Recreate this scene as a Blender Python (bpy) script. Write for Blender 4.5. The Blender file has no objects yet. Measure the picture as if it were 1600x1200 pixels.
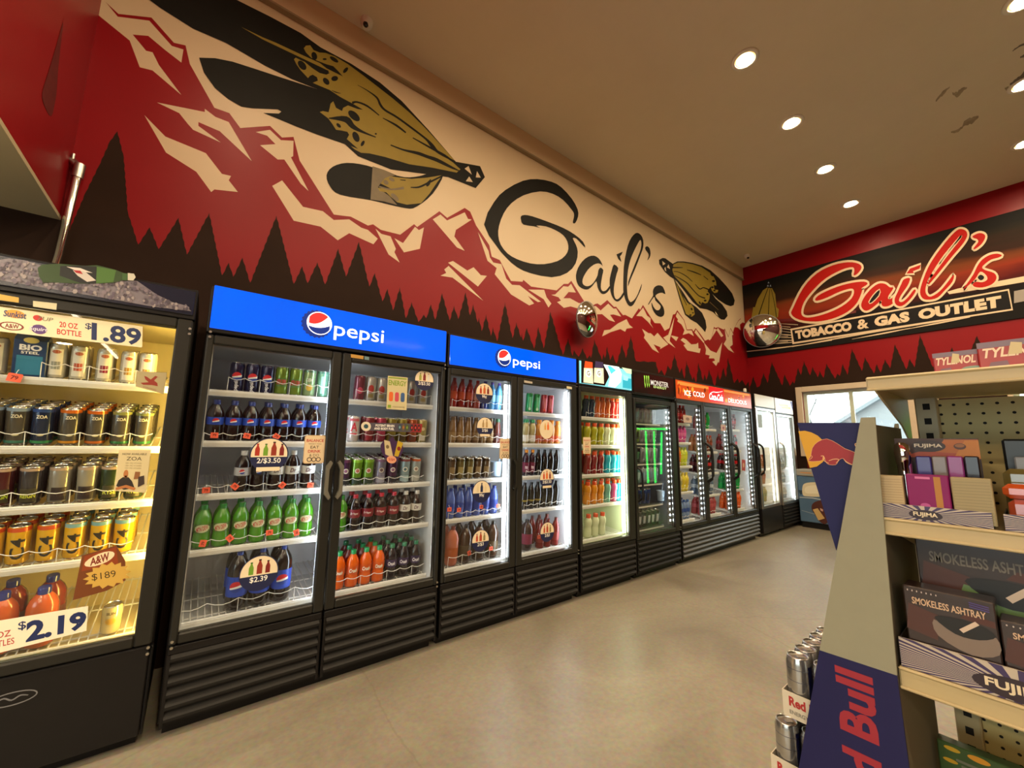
import bpy, math, random
import numpy as np
from mathutils import Vector, Matrix
from mathutils.geometry import tessellate_polygon

random.seed(7)
SC = bpy.context.scene
COL = SC.collection

# ------------------------------------------------------------------ camera
F_PX, CAM_H = 625.0, 1.29
YAW, PITCH, ROLL = (math.radians(a) for a in (37.907, 8.162, 0.761))


def cam_axes():
    cy, sy, cp, sp = math.cos(YAW), math.sin(YAW), math.cos(PITCH), math.sin(PITCH)
    fw = Vector((sy * cp, cy * cp, sp))
    rt = Vector((cy, -sy, 0))
    up = rt.cross(fw)
    c, s = math.cos(ROLL), math.sin(ROLL)
    return c * rt + s * up, -s * rt + c * up, fw


RT, UP, FW = cam_axes()
cam_data = bpy.data.cameras.new('camera')
cam = bpy.data.objects.new('camera', cam_data)
COL.objects.link(cam)
cam.matrix_world = Matrix(((RT.x, UP.x, -FW.x, 0), (RT.y, UP.y, -FW.y, 0), (RT.z, UP.z, -FW.z, CAM_H), (0, 0, 0, 1)))
cam_data.sensor_width = 36.0
cam_data.lens = F_PX / 1600 * 36.0
cam_data.clip_start = 0.02
SC.camera = cam

# ------------------------------------------------------------------ world and exposure
world = bpy.data.worlds.new('daylight')
SC.world = world
world.use_nodes = True
bg = world.node_tree.nodes['Background']
bg.inputs['Color'].default_value = (0.93, 0.98, 1.0, 1)
bg.inputs['Strength'].default_value = 5.0
SC.view_settings.view_transform = 'Standard'
SC.view_settings.look = 'None'
SC.view_settings.exposure = 0.0
SC.view_settings.gamma = 1.0
SC.view_settings.use_curve_mapping = False
SC.cycles.max_bounces = 8
SC.cycles.diffuse_bounces = 4
SC.cycles.glossy_bounces = 3
SC.cycles.transmission_bounces = 4
SC.cycles.transparent_max_bounces = 12
SC.cycles.caustics_reflective = False
SC.cycles.caustics_refractive = False
SC.cycles.sample_clamp_indirect = 4.0

DOWNLIGHT = 350.0      # radiance of a recessed downlight lens
LED = 22.0             # radiance of a cooler light strip

# main planes of the shop, metres: x along the mural wall, y towards it
YF, YW, XE, ZC = 2.43, 3.15, 8.15, 4.73   # cooler fronts, mural wall, end wall, ceiling
XS, ZS = -0.705, 2.46                      # header wall over the entrance side, its underside
XB, YR = -4.5, -4.6                        # unseen back and right walls


def ray(px, py):
    return RT * ((px - 800) / F_PX) - UP * ((py - 600) / F_PX) + FW


def at_y(y, px, py):
    d = ray(px, py)
    return Vector((d.x, d.y, d.z)) * (y / d.y) + Vector((0, 0, CAM_H))


def at_x(x, px, py):
    d = ray(px, py)
    return d * (x / d.x) + Vector((0, 0, CAM_H))


def at_z(z, px, py):
    d = ray(px, py)
    return d * ((z - CAM_H) / d.z) + Vector((0, 0, CAM_H))


# ------------------------------------------------------------------ materials
MATS = {}


def lin(c):
    if isinstance(c, str):
        c = [int(c[i:i + 2], 16) / 255 for i in (0, 2, 4)]
        c = [v / 12.92 if v <= 0.04045 else ((v + 0.055) / 1.055) ** 2.4 for v in c]
    return (c[0], c[1], c[2], 1)


def mat(name, color, rough=0.5, metal=0.0, emit=0.0, coat=0.0, noise=0.0, scale=8.0, bump=0.0, spec=0.5, ecol=None):
    """Principled material; noise mottles the colour, bump roughens the surface."""
    if name in MATS:
        return MATS[name]
    m = bpy.data.materials.new(name)
    m.use_nodes = True
    nt = m.node_tree
    b = nt.nodes['Principled BSDF']
    b.inputs['Base Color'].default_value = lin(color)
    b.inputs['Roughness'].default_value = rough
    b.inputs['Metallic'].default_value = metal
    b.inputs['Specular IOR Level'].default_value = spec
    b.inputs['Coat Weight'].default_value = coat
    b.inputs['Coat Roughness'].default_value = 0.06
    if emit:
        b.inputs['Emission Color'].default_value = lin(ecol or color)
        b.inputs['Emission Strength'].default_value = emit
    if noise or bump:
        tc = nt.nodes.new('ShaderNodeTexCoord')
        nz = nt.nodes.new('ShaderNodeTexNoise')
        nz.inputs['Scale'].default_value = scale
        nz.inputs['Detail'].default_value = 6
        nt.links.new(tc.outputs['Object'], nz.inputs['Vector'])
        if noise:
            mx = nt.nodes.new('ShaderNodeMix')
            mx.data_type = 'RGBA'
            c = lin(color)
            mx.inputs['A'].default_value = tuple(v * (1 - noise) for v in c[:3]) + (1,)
            mx.inputs['B'].default_value = tuple(min(1, v * (1 + noise)) for v in c[:3]) + (1,)
            nt.links.new(nz.outputs['Fac'], mx.inputs['Factor'])
            nt.links.new(mx.outputs['Result'], b.inputs['Base Color'])
        if bump:
            bp = nt.nodes.new('ShaderNodeBump')
            bp.inputs['Strength'].default_value = bump
            bp.inputs['Distance'].default_value = 0.01
            nt.links.new(nz.outputs['Fac'], bp.inputs['Height'])
            nt.links.new(bp.outputs['Normal'], b.inputs['Normal'])
    MATS[name] = m
    return m


def glass_mat(name, tint=(1, 1, 1), ior=1.5, rough=0.0, gain=1.0):
    if name in MATS:
        return MATS[name]
    m = bpy.data.materials.new(name)
    m.use_nodes = True
    nt = m.node_tree
    nt.nodes.remove(nt.nodes['Principled BSDF'])
    out = nt.nodes['Material Output']
    tr = nt.nodes.new('ShaderNodeBsdfTransparent')
    tr.inputs['Color'].default_value = (*tint, 1)
    gl = nt.nodes.new('ShaderNodeBsdfGlossy')
    gl.inputs['Roughness'].default_value = rough
    fr = nt.nodes.new('ShaderNodeFresnel')
    fr.inputs['IOR'].default_value = ior
    mx = nt.nodes.new('ShaderNodeMixShader')
    ml = nt.nodes.new('ShaderNodeMath')
    ml.operation = 'MULTIPLY'
    ml.inputs[1].default_value = gain
    ml.use_clamp = True
    geo = nt.nodes.new('ShaderNodeNewGeometry')                 # thin sheet: same reflection on both faces
    im = nt.nodes.new('ShaderNodeMix')
    im.inputs['A'].default_value = ior
    im.inputs['B'].default_value = 1 / ior
    nt.links.new(geo.outputs['Backfacing'], im.inputs['Factor'])
    nt.links.new(im.outputs['Result'], fr.inputs['IOR'])
    nt.links.new(fr.outputs['Fac'], ml.inputs[0])
    nt.links.new(ml.outputs[0], mx.inputs['Fac'])
    nt.links.new(tr.outputs[0], mx.inputs[1])
    nt.links.new(gl.outputs[0], mx.inputs[2])
    nt.links.new(mx.outputs[0], out.inputs['Surface'])
    MATS[name] = m
    return m


def flat(hexcol):
    """printed colour"""
    return mat('print_' + hexcol, hexcol, 0.45)


def gloss(hexcol):
    """shiny plastic or filled bottle of this colour"""
    return mat('gloss_' + hexcol, hexcol, 0.18, coat=0.5)


def lit(hexcol, k=1.0):
    """backlit print"""
    return mat('lit_%s_%g' % (hexcol, k), hexcol, 0.25, emit=k)


# ------------------------------------------------------------------ mesh builder
class MB:
    def __init__(self):
        self.v, self.f, self.mi, self.sm, self.mats = [], [], [], [], []

    def slot(self, m):
        if m not in self.mats:
            self.mats.append(m)
        return self.mats.index(m)

    def add(self, vs, fs, m, smooth=False):
        o = len(self.v)
        self.v += [tuple(p) for p in vs]
        k = self.slot(m)
        for f in fs:
            self.f.append(tuple(i + o for i in f))
            self.mi.append(k)
            self.sm.append(smooth)
        return self

    def box(self, a, b, m, bev=0.0):
        (x0, y0, z0), (x1, y1, z1) = a, b
        x0, x1 = min(x0, x1), max(x0, x1)
        y0, y1 = min(y0, y1), max(y0, y1)
        z0, z1 = min(z0, z1), max(z0, z1)
        if bev <= 0:
            vs = [(x, y, z) for z in (z0, z1) for y in (y0, y1) for x in (x0, x1)]
            fs = [(0, 2, 3, 1), (4, 5, 7, 6), (0, 1, 5, 4), (2, 6, 7, 3), (0, 4, 6, 2), (1, 3, 7, 5)]
            return self.add(vs, fs, m)
        e = min(bev, (x1 - x0) / 2.01, (y1 - y0) / 2.01, (z1 - z0) / 2.01)
        vs, idx = [], {}
        X, Y, Z = (x0, x1), (y0, y1), (z0, z1)
        s = (1, -1)
        for i in (0, 1):
            for j in (0, 1):
                for k in (0, 1):
                    for ax in range(3):
                        p = [X[i] + s[i] * e, Y[j] + s[j] * e, Z[k] + s[k] * e]
                        p[ax] = (X[i], Y[j], Z[k])[ax]
                        idx[(i, j, k, ax)] = len(vs)
                        vs.append(p)
        fs = []
        for ax in range(3):
            o1, o2 = [t for t in range(3) if t != ax]
            for e1 in (0, 1):
                q = []
                for (u, w) in ((0, 0), (1, 0), (1, 1), (0, 1)):
                    c = [0, 0, 0]
                    c[ax], c[o1], c[o2] = e1, u, w
                    q.append(idx[(*c, ax)])
                fs.append(tuple(q))
            for u in (0, 1):                       # edges along ax
                for w in (0, 1):
                    c0, c1 = [0, 0, 0], [0, 0, 0]
                    c0[o1] = c1[o1] = u
                    c0[o2] = c1[o2] = w
                    c1[ax] = 1
                    fs.append((idx[(*c0, o1)], idx[(*c1, o1)], idx[(*c1, o2)], idx[(*c0, o2)]))
        for i in (0, 1):
            for j in (0, 1):
                for k in (0, 1):
                    fs.append(tuple(idx[(i, j, k, a)] for a in range(3)))
        return self.add(vs, fs, m)

    def lathe(self, prof, m, n=20, c=(0, 0, 0), cap0=True, cap1=True, axis='z', smooth=True):
        """prof: list of (radius, height)"""
        vs, fs = [], []
        for r, h in prof:
            for k in range(n):
                a = 2 * math.pi * k / n
                p = (r * math.cos(a), r * math.sin(a), h)
                if axis == 'x':
                    p = (p[2], p[0], p[1])
                elif axis == 'y':
                    p = (p[1], p[2], p[0])
                vs.append((p[0] + c[0], p[1] + c[1], p[2] + c[2]))
        for i in range(len(prof) - 1):
            for k in range(n):
                k2 = (k + 1) % n
                fs.append((i * n + k, i * n + k2, (i + 1) * n + k2, (i + 1) * n + k))
        self.add(vs, fs, m, smooth)
        caps = []
        if cap0:
            caps.append(tuple(reversed(range(n))))
        if cap1:
            o = (len(prof) - 1) * n
            caps.append(tuple(range(o, o + n)))
        if caps:
            self.add(vs, caps, m, False)
        return self

    def tube(self, pts, r, m, n=8, closed=False):
        pts = [Vector(p) for p in pts]
        rs = r if isinstance(r, (list, tuple)) else [r] * len(pts)
        vs, fs = [], []
        L = len(pts)
        for i, p in enumerate(pts):
            if closed:
                t = pts[(i + 1) % L] - pts[i - 1]
            else:
                t = pts[min(i + 1, L - 1)] - pts[max(i - 1, 0)]
            t.normalize()
            u = t.cross(Vector((0, 0, 1)) if abs(t.z) < 0.9 else Vector((1, 0, 0))).normalized()
            w = t.cross(u)
            for k in range(n):
                a = 2 * math.pi * k / n
                vs.append(p + (u * math.cos(a) + w * math.sin(a)) * rs[i])
        for i in range(L if closed else L - 1):
            j = (i + 1) % L
            for k in range(n):
                k2 = (k + 1) % n
                fs.append((i * n + k, i * n + k2, j * n + k2, j * n + k))
        self.add(vs, fs, m, True)
        if not closed:
            self.add(vs, [tuple(reversed(range(n))), tuple(range((L - 1) * n, L * n))], m)
        return self

    def prism(self, pts2, to3, d, m, side=None):
        """closed outline pts2 mapped by to3(u, v, depth) and extruded from 0 to d"""
        tris = tess(pts2)
        n = len(pts2)
        a = [to3(u, v, 0) for u, v in pts2]
        b = [to3(u, v, d) for u, v in pts2]
        self.add(a, tris, m)
        self.add(b, [tuple(reversed(t)) for t in tris], m)
        self.add(a + b, [(i, (i + 1) % n, n + (i + 1) % n, n + i) for i in range(n)], side or m)
        return self

    def poly(self, pts2, to3, m):
        """flat outline"""
        return self.add([to3(u, v) for u, v in pts2], tess(pts2), m)

    def text(self, s, to3, m, h=1.0, w=None, u=0.0, v=0.0, align='C', bold=0.0, shear=0.0, rot=0.0, fine=0.0):
        vs, fs = text_geo(s, bold, shear)
        if not vs:
            return self
        x0, x1 = min(p[0] for p in vs), max(p[0] for p in vs)
        y0, y1 = min(p[1] for p in vs), max(p[1] for p in vs)
        k = h / max(1e-6, y1 - y0)
        kx = k if w is None else w / (x1 - x0)
        wid = (x1 - x0) * kx
        ox = {'C': -wid / 2, 'L': 0, 'R': -wid}[align]
        c, sn = math.cos(rot), math.sin(rot)
        out = []
        for p in vs:
            a, b = ox + (p[0] - x0) * kx, (p[1] - y0) * k - h / 2
            out.append((u + a * c - b * sn, v + a * sn + b * c))
        if fine:
            out, fs = refine(out, fs, fine)
        return self.add([to3(*p) for p in out], fs, m)

    def build(self, name, parent=None, loc=None):
        me = bpy.data.meshes.new(name)
        me.from_pydata(self.v, [], self.f)
        for m in self.mats:
            me.materials.append(m)
        me.polygons.foreach_set('material_index', self.mi)
        me.polygons.foreach_set('use_smooth', self.sm)
        me.update()
        o = bpy.data.objects.new(name, me)
        COL.objects.link(o)
        if parent:
            o.parent = parent
        if loc:
            o.location = loc
        return o


def refine(pts, fs, step):
    """split triangles until no edge is longer than step, so lettering can follow a curved surface"""
    pts, todo, done = list(pts), [], []
    for f in fs:
        todo += [(f[0], f[i], f[i + 1]) for i in range(1, len(f) - 1)]
    while todo:
        t = todo.pop()
        d = [math.dist(pts[t[i]], pts[t[(i + 1) % 3]]) for i in range(3)]
        k = d.index(max(d))
        if d[k] <= step:
            done.append(t)
            continue
        a, b, c = t[k], t[(k + 1) % 3], t[(k + 2) % 3]
        pts.append(((pts[a][0] + pts[b][0]) / 2, (pts[a][1] + pts[b][1]) / 2))
        n = len(pts) - 1
        todo += [(a, n, c), (n, b, c)]
    return pts, done


def tess(pts2):
    return [tuple(t) for t in tessellate_polygon([[Vector((u, v, 0)) for u, v in pts2]])]


TEXTS = {}


def text_geo(s, bold=0.0, shear=0.0):
    key = (s, bold, shear)
    if key not in TEXTS:
        cu = bpy.data.curves.new('lettering', 'FONT')
        cu.body = s
        cu.offset = bold
        cu.shear = shear
        cu.resolution_u = 3
        cu.fill_mode = 'FRONT'
        ob = bpy.data.objects.new('lettering', cu)
        COL.objects.link(ob)
        dg = bpy.context.evaluated_depsgraph_get()
        me = bpy.data.meshes.new_from_object(ob.evaluated_get(dg))
        TEXTS[key] = ([tuple(v.co[:2]) for v in me.vertices], [tuple(p.vertices) for p in me.polygons])
        bpy.data.objects.remove(ob)
        bpy.data.curves.remove(cu)
        bpy.data.meshes.remove(me)
    return TEXTS[key]


# ------------------------------------------------------------------ outline helpers
def smooth_path(pts, k=4, closed=True):
    """Catmull-Rom through pts"""
    n, out = len(pts), []
    for i in range(n if closed else n - 1):
        p0, p1, p2, p3 = (pts[(i + j) % n] if closed else pts[min(max(i + j, 0), n - 1)] for j in (-1, 0, 1, 2))
        for s in range(k):
            t = s / k
            out.append(tuple(0.5 * (2 * b + (c - a) * t + (2 * a - 5 * b + 4 * c - d) * t * t + (3 * b - a - 3 * c + d) * t ** 3)
                             for a, b, c, d in zip(p0, p1, p2, p3)))
    if not closed:
        out.append(tuple(pts[-1]))
    return out


def brush(pts):
    """outline of a brush stroke: (x, y, width)"""
    p = smooth_path(pts, 4, False)
    L, Rr = [], []
    for i, (x, y, w) in enumerate(p):
        a, b = p[max(i - 1, 0)], p[min(i + 1, len(p) - 1)]
        dx, dy = b[0] - a[0], b[1] - a[1]
        d = math.hypot(dx, dy) or 1
        L.append((x - dy / d * w / 2, y + dx / d * w / 2))
        Rr.append((x + dy / d * w / 2, y - dx / d * w / 2))
    return L + Rr[::-1]


def ring_quads(pts, w):
    """a closed band of width w along an outline, as quads"""
    n, inn, out = len(pts), [], []
    for i in range(n):
        a, b = pts[i - 1], pts[(i + 1) % n]
        dx, dy = b[0] - a[0], b[1] - a[1]
        d = math.hypot(dx, dy) or 1
        x, y = pts[i]
        inn.append((x - dy / d * w, y + dx / d * w))
        out.append((x + dy / d * w, y - dx / d * w))
    return inn + out, [(i, (i + 1) % n, n + (i + 1) % n, n + i) for i in range(n)]


def oval(cx, cy, rx, ry, deg=0, n=16):
    c, s = math.cos(math.radians(deg)), math.sin(math.radians(deg))
    return [(cx + rx * math.cos(t) * c - ry * math.sin(t) * s, cy + rx * math.cos(t) * s + ry * math.sin(t) * c)
            for t in (2 * math.pi * k / n for k in range(n))]


def rrect(x0, y0, x1, y1, r, n=4):
    out = []
    for cx, cy, a0 in ((x1 - r, y1 - r, 0), (x0 + r, y1 - r, 90), (x0 + r, y0 + r, 180), (x1 - r, y0 + r, 270)):
        for k in range(n + 1):
            a = math.radians(a0 + 90 * k / n)
            out.append((cx + r * math.cos(a), cy + r * math.sin(a)))
    return out


# ------------------------------------------------------------------ scene bookkeeping
def tag(o, label, cat, group=None):
    o['label'] = label
    o['category'] = cat
    if group:
        o['group'] = group
    return o


def thing(name, label, cat, loc=(0, 0, 0), group=None, rotz=0.0):
    o = bpy.data.objects.new(name, None)
    o.empty_display_size = 0.1
    COL.objects.link(o)
    o.location = loc
    o.rotation_euler = (0, 0, rotz)
    return tag(o, label, cat, group)


def struct(o):
    o['kind'] = 'structure'
    return o


def copy_tree(src, parent=None):
    c = src.copy()
    COL.objects.link(c)
    c.parent = parent
    for ch in src.children:
        copy_tree(ch, c)
    return c


def look(o, label):
    """a part that looks different from the rest of its thing"""
    o['label'] = label
    return o

# ================================================================== the shop's shell
def floor_mat():
    m = mat('polished_concrete', (0.34, 0.275, 0.19), 0.36, spec=0.45)
    nt = m.node_tree
    b = nt.nodes['Principled BSDF']
    tc = nt.nodes.new('ShaderNodeTexCoord')
    big = nt.nodes.new('ShaderNodeTexNoise')
    big.inputs['Scale'].default_value = 1.1
    big.inputs['Detail'].default_value = 8
    big.inputs['Roughness'].default_value = 0.65
    big.inputs['Distortion'].default_value = 0.8
    cr = nt.nodes.new('ShaderNodeValToRGB')
    e = cr.color_ramp.elements
    e[0].position, e[0].color = 0.30, (0.18, 0.155, 0.115, 1)
    e[1].position, e[1].color = 0.72, (0.30, 0.265, 0.20, 1)
    sp = nt.nodes.new('ShaderNodeTexNoise')
    sp.inputs['Scale'].default_value = 45
    sp.inputs['Detail'].default_value = 4
    mx = nt.nodes.new('ShaderNodeMix')
    mx.data_type = 'RGBA'
    mx.blend_type = 'OVERLAY'
    mx.inputs['Factor'].default_value = 0.35
    vo = nt.nodes.new('ShaderNodeTexVoronoi')          # hairline cracks
    vo.feature = 'DISTANCE_TO_EDGE'
    vo.inputs['Scale'].default_value = 0.30
    wob = nt.nodes.new('ShaderNodeMix')
    wob.data_type = 'RGBA'
    wob.inputs['Factor'].default_value = 0.12
    ck = nt.nodes.new('ShaderNodeMath')
    ck.operation = 'LESS_THAN'
    ck.inputs[1].default_value = 0.0012
    ck2 = nt.nodes.new('ShaderNodeMath')
    ck2.operation = 'MULTIPLY'
    ck2.inputs[1].default_value = 0.22
    dk = nt.nodes.new('ShaderNodeMix')
    dk.data_type = 'RGBA'
    dk.inputs['B'].default_value = (0.12, 0.095, 0.065, 1)
    L = nt.links.new
    L(tc.outputs['Object'], big.inputs['Vector'])
    L(tc.outputs['Object'], sp.inputs['Vector'])
    L(tc.outputs['Object'], wob.inputs['A'])
    L(big.outputs['Color'], wob.inputs['B'])
    L(wob.outputs['Result'], vo.inputs['Vector'])
    L(big.outputs['Fac'], cr.inputs['Fac'])
    L(cr.outputs['Color'], mx.inputs['A'])
    L(sp.outputs['Color'], mx.inputs['B'])
    L(vo.outputs['Distance'], ck.inputs[0])
    L(ck.outputs[0], ck2.inputs[0])
    L(ck2.outputs[0], dk.inputs['Factor'])
    L(mx.outputs['Result'], dk.inputs['A'])
    L(dk.outputs['Result'], b.inputs['Base Color'])
    ro = nt.nodes.new('ShaderNodeMapRange')
    ro.inputs['To Min'].default_value = 0.28
    ro.inputs['To Max'].default_value = 0.5
    L(big.outputs['Fac'], ro.inputs['Value'])
    L(ro.outputs[0], b.inputs['Roughness'])
    return m


def ceiling_mat():
    m = mat('ceiling_paint', (0.50, 0.42, 0.30), 0.8)
    nt = m.node_tree
    b = nt.nodes['Principled BSDF']
    tc = nt.nodes.new('ShaderNodeTexCoord')
    nz = nt.nodes.new('ShaderNodeTexNoise')
    nz.inputs['Scale'].default_value = 0.9
    nz.inputs['Detail'].default_value = 7
    nz.inputs['Roughness'].default_value = 0.7
    cr = nt.nodes.new('ShaderNodeMix')
    cr.data_type = 'RGBA'
    cr.inputs['A'].default_value = (0.62, 0.54, 0.42, 1)
    cr.inputs['B'].default_value = (0.74, 0.65, 0.52, 1)
    bp = nt.nodes.new('ShaderNodeBump')
    bp.inputs['Strength'].default_value = 0.25
    bp.inputs['Distance'].default_value = 0.02
    L = nt.links.new
    L(tc.outputs['Object'], nz.inputs['Vector'])
    L(nz.outputs['Fac'], cr.inputs['Factor'])
    L(cr.outputs['Result'], b.inputs['Base Color'])
    L(nz.outputs['Fac'], bp.inputs['Height'])
    L(bp.outputs['Normal'], b.inputs['Normal'])
    return m


CREAM = mat('cream_wall_paint', (0.62, 0.475, 0.30), 0.42, noise=0.05, scale=2.5, bump=0.08)
RED = mat('red_wall_paint', (0.25, 0.0045, 0.008), 0.36, noise=0.06, scale=3.0, bump=0.05, spec=0.18)
TREE = mat('dark_brown_tree_paint', (0.026, 0.013, 0.008), 0.6, noise=0.25, scale=4.0, bump=0.05, spec=.08)
INK = mat('black_wall_paint', (0.010, 0.009, 0.007), 0.5, noise=0.2, scale=6.0, spec=.12)
OLIVE = mat('olive_gold_paint', (0.27, 0.19, 0.022), 0.5, noise=0.12, scale=9.0, spec=.3)
FADE = mat('worn_brown_paint', (0.13, 0.085, 0.025), 0.45, noise=0.3, scale=9.0)
MAROON = mat('dark_maroon_wall_paint', (0.060, 0.014, 0.012), 0.6, noise=.2, scale=2)
PLASTER = mat('beige_soffit_paint', (0.50, 0.43, 0.27), 0.7, noise=0.06, scale=2.0)

m = MB().box((XB, YR, -0.1), (XE + 0.2, YW + 0.2, 0.0), floor_mat())
struct(m.build('floor'))
m = MB().box((XS - 0.15, YR, ZC), (XE + 0.2, YW + 0.2, ZC + 0.1), ceiling_mat())
STAIN = mat('water_stain', (0.33, 0.265, 0.185), 0.8, noise=.5, scale=18)
SOOT = mat('dark_ceiling_scuff', (0.17, 0.14, 0.115), 0.8, noise=.5, scale=18)
rnd = random.Random(21)
for k_, (pts_, mm_) in enumerate((([(1462, 158, 3), (1470, 149, 6), (1478, 141, 5), (1484, 136, 2)], STAIN), ([(1488, 146, 3), (1496, 147, 8), (1504, 140, 7), (1511, 137, 2)], STAIN),
                  ([(1486, 207, 2), (1497, 204, 5), (1503, 199, 4), (1508, 192, 7), (1518, 188, 9), (1529, 182, 3)], STAIN), ([(1582, 80, 2), (1590, 74, 3), (1602, 68, 3)], SOOT),
                  ([(1578, 132, 3), (1588, 126, 6), (1600, 116, 8), (1612, 108, 6)], SOOT), ([(1594, 90, 3), (1606, 84, 5), (1620, 78, 6)], SOOT), ([(1570, 138, 3), (1576, 140, 9), (1584, 136, 3)], STAIN))):
    p_ = smooth_path(pts_, 4, False)
    up_ = [(x, y - w * rnd.uniform(.3, .7)) for x, y, w in p_]
    dn_ = [(x, y + w * rnd.uniform(.3, .7)) for x, y, w in p_]
    q_ = [at_z(ZC - 0.0008 - k_ * .00005, x, y) for x, y in up_ + dn_[::-1]]
    m.add(q_, tess([(v.x, v.y) for v in q_]), mm_)
struct(m.build('ceiling'))
m = MB().box((XB, YR, ZS), (XS, YW, ZS + 0.02), PLASTER)
struct(m.build('ceiling_soffit'))


def scale_pts(pts, x0, y0, s):
    return [(x0 + p[0] * s, y0 + p[1] * s, *[w * s for w in p[2:]]) for p in pts]


ZONES = dict(A=(0, 0, 1 / 3), B=(250, 0, .34375), C=(700, 230, .3), D=(1100, 280, .3125), Z1=(130, 180, .2), Z2=(300, 320, .2),
             Z3=(560, 340, .15), Z4=(680, 400, .15), Z5=(880, 430, .1125), Z6=(1020, 470, .1125), Z7=(1160, 500, .15), Z8=(1360, 480, .15),
             G2=(860, 340, .125), G3=(1010, 380, .12083), G5=(1380, 320, 1 / 6), F1=(430, 50, .13333), F2=(480, 130, .1875), PX=(0, 0, 1))


def zone(z, *pts):
    return scale_pts(pts, *ZONES[z])


def serrate(path, n_per=9.0, amp=0.9):
    """tree outline: fir branches make both flanks of each tree ragged"""
    out = []
    for a, b in zip(path[:-1], path[1:]):
        d = math.hypot(b[0] - a[0], b[1] - a[1])
        n = max(1, int(d / n_per))
        ux, uy = (b[0] - a[0]) / d, (b[1] - a[1]) / d
        out.append(a)
        for k in range(1, n):
            t = k / n
            j = amp if k % 2 else -amp * 0.6
            out.append((a[0] + (b[0] - a[0]) * t - uy * j, a[1] + (b[1] - a[1]) * t + ux * j))
    out.append(path[-1])
    return out


class Mural:
    """paint outlines measured on the photo, laid on a wall plane in metres"""

    def __init__(self, mb, plane, step):
        self.mb, self.plane, self.step, self.k = mb, plane, step, 0

    def paint(self, pts, m, smooth=0):
        if smooth:
            pts = smooth_path(pts, smooth)
        self.k += 1
        d = 0.0012 + self.k * self.step
        q = [self.plane(d, x, y) for x, y in pts]
        flat2 = self.flat2
        self.mb.add(q, tess([flat2(p) for p in q]), m)
        return self

    def band(self, pts, w, m, smooth=0):
        if smooth:
            pts = smooth_path(pts, smooth)
        self.k += 1
        d = 0.0012 + self.k * self.step
        vs, fs = ring_quads(pts, w)
        self.mb.add([self.plane(d, x, y) for x, y in vs], fs, m)
        return self


mw = MB()
mw.box((XB, YW, 0), (XE + 0.2, YW + 0.2, ZC), CREAM)
MU = Mural(mw, lambda d, x, y: at_y(YW - d, x, y), 0.00003)
MU.flat2 = lambda p: (p[0], p[2])

ridge = (zone('A', (485, -60), (485, 0), (555, 65), (710, 82), (815, 200), (870, 213), (890, 300), (1005, 505), (1075, 530)) +
         zone('B', (365, 582), (500, 572), (555, 625), (607, 622), (635, 730), (790, 975), (865, 985)) +
         zone('Z2', (1110, 78), (1240, 92), (1375, 162), (1415, 152), (1475, 195), (1600, 228)) +
         zone('Z3', (240, 127), (435, 178), (580, 68), (612, 98)) + zone('B', (1270, 960), (1305, 990), (1385, 945), (1410, 962), (1437, 1025)) +
         zone('C', (215, 510), (228, 570), (270, 588)) + zone('Z4', (670, 40), (725, 145), (790, 260), (910, 268), (918, 248), (1000, 318),
                                                             (1265, 358), (1340, 290), (1385, 290), (1418, 258), (1550, 470)) +
         zone('Z5', (330, 470), (445, 400), (475, 392), (520, 420), (612, 345), (705, 440), (735, 438), (830, 555), (860, 550), (955, 600),
              (1050, 460), (1070, 480), (1108, 412), (1220, 590), (1270, 665), (1350, 668), (1410, 772), (1475, 735)) +
         zone('Z6', (280, 190), (310, 185), (340, 130), (435, 265), (475, 400), (545, 395), (565, 425), (595, 380), (660, 460), (725, 555),
              (770, 535), (790, 550), (815, 520), (850, 360), (870, 378), (905, 365), (985, 400), (1000, 385), (1050, 495), (1080, 375),
              (1115, 440), (1130, 380), (1190, 270), (1220, 245), (1245, 300), (1340, 330)))
base = [(1190, 760), (1100, 760), (700, 760), (300, 700), (95, 420)]
MU.paint([(130, -60)] + ridge + base + [(80, 345)], RED)

trees = ([(101, 376)] + zone('Z1', (20, 600), (120, 400), (210, 200), (268, 125), (318, 330), (350, 760), (430, 1010), (520, 875), (590, 1045), (745, 800),
              (810, 1088), (985, 762)) +
         zone('Z2', (235, 550), (288, 452), (322, 562), (395, 412), (455, 608), (660, 82), (795, 618), (862, 480), (903, 612), (980, 447),
              (1040, 622), (1143, 342), (1203, 560), (1305, 288), (1385, 638)) +
         zone('Z3', (172, 577), (250, 872), (305, 742), (360, 967), (432, 722), (495, 1047), (555, 878), (625, 1087), (680, 1010), (705, 1047),
              (757, 902), (800, 1062), (873, 787), (950, 1072), (995, 918), (1040, 1057), (1118, 777), (1163, 1017), (1195, 902), (1245, 1092)) +
         zone('Z4', (457, 640), (485, 782), (530, 607), (580, 832), (600, 738), (645, 888), (727, 477), (805, 857), (845, 688), (895, 850),
              (905, 800), (915, 882), (955, 748), (1030, 967), (1075, 737), (1130, 962), (1200, 577), (1330, 1032)) +
         zone('Z5', (70, 868), (130, 1122), (150, 1040), (215, 1132), (270, 1008), (330, 1162), (370, 1110), (385, 1150), (432, 888), (540, 1182), (560, 1090),
              (580, 1152), (612, 988), (650, 1182), (690, 1100), (740, 1232), (820, 958), (870, 1152), (940, 828), (1010, 1192)) +
         zone('Z6', (45, 850), (80, 1010), (120, 958), (165, 1042), (205, 898), (250, 962), (300, 738), (370, 1002), (405, 930), (440, 1082),
              (465, 828), (550, 1102), (570, 1050), (600, 1142), (635, 858), (700, 1112), (720, 1018), (745, 1102), (780, 948), (860, 1192),
              (905, 978), (930, 1102), (985, 928), (1015, 1062), (1045, 788), (1130, 1142), (1180, 1080), (1200, 1142), (1240, 1098), (1290, 1180), (1330, 1120)))
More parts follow.
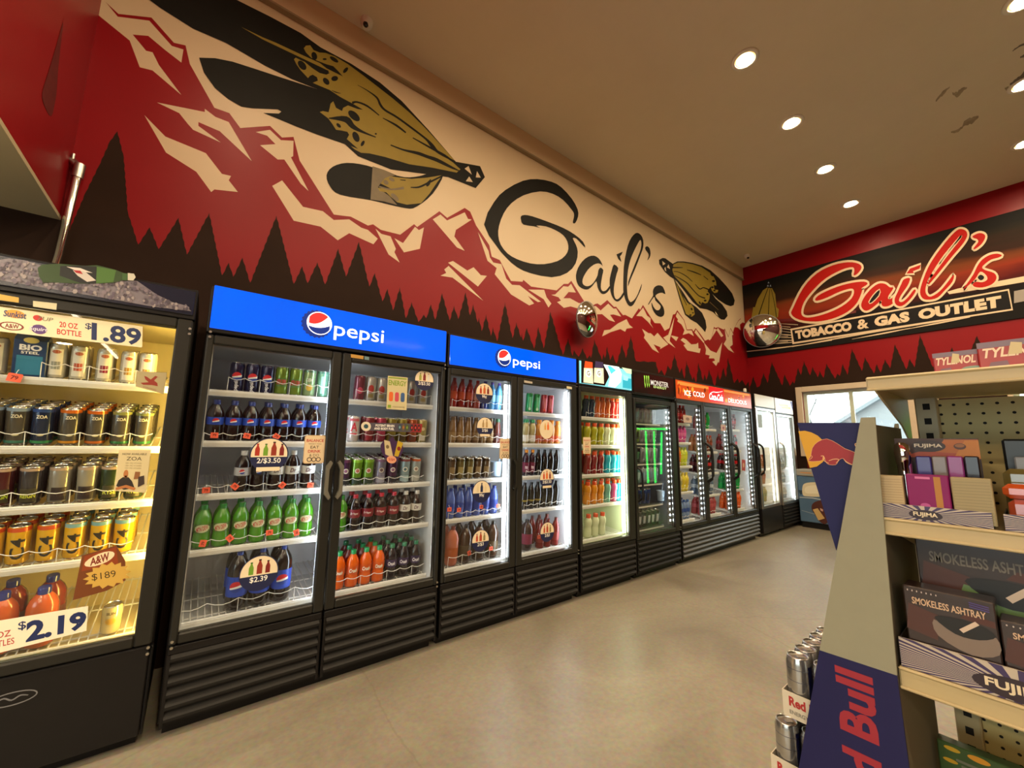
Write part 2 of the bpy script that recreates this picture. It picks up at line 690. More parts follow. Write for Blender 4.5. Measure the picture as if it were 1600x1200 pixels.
MU.paint(serrate(trees, 6.0, 0.7) + [(1190, 800), (700, 980), (300, 1100), (60, 1150), (-1200, 600), (-1200, -120), (101, 344)], TREE)

snow = [zone('A', (455, -40), (455, 0), (460, 70), (608, 190), (655, 315), (715, 330), (850, 445), (745, 305), (715, 245), (685, 238), (622, 162),
             (695, 168), (775, 235), (850, 293), (860, 232), (805, 215), (700, 97), (552, 78), (490, 3), (490, -40)),
        zone('A', (735, 480), (960, 525), (960, 510), (1010, 548), (1072, 572), (1180, 755), (1030, 615), (930, 572), (930, 590), (1035, 668),
             (905, 608), (880, 580), (840, 530)),
        zone('A', (677, 540), (775, 640), (965, 718), (1040, 815), (1083, 825), (1072, 845), (1115, 900), (1005, 888), (990, 900), (920, 805),
             (778, 715)),
        zone('B', (435, 600), (500, 590), (550, 637), (607, 640), (605, 710), (595, 715), (675, 868), (640, 835), (565, 725), (535, 725),
             (455, 660), (525, 655), (487, 617)),
        zone('B', (510, 845), (555, 820), (650, 940), (740, 960), (790, 1000), (860, 997), (915, 1035), (945, 1045), (990, 1085), (970, 1110),
             (860, 1060), (808, 1092), (730, 1030), (608, 1003)),
        zone('Z3', (178, 115), (240, 170), (335, 195), (390, 325), (375, 360), (430, 468), (315, 385)),
        zone('Z3', (375, 215), (465, 265), (590, 95), (630, 130), (683, 102), (640, 325), (475, 362)),
        zone('B', (1240, 997), (1275, 975), (1305, 1002), (1385, 965), (1400, 995), (1417, 998), (1345, 1045), (1338, 1075), (1385, 1140),
             (1350, 1125)),
        zone('Z3', (1245, 150), (1355, 345), (1370, 415)) + zone('Z4', (605, 68), (690, 85), (740, 235), (800, 300), (880, 305), (1100, 475),
             (1070, 480), (965, 415), (1030, 495), (980, 515), (790, 400), (620, 190), (640, 125), (545, 50)),
        zone('Z3', (935, 470), (985, 452), (1135, 552), (1200, 517), (1275, 600), (1338, 607), (1245, 718)),
        zone('Z3', (855, 605), (915, 577), (895, 540), (940, 503), (1300, 865), (980, 625)),
        zone('Z4', (970, 350), (1135, 352), (1160, 430), (1210, 495), (1180, 537), (1130, 450)),
        zone('Z4', (1210, 405), (1250, 400), (1335, 315), (1385, 320), (1415, 290), (1465, 380), (1390, 375), (1335, 440), (1405, 440),
             (1495, 490), (1580, 490), (1520, 555), (1410, 525), (1340, 540), (1270, 480), (1310, 465), (1285, 430)),
        zone('Z5', (430, 430), (455, 430), (520, 490), (625, 395), (700, 465), (735, 462), (805, 575), (700, 545), (650, 550), (720, 650), (640, 625),
             (540, 540), (430, 545)),
        zone('Z5', (540, 850), (570, 765), (650, 755), (760, 670), (880, 610), (920, 690), (970, 730), (880, 742), (860, 785), (795, 748),
             (660, 790)),
        zone('Z5', (1015, 565), (1070, 500), (1110, 448), (1165, 560), (1215, 600), (1210, 665), (1250, 735), (1180, 650), (1095, 572)),
        zone('Z5', (1095, 745), (1185, 805), (1215, 805), (1265, 850), (1310, 800), (1370, 870), (1460, 960), (1345, 1028), (1350, 1000),
             (1255, 960), (1330, 1080), (1240, 1030), (1180, 945), (1120, 870), (1135, 830)),
        zone('Z6', (300, 225), (265, 430), (240, 520), (235, 560), (315, 655), (205, 580), (145, 510), (215, 470)),
        zone('Z6', (260, 480), (355, 505), (325, 560), (255, 495)),
        zone('Z6', (340, 155), (430, 270), (470, 410), (540, 410), (570, 490), (500, 450), (415, 475), (440, 410), (400, 330), (340, 285),
             (350, 260), (320, 215)),
        zone('Z6', (600, 400), (715, 570), (710, 590), (580, 440)),
        zone('Z6', (385, 545), (420, 515), (460, 535), (535, 605), (605, 600), (630, 580), (635, 660), (665, 665), (650, 725), (480, 690),
             (425, 615), (455, 600)),
        zone('Z6', (710, 580), (800, 690), (885, 725), (965, 575), (920, 860), (905, 850), (880, 905), (825, 845), (865, 830), (850, 800),
             (780, 800), (790, 760), (730, 745), (740, 680)),
        zone('Z6', (855, 385), (890, 400), (820, 510), (845, 400)),
        zone('Z6', (905, 375), (980, 485), (950, 505), (885, 405)),
        zone('Z6', (1000, 400), (1050, 510), (1080, 390), (1120, 470), (1100, 480), (1110, 610), (1070, 640), (1130, 725), (1050, 680),
             (985, 600), (1020, 540)),
        zone('Z6', (1190, 280), (1225, 250), (1245, 300), (1210, 330), (1220, 410), (1180, 370), (1140, 365))]
for s_ in snow:
    MU.paint(s_, CREAM)

# the word on the mural
MU.paint(zone('C', (650, 393), (663, 395), (678, 360), (675, 323), (645, 268), (590, 208), (540, 180), (465, 166), (390, 175), (300, 222), (240, 285),
              (188, 403), (252, 513), (300, 572), (360, 625), (430, 656), (540, 677), (620, 655), (665, 605), (676, 545), (665, 505), (650, 474),
              (668, 476), (692, 500), (715, 523), (703, 492), (660, 455), (600, 420), (520, 388), (440, 360), (400, 353), (380, 360), (381, 380), (393, 403),
              (448, 412), (482, 421), (460, 408), (510, 412), (560, 432), (600, 458), (622, 492), (627, 530), (610, 565), (570, 593), (500, 609),
              (430, 605), (360, 583), (310, 553), (275, 508), (262, 460), (266, 410), (290, 345), (330, 292), (395, 250), (480, 230), (545, 242), (600, 275),
              (640, 320), (656, 345), (655, 368)), INK, 2)
for pts in (zone('G2', (655, 610), (640, 565), (605, 510), (545, 475), (470, 490), (400, 545), (345, 630), (320, 720), (330, 800), (360, 860),
                 (420, 895), (475, 895), (530, 850), (575, 795), (590, 870), (620, 930), (660, 958), (710, 935), (748, 880), (740, 855), (700, 905),
                 (660, 920), (635, 895), (632, 830), (650, 720), (662, 655), (625, 625), (600, 660), (590, 720), (555, 790), (510, 840), (460, 858),
                 (415, 840), (400, 800), (415, 740), (470, 650), (540, 590), (600, 572), (640, 590)),
            zone('G2', (795, 585), (848, 630), (830, 700), (800, 830), (792, 930), (808, 1005), (840, 1020), (880, 985), (915, 930), (922, 965),
                 (880, 1025), (840, 1050), (800, 1030), (765, 970), (745, 880), (742, 780), (750, 730), (770, 650)),
            zone('G2', (912, 900), (918, 620), (950, 420), (990, 290), (1040, 215), (1085, 190), (1130, 215), (1160, 280), (1160, 370), (1130, 460),
                 (1060, 640), (1000, 780), (972, 860), (975, 800), (1010, 700), (1090, 500), (1130, 390), (1138, 310), (1122, 280), (1090, 330),
                 (1040, 430), (1000, 530), (970, 660), (958, 820), (960, 920), (970, 1000), (990, 1045), (1010, 1055), (1055, 1020), (1095, 950),
                 (1143, 825), (1130, 900), (1080, 1010), (1040, 1085), (1005, 1110), (970, 1090), (940, 1030), (920, 965)),
            zone('G2', (1185, 375), (1210, 358), (1240, 385), (1252, 450), (1240, 500), (1210, 535), (1228, 490), (1225, 450), (1195, 410))):
    MU.paint(pts, INK, 2)
MU.paint(zone('G2', (825, 460), (905, 425), (890, 460), (870, 485), (888, 555), (850, 520)), INK)
MU.paint(zone('Z5', (1420, 262), (1385, 160), (1320, 140), (1265, 170), (1245, 230), (1250, 280), (1215, 340), (1180, 400), (1190, 405), (1262, 300), (1280, 350),
              (1340, 410), (1355, 440), (1335, 480), (1295, 485), (1255, 440), (1230, 380), (1228, 410), (1245, 480), (1290, 550), (1350, 580),
              (1395, 560), (1405, 510), (1390, 440), (1340, 370), (1290, 310), (1285, 280), (1330, 250), (1380, 245)), INK, 2)

# the large feathers, left
MU.paint(zone('B', (-140, -70), (0, 35), (150, 130), (300, 195), (480, 300), (600, 360), (715, 405), (850, 480), (1345, 735), (1220, 590), (1100, 460),
              (1000, 375), (870, 290), (730, 215), (640, 150), (500, 75), (350, 0), (200, -70)), INK)
MU.paint(zone('B', (178, 262), (250, 264), (330, 280), (430, 312), (560, 355), (715, 405), (900, 470), (1345, 735), (1455, 755), (1477, 805), (1435, 855),
              (1310, 805), (1200, 790), (1050, 770), (900, 710), (840, 655), (710, 610), (620, 575), (560, 550), (470, 513), (540, 516), (552, 507),
              (535, 497), (420, 492), (370, 485), (310, 450), (250, 400), (200, 330)), INK)
MU.paint(zone('B', (1290, 790), (1240, 880), (1165, 940), (1110, 945), (960, 910), (820, 885), (775, 850), (757, 797), (785, 758), (850, 740), (940, 752),
              (1020, 780), (1110, 805), (1180, 800), (1250, 780)), INK, 3)
MU.paint(zone('F1', (0, 122), (300, 262), (600, 398), (800, 515), (620, 452), (300, 300), (-150, 85), (-400, -60), (-150, 60)), OLIVE)
MU.paint(zone('F1', (335, 190), (360, 160), (410, 155), (450, 212), (520, 240), (590, 245), (700, 285), (850, 375), (1020, 500), (1200, 640), (1380, 780),
              (1575, 945)) + zone('F2', (980, 370), (1100, 500), (1190, 600), (1240, 655), (1150, 605), (900, 480), (600, 300)) +
         zone('F1', (900, 835), (760, 760), (640, 680), (520, 630), (440, 595), (500, 570), (490, 530), (440, 500), (405, 515), (385, 540), (300, 450),
              (250, 380), (220, 320), (240, 300), (300, 330), (450, 395), (620, 480), (640, 420), (480, 330), (420, 300), (360, 240)), OLIVE)
MU.paint(zone('F2', (105, 240), (130, 232), (178, 242), (188, 205), (195, 170), (217, 150), (240, 205), (290, 232), (300, 205), (340, 185), (420, 215),
              (600, 240), (900, 420), (1150, 600), (1277, 718), (1245, 745), (1050, 705), (850, 675), (650, 615), (520, 585), (450, 580), (400, 555),
              (365, 525), (425, 548), (370, 500), (330, 465), (350, 430), (335, 405), (290, 395), (240, 388), (210, 340), (175, 293)), OLIVE)
for pts in ([(340, 345), (450, 380), (560, 440), (640, 480), (600, 500), (520, 480), (430, 420)],
            [(490, 335), (600, 378), (680, 400), (740, 460), (795, 522), (700, 475), (600, 425)],
            oval(315, 390, 65, 38, 50), oval(458, 280, 48, 32, 70), oval(580, 318, 24, 12, 0), oval(690, 322, 58, 22, 33), oval(825, 447, 40, 20, -50),
            oval(697, 545, 40, 30, -10), oval(597, 578, 48, 30, 50)):
    MU.paint(zone('F1', *pts), INK)
for pts in ([(660, 682, 4), (710, 705, 12), (770, 720, 4)],):
    MU.paint(brush(zone('F1', *pts)), INK)
for pts in ([(420, 15, 3), (500, 60, 8), (580, 120, 15), (610, 180, 19), (650, 225, 17), (750, 285, 16), (880, 380, 16), (990, 465, 17), (1040, 520, 30),
             (1100, 582, 18), (1235, 655, 12)],
            [(375, 165, 22), (415, 157, 15), (500, 190, 15), (600, 268, 8)], [(630, 290, 6), (740, 350, 17), (822, 412, 12)],
            [(880, 455, 8), (960, 500, 13), (1040, 545, 16), (1150, 605, 18), (1270, 695, 8)],
            [(695, 515, 10), (800, 555, 15), (920, 583, 26), (1000, 612, 26), (1080, 640, 30), (1200, 700, 20), (1272, 732, 6)],
            [(180, 292, 8), (320, 300, 52), (380, 360, 40), (460, 405, 20), (572, 450, 8)]):
    MU.paint(brush(zone('F2', *pts)), INK)
for pts in (oval(390, 272, 60, 30, 42), oval(262, 352, 24, 13, 45), oval(406, 447, 46, 26, 65), oval(462, 502, 26, 13, -60), oval(572, 422, 9, 7)):
    MU.paint(zone('F2', *pts), INK)
MU.paint(zone('F2', (545, 692), (640, 722), (740, 765), (640, 800), (600, 850), (590, 870), (690, 945), (750, 1015), (640, 985), (528, 970)), FADE)
MU.paint(zone('F2', (610, 835), (650, 790), (690, 775), (760, 785), (870, 797), (1000, 787), (1130, 765), (1080, 830), (1020, 920), (950, 1000), (830, 1012),
              (750, 992), (690, 942), (660, 910), (605, 900), (588, 872), (700, 880)), OLIVE)
for pts in ([(600, 862, 12), (700, 885, 14), (805, 872, 22)],):
    MU.paint(brush(zone('F2', *pts)), FADE)
for pts in (oval(657, 826, 23, 16, 40), oval(705, 802, 26, 14, 30), oval(730, 950, 42, 19, 45)):
    MU.paint(zone('F2', *pts), FADE)
for pts in ([(862, 868, 8), (930, 866, 15), (1010, 830, 16), (1130, 770, 14)], [(990, 850, 30), (1010, 835, 30), (1030, 800, 6)], [(775, 805, 6), (820, 810, 8)]):
    MU.paint(brush(zone('F2', *pts)), INK)
for pts in ([(1312, 712), (1345, 690), (1372, 762)], [(1405, 785), (1415, 733), (1447, 787)], [(1322, 817), (1350, 777), (1380, 824)]):
    MU.paint(zone('F2', *pts), CREAM)
# the small feathers, right
MU.paint(zone('G3', (165, 215), (210, 190), (245, 195), (340, 265), (400, 235), (480, 235), (600, 255), (720, 290), (830, 350), (940, 450), (1040, 560),
              (1110, 650), (1143, 740), (1130, 800), (1090, 815), (1030, 795), (930, 730), (850, 655), (900, 720), (980, 790), (1040, 880), (1050, 940),
              (1010, 990), (965, 985), (920, 945), (860, 890), (780, 855), (690, 840), (600, 760), (500, 630), (400, 500), (355, 460), (310, 435),
              (240, 370), (170, 270)), INK)
MU.paint(zone('G3', (355, 460), (385, 560), (430, 720), (500, 925), (570, 985), (650, 1030), (720, 1100), (760, 1150), (778, 1090), (765, 1000), (720, 900),
              (650, 830), (580, 780), (530, 740), (450, 610), (385, 500)), INK)
MU.paint(zone('G3', (335, 345), (350, 275), (410, 250), (480, 250), (600, 272), (710, 307), (800, 367), (850, 402), (880, 450), (900, 500), (905, 550),
              (870, 540), (880, 600), (930, 605), (920, 635), (880, 645), (845, 612), (830, 560), (790, 620), (820, 660), (815, 720), (790, 770),
              (760, 780), (720, 760), (700, 805), (660, 780), (560, 650), (470, 540), (365, 430), (345, 380)), OLIVE)
for pts in ([(330, 315, 16), (400, 315, 15), (470, 315, 8)], [(350, 365, 8), (420, 375, 9), (520, 430, 11), (595, 497, 7)],
            [(362, 418, 9), (440, 460, 12), (530, 520, 14), (600, 600, 13), (680, 680, 13), (760, 712, 16)], [(525, 345, 8), (620, 375, 16), (708, 411, 9)],
            [(740, 425, 8), (798, 472, 10)], [(630, 530, 6), (690, 592, 14), (740, 575, 13), (830, 612, 18)]):
    MU.paint(brush(zone('G3', *pts)), INK)
for pts in (oval(845, 405, 28, 13, 55), oval(868, 490, 20, 14), oval(852, 570, 18, 13), oval(880, 612, 15, 10), oval(790, 660, 16, 12),
            oval(760, 742, 18, 12), oval(692, 772, 22, 10, 60)):
    MU.paint(zone('G3', *pts), INK)
MU.paint(zone('G3', (375, 490), (420, 560), (470, 680), (530, 770), (580, 790), (610, 830), (625, 920), (590, 950), (560, 940), (510, 915), (450, 740),
              (400, 580)), OLIVE)
for pts in ([(390, 520, 5), (450, 650, 11), (520, 802, 8)], [(385, 510, 4), (480, 650, 9), (560, 790, 16)]):
    MU.paint(brush(zone('G3', *pts)), INK)
for pts in (oval(585, 852, 18, 12, 60), oval(570, 930, 15, 11), oval(602, 900, 11, 9)):
    MU.paint(zone('G3', *pts), INK)
MU.paint(brush(zone('G3', (820, 762, 8), (930, 862, 5))), FADE)
for pts in ([(205, 230), (247, 265), (213, 287)], [(265, 312), (286, 272), (307, 334)], [(233, 322), (246, 308), (258, 366), (238, 346)],
            [(886, 882), (900, 895), (935, 948), (900, 918)]):
    MU.paint(zone('G3', *pts), CREAM)
struct(mw.build('wall_left'))

# header wall over the entrance side: its face meets the mural in the corner
m = MB().box((XS - 0.15, YR, ZS + 0.02), (XS, YW, ZC), RED)
SM_ = mat('dull_red_patch', (0.10, 0.006, 0.007), 0.5, noise=.5, scale=30)  # narrow darker red patch on the header face
q_ = [at_x(XS + .0012, *p) for p in smooth_path([(99, 34), (91, 62), (76, 112), (66, 146), (70, 166), (80, 182), (86, 160), (89, 140), (91, 110), (95, 70)], 3)]
m.add(q_, tess([(v.y, v.z) for v in q_]), SM_)
struct(m.build('wall_header'))
m = MB()
for y0, y1, z0, z1 in ((YR, -2.6, 0, ZC), (1.2, YW + 0.2, 0, ZC), (-2.6, 1.2, 0, 0.5), (-2.6, 1.2, 2.2, ZC)):
    m.box((XB - 0.2, y0, z0), (XB, y1, z1), MAROON)
struct(m.build('wall_front'))
m = MB().box((XB, YR - 0.2, 0), (XE + 0.2, YR, ZC), MAROON)
struct(m.build('wall_right'))
# crown board along the top of the mural
m = MB().box((XS, YW - 0.035, 4.49), (XE, YW, ZC), CREAM, 0.004)
m.box((XS, YW - 0.045, 4.475), (XE, YW, 4.492), mat('brown_board_edge', (0.30, 0.22, 0.13), 0.6))  # darker brown strip along the board's lower edge
struct(m.build('trim_1'))

# ------------------------------------------------------------------ end wall with its window
win = [at_x(XE, *p) for p in ((1253, 613), (1376, 603), (1262, 735))]
WY1, WY0 = win[0].y, win[0].y - 1.28           # window opening along y
WT, WB = win[0].z, win[0].z - 1.0
m = MB()
ew = Mural(m, lambda d, x, y: at_x(XE - d, x, y), 0.00003)
ew.flat2 = lambda p: (p[1], p[2])
VY1, VY0, VB, VT = .06, -.50, 1.66, 2.10            # small pane farther along, hidden behind the shelving
for y0, y1, z0, z1 in ((YR, VY0, 0, ZC), (VY0, VY1, VT, ZC), (VY0, VY1, 0, VB), (VY1, WY0, 0, ZC), (WY1, YW, 0, ZC), (WY0, WY1, WT, ZC), (WY0, WY1, 0, WB)):
    m.box((XE, y0, z0), (XE + 0.2, y1, z1), RED)
firs = ([(1169, 602)] + zone('Z7', (80, 690), (115, 588), (150, 702), (180, 690), (220, 548), (262, 657), (305, 436), (415, 682), (440, 566), (495, 687), (525, 638),
             (540, 662), (580, 497), (610, 572), (640, 426), (705, 577), (730, 487), (785, 597), (805, 528), (845, 602), (875, 452), (965, 612),
             (990, 558), (1015, 582), (1045, 457), (1095, 572), (1140, 296), (1245, 532), (1275, 386), (1370, 557), (1400, 458), (1440, 547),
             (1485, 408)) +
        zone('Z8', (205, 637), (255, 386), (375, 647), (410, 537), (460, 627), (515, 286), (650, 622), (720, 560), (760, 652), (850, 417), (960, 642), (1110, 297),
             (1230, 562), (1350, 480), (1450, 602), (1600, 480), (1750, 560)))
top = serrate(firs, 5.0, 0.5)
d0 = 0.0015
pts3 = [at_x(XE - d0, *p) for p in top]
for a, b in zip(pts3[:-1], pts3[1:]):              # dark paint below the tree line, around the window
    if abs(a.y - b.y) < 1e-6:
        continue
    lo = WT if (min(a.y, b.y) < WY1 and max(a.y, b.y) > WY0) else VT if (min(a.y, b.y) < VY1 and max(a.y, b.y) > VY0) else 0.0
    m.add([a, b, (b.x, b.y, lo), (a.x, a.y, lo)], [(0, 1, 2, 3)], TREE)
yr_ = pts3[-1].y
for y0, y1, z1 in ((WY0, WY1, WB), (YR, min(yr_, VY0), 2.55), (VY0, VY1, VB)):
    m.add([(XE - d0, y0, 0), (XE - d0, y1, 0), (XE - d0, y1, z1), (XE - d0, y0, z1)], [(0, 1, 2, 3)], TREE)
struct(m.build('wall_back'))

WOOD = mat('cream_window_casing', (0.62, 0.50, 0.36), 0.5, noise=0.08, scale=12)
SASH = mat('pale_green_sash', (0.55, 0.62, 0.50), 0.4)
PANE = glass_mat('window_glass', (0.93, 0.98, 0.97))


def casing(name, n_mid, loc_fn, w, h, t=0.09):
    """picture window: casing, sash bars, pane; (u, v, d) -> world, d outwards"""
    fr = MB()
    for u0, u1, v0, v1 in ((-t, 0, -t, h + t), (w, w + t, -t, h + t), (0, w, h, h + t), (0, w, -t, 0)):
        a, b = loc_fn(u0, v0, -0.03), loc_fn(u1, v1, 0.02)
        fr.box(tuple(a), tuple(b), WOOD, 0.006)
    o = fr.build(name)
    struct(o)
    sa = MB()
    bars = [(0, 0.05, 0, h), (w - 0.05, w, 0, h), (0.05, w - 0.05, 0, 0.05), (0.05, w - 0.05, h - 0.05, h)] + [(w * k / (n_mid + 1) - 0.025, w * k / (n_mid + 1) + 0.025, 0.05, h - 0.05) for k in range(1, n_mid + 1)]
    for u0, u1, v0, v1 in bars:
        sa.box(tuple(loc_fn(u0, v0, 0.05)), tuple(loc_fn(u1, v1, 0.10)), SASH)
    sa.build('sash', o)
    gl = MB().box(tuple(loc_fn(0.05, 0.05, 0.072)), tuple(loc_fn(w - 0.05, h - 0.05, 0.078)), PANE)
    gl.build('pane', o)
    return o


casing('window_1', 1, lambda u, v, d: Vector((XE + d, WY1 - u, WB + v)), WY1 - WY0, WT - WB)
casing('window_2', 0, lambda u, v, d: Vector((XE + d, VY1 - u, VB + v)), VY1 - VY0, VT - VB, .05)

casing('window_added', 3, lambda u, v, d: Vector((XB - d, -2.6 + u, 0.5 + v)), 3.8, 1.7)  # unseen window, added to let daylight reach the shelving

# what is seen through the end window: snow-bright yard, a house gable
m = MB().box((XE + 0.5, -14, -0.35), (40, 16, -0.3), mat('snowy_ground', (0.35, 0.36, 0.37), 0.9, noise=0.05))
struct(m.build('floor_outside'))

# ================================================================== refrigerated cases
BLACK = mat('black_case_enamel', (0.009, 0.008, 0.008), 0.38, spec=0.25, noise=0.15, scale=20)
FRAME = mat('charcoal_door_frame', (0.016, 0.015, 0.012), 0.42, spec=0.3, noise=0.1, scale=25)
GRILL = mat('dark_grille_plastic', (0.013, 0.012, 0.011), 0.5, spec=0.18)
LINER = mat('white_case_liner', (0.72, 0.74, 0.76), 0.4, noise=0.03, scale=6)
LINER_DK = mat('grey_case_liner', (0.16, 0.165, 0.17), 0.4)
STEEL = mat('brushed_steel', (0.55, 0.54, 0.50), 0.28, 1.0, noise=0.08, scale=40)
CHROME = mat('polished_chrome', (0.80, 0.78, 0.74), 0.06, 1.0)
WIRE = mat('white_coated_wire', (0.78, 0.78, 0.76), 0.35)
WIRE_DK = mat('black_coated_wire', (0.03, 0.03, 0.032), 0.35)
GLASS = glass_mat('door_glass', (0.97, 0.985, 0.985), 1.5, gain=.75)
HANDLE = mat('grey_handle_plastic', (0.13, 0.122, 0.095), 0.45)
LEDW = mat('cool_white_led', (0.85, 0.93, 1.0), 0.5, emit=LED)
LEDD = mat('bright_led_diode', (0.85, 0.95, 1.0), 0.5, emit=LED * 1.6)
LEDY = mat('warm_yellow_tube', (1.0, 0.66, 0.15), 0.5, emit=LED * 3.4)
LEDG = mat('greenish_white_tube', (0.94, 1.0, 0.66), 0.5, emit=LED * 0.9)
DEPTH = 0.66


class Case:
    pass


def case(name, label, x0, x1, glasses, sign, sm, led, liner=LINER, body=BLACK, frame=FRAME, shelf_m=WIRE, shelf_z=(), tilt=7.0, led_side='R',
         zt=2.035, grille=1, dots=False, gz=(0.425, 1.745), led_w=0.022, led_inset=0.012, grille_m=GRILL, shelf_x=None, glass=None):
    """glasses: world x bounds of each pane; sign: (z0, z1, material)"""
    c = Case()
    c.x0, c.x1, c.label = x0, x1, label
    c.root = thing(name, label, 'drinks cooler', (x0, YF, 0))
    w = x1 - x0
    # cabinet
    b = MB()
    t = 0.035
    for a, e in (((0, .03, .05), (t, DEPTH, zt)), ((w - t, .03, .05), (w, DEPTH, zt)), ((t, DEPTH - t, .05), (w - t, DEPTH, zt)),
                 ((t, .03, gz[1] + .03), (w - t, DEPTH - t, zt)), ((t, .03, .05), (w - t, DEPTH - t, gz[0] - .03))):
        b.box(a, e, body, 0.004)
    b.box((.02, .05, 0), (w - .02, DEPTH - .03, .05), BLACK)
    c.cab = b.build('cabinet', c.root)
    li = MB()
    g0, g1 = gz[0] - .03, gz[1] + .03
    for a, e in (((t, .035, g0), (t + .004, DEPTH - t, g1)), ((w - t - .004, .035, g0), (w - t, DEPTH - t, g1)),
                 ((t, DEPTH - t - .004, g0), (w - t, DEPTH - t, g1)), ((t, .035, g1 - .004), (w - t, DEPTH - t, g1)),
                 ((t, .035, g0), (w - t, DEPTH - t, g0 + .004))):
        li.box(a, e, liner)
    li.build('inner_liner', c.root)
    # header
    h = MB()
    h.box((0.002, -.012, sign[0] - .02), (w - .002, .03, zt), body, 0.004)
    hd = h.build('header_box', c.root)
    s = MB()
    s.box((.012, -.020, sign[0]), (w - .012, -.0115, sign[1]), sign[2], 0.003)
    c.sign = s.build('lit_sign' if sm else 'sign_panel', c.root)
    # doors
    c.doors = []
    n = len(glasses)
    edges = [0.004] + [((glasses[i][1] + glasses[i + 1][0]) / 2 - x0) for i in range(n - 1)] + [w - 0.004]
    for i, (ga, gb) in enumerate(glasses):
        ga, gb = ga - x0, gb - x0
        da, db = edges[i] + .003, edges[i + 1] - .003
        d0, d1 = gz[0] - .045, gz[1] + .045
        f = MB()
        f.box((da, -.018, d0), (ga, .03, d1), frame, 0.006)
        f.box((gb, -.018, d0), (db, .03, d1), frame, 0.006)
        f.box((ga, -.018, d0), (gb, .03, gz[0]), frame, 0.006)
        f.box((ga, -.018, gz[1]), (gb, .03, d1), frame, 0.006)
        d = f.build('door', c.root)
        e = .004                                                     # bright gasket lip round the pane
        gk = MB()
        gk.box((ga, .004, gz[1] - e), (gb, .012, gz[1]), STEEL)
        gk.box((ga, .004, gz[0]), (gb, .012, gz[0] + e), STEEL)
        gk.box((ga, .0045, gz[0]), (ga + .0015, .012, gz[1]), STEEL)
        gk.box((gb - .0015, .0045, gz[0]), (gb, .012, gz[1]), STEEL)
        gk.build('gasket', d)
        MB().box((ga, .0, gz[0]), (gb, .004, gz[1]), glass or GLASS).build('glass_pane', d)
        c.doors.append(d)
        # light strip just behind the frame
        for side in led_side:
            xl = gb - led_inset - led_w if side == 'R' else ga + led_inset
            if dots:
                q = MB()
                q.box((xl - .02, .030, gz[0] + .03), (xl + led_w + .02, .044, gz[1] - .03), mat('aluminium_strip', (.5, .52, .55), .35, .8))
                kz = gz[0] + .06
                while kz < gz[1] - .05:
                    q.box((xl + .004, .0285, kz), (xl + .016, .046, kz + .016), LEDD)
                    kz += .058
                q.build('light_strip', c.root)
            else:
                MB().box((xl, .030, gz[0] + .02), (xl + led_w, .042, gz[1] - .02), led).build('light_strip', c.root)
    # grille panels
    gp = [(0.008, w - .008)] if grille == 1 else [(0.008, edges[1] - .006), (edges[1] + .006, w - .008)]
    for a, e in gp:
        g = MB()
        if grille:
            g.box((a, .0, .055), (e, .02, gz[0] - .05), BLACK)
            z = .075
            while z < gz[0] - .085:
                q = [(a + .012, -.022, z), (e - .012, -.022, z), (e - .012, -.022, z + .011), (a + .012, -.022, z + .011),
                     (a + .012, .002, z + .034), (e - .012, .002, z + .034), (e - .012, .002, z), (a + .012, .002, z)]
                g.add(q, [(0, 1, 2, 3), (3, 2, 5, 4), (1, 0, 7, 6), (0, 3, 4, 7), (1, 6, 5, 2)], grille_m)
                z += .048
            g.box((a, -.012, gz[0] - .085), (e, .01, gz[0] - .052), body, .003)
            g.box((a, -.014, .05), (a + .012, .005, gz[0] - .085), body)
            g.box((e - .012, -.014, .05), (e, .005, gz[0] - .085), body)
        else:
            g.box((a, -.010, .05), (e, .03, gz[0] - .052), body, .005)
        g.build('grille' if grille else 'kick_panel', c.root)
    # shelves, gravity-fed: higher at the back
    c.tilt = math.radians(tilt)
    c.shelf_y = .085
    c.shelves = {}
    for i, (ga, gb) in enumerate(glasses):
        zs = shelf_z[i] if isinstance(shelf_z[0], (list, tuple)) else shelf_z
        a, e = (max(ga - x0 - .03, t + .006) if i == 0 else edges[i] + .004), (edges[i + 1] - .004 if i < n - 1 else w - t - .006)
        if shelf_x:
            e = min(e, shelf_x[i] - x0)
        for k, z in enumerate(zs):
            sh = MB()
            L = DEPTH - .045 - c.shelf_y
            tl = math.tan(c.tilt)
            for q in range(int((e - a) / .028) + 1):                # wires running front to back
                x = a + .006 + q * .028
                if x < e - .004:
                    sh.box((x - .0022, .004, -.008), (x + .0022, L, -.0035), shelf_m)
            for y in (.06, L * .5, L - .01):
                sh.box((a, y - .003, -.013), (e, y + .003, -.008), shelf_m)
            sh.box((a, -.006, -.026), (e, .004, .006), shelf_m, .002)
            sh.box((a + .004, -.0085, -.019), (e - .004, -.006, -.005), mat('price_channel', (.62, .60, .55), .3))
            o = sh.build('shelf', c.root, (0, c.shelf_y, z))
            o.rotation_euler = (c.tilt, 0, 0)
            c.shelves[(i, k)] = (z, o, a, e)
    return c


def to_case(c, px, py, y=None):
    p = at_y(YF if y is None else y, px, py)
    return p.x - c.x0, p.z


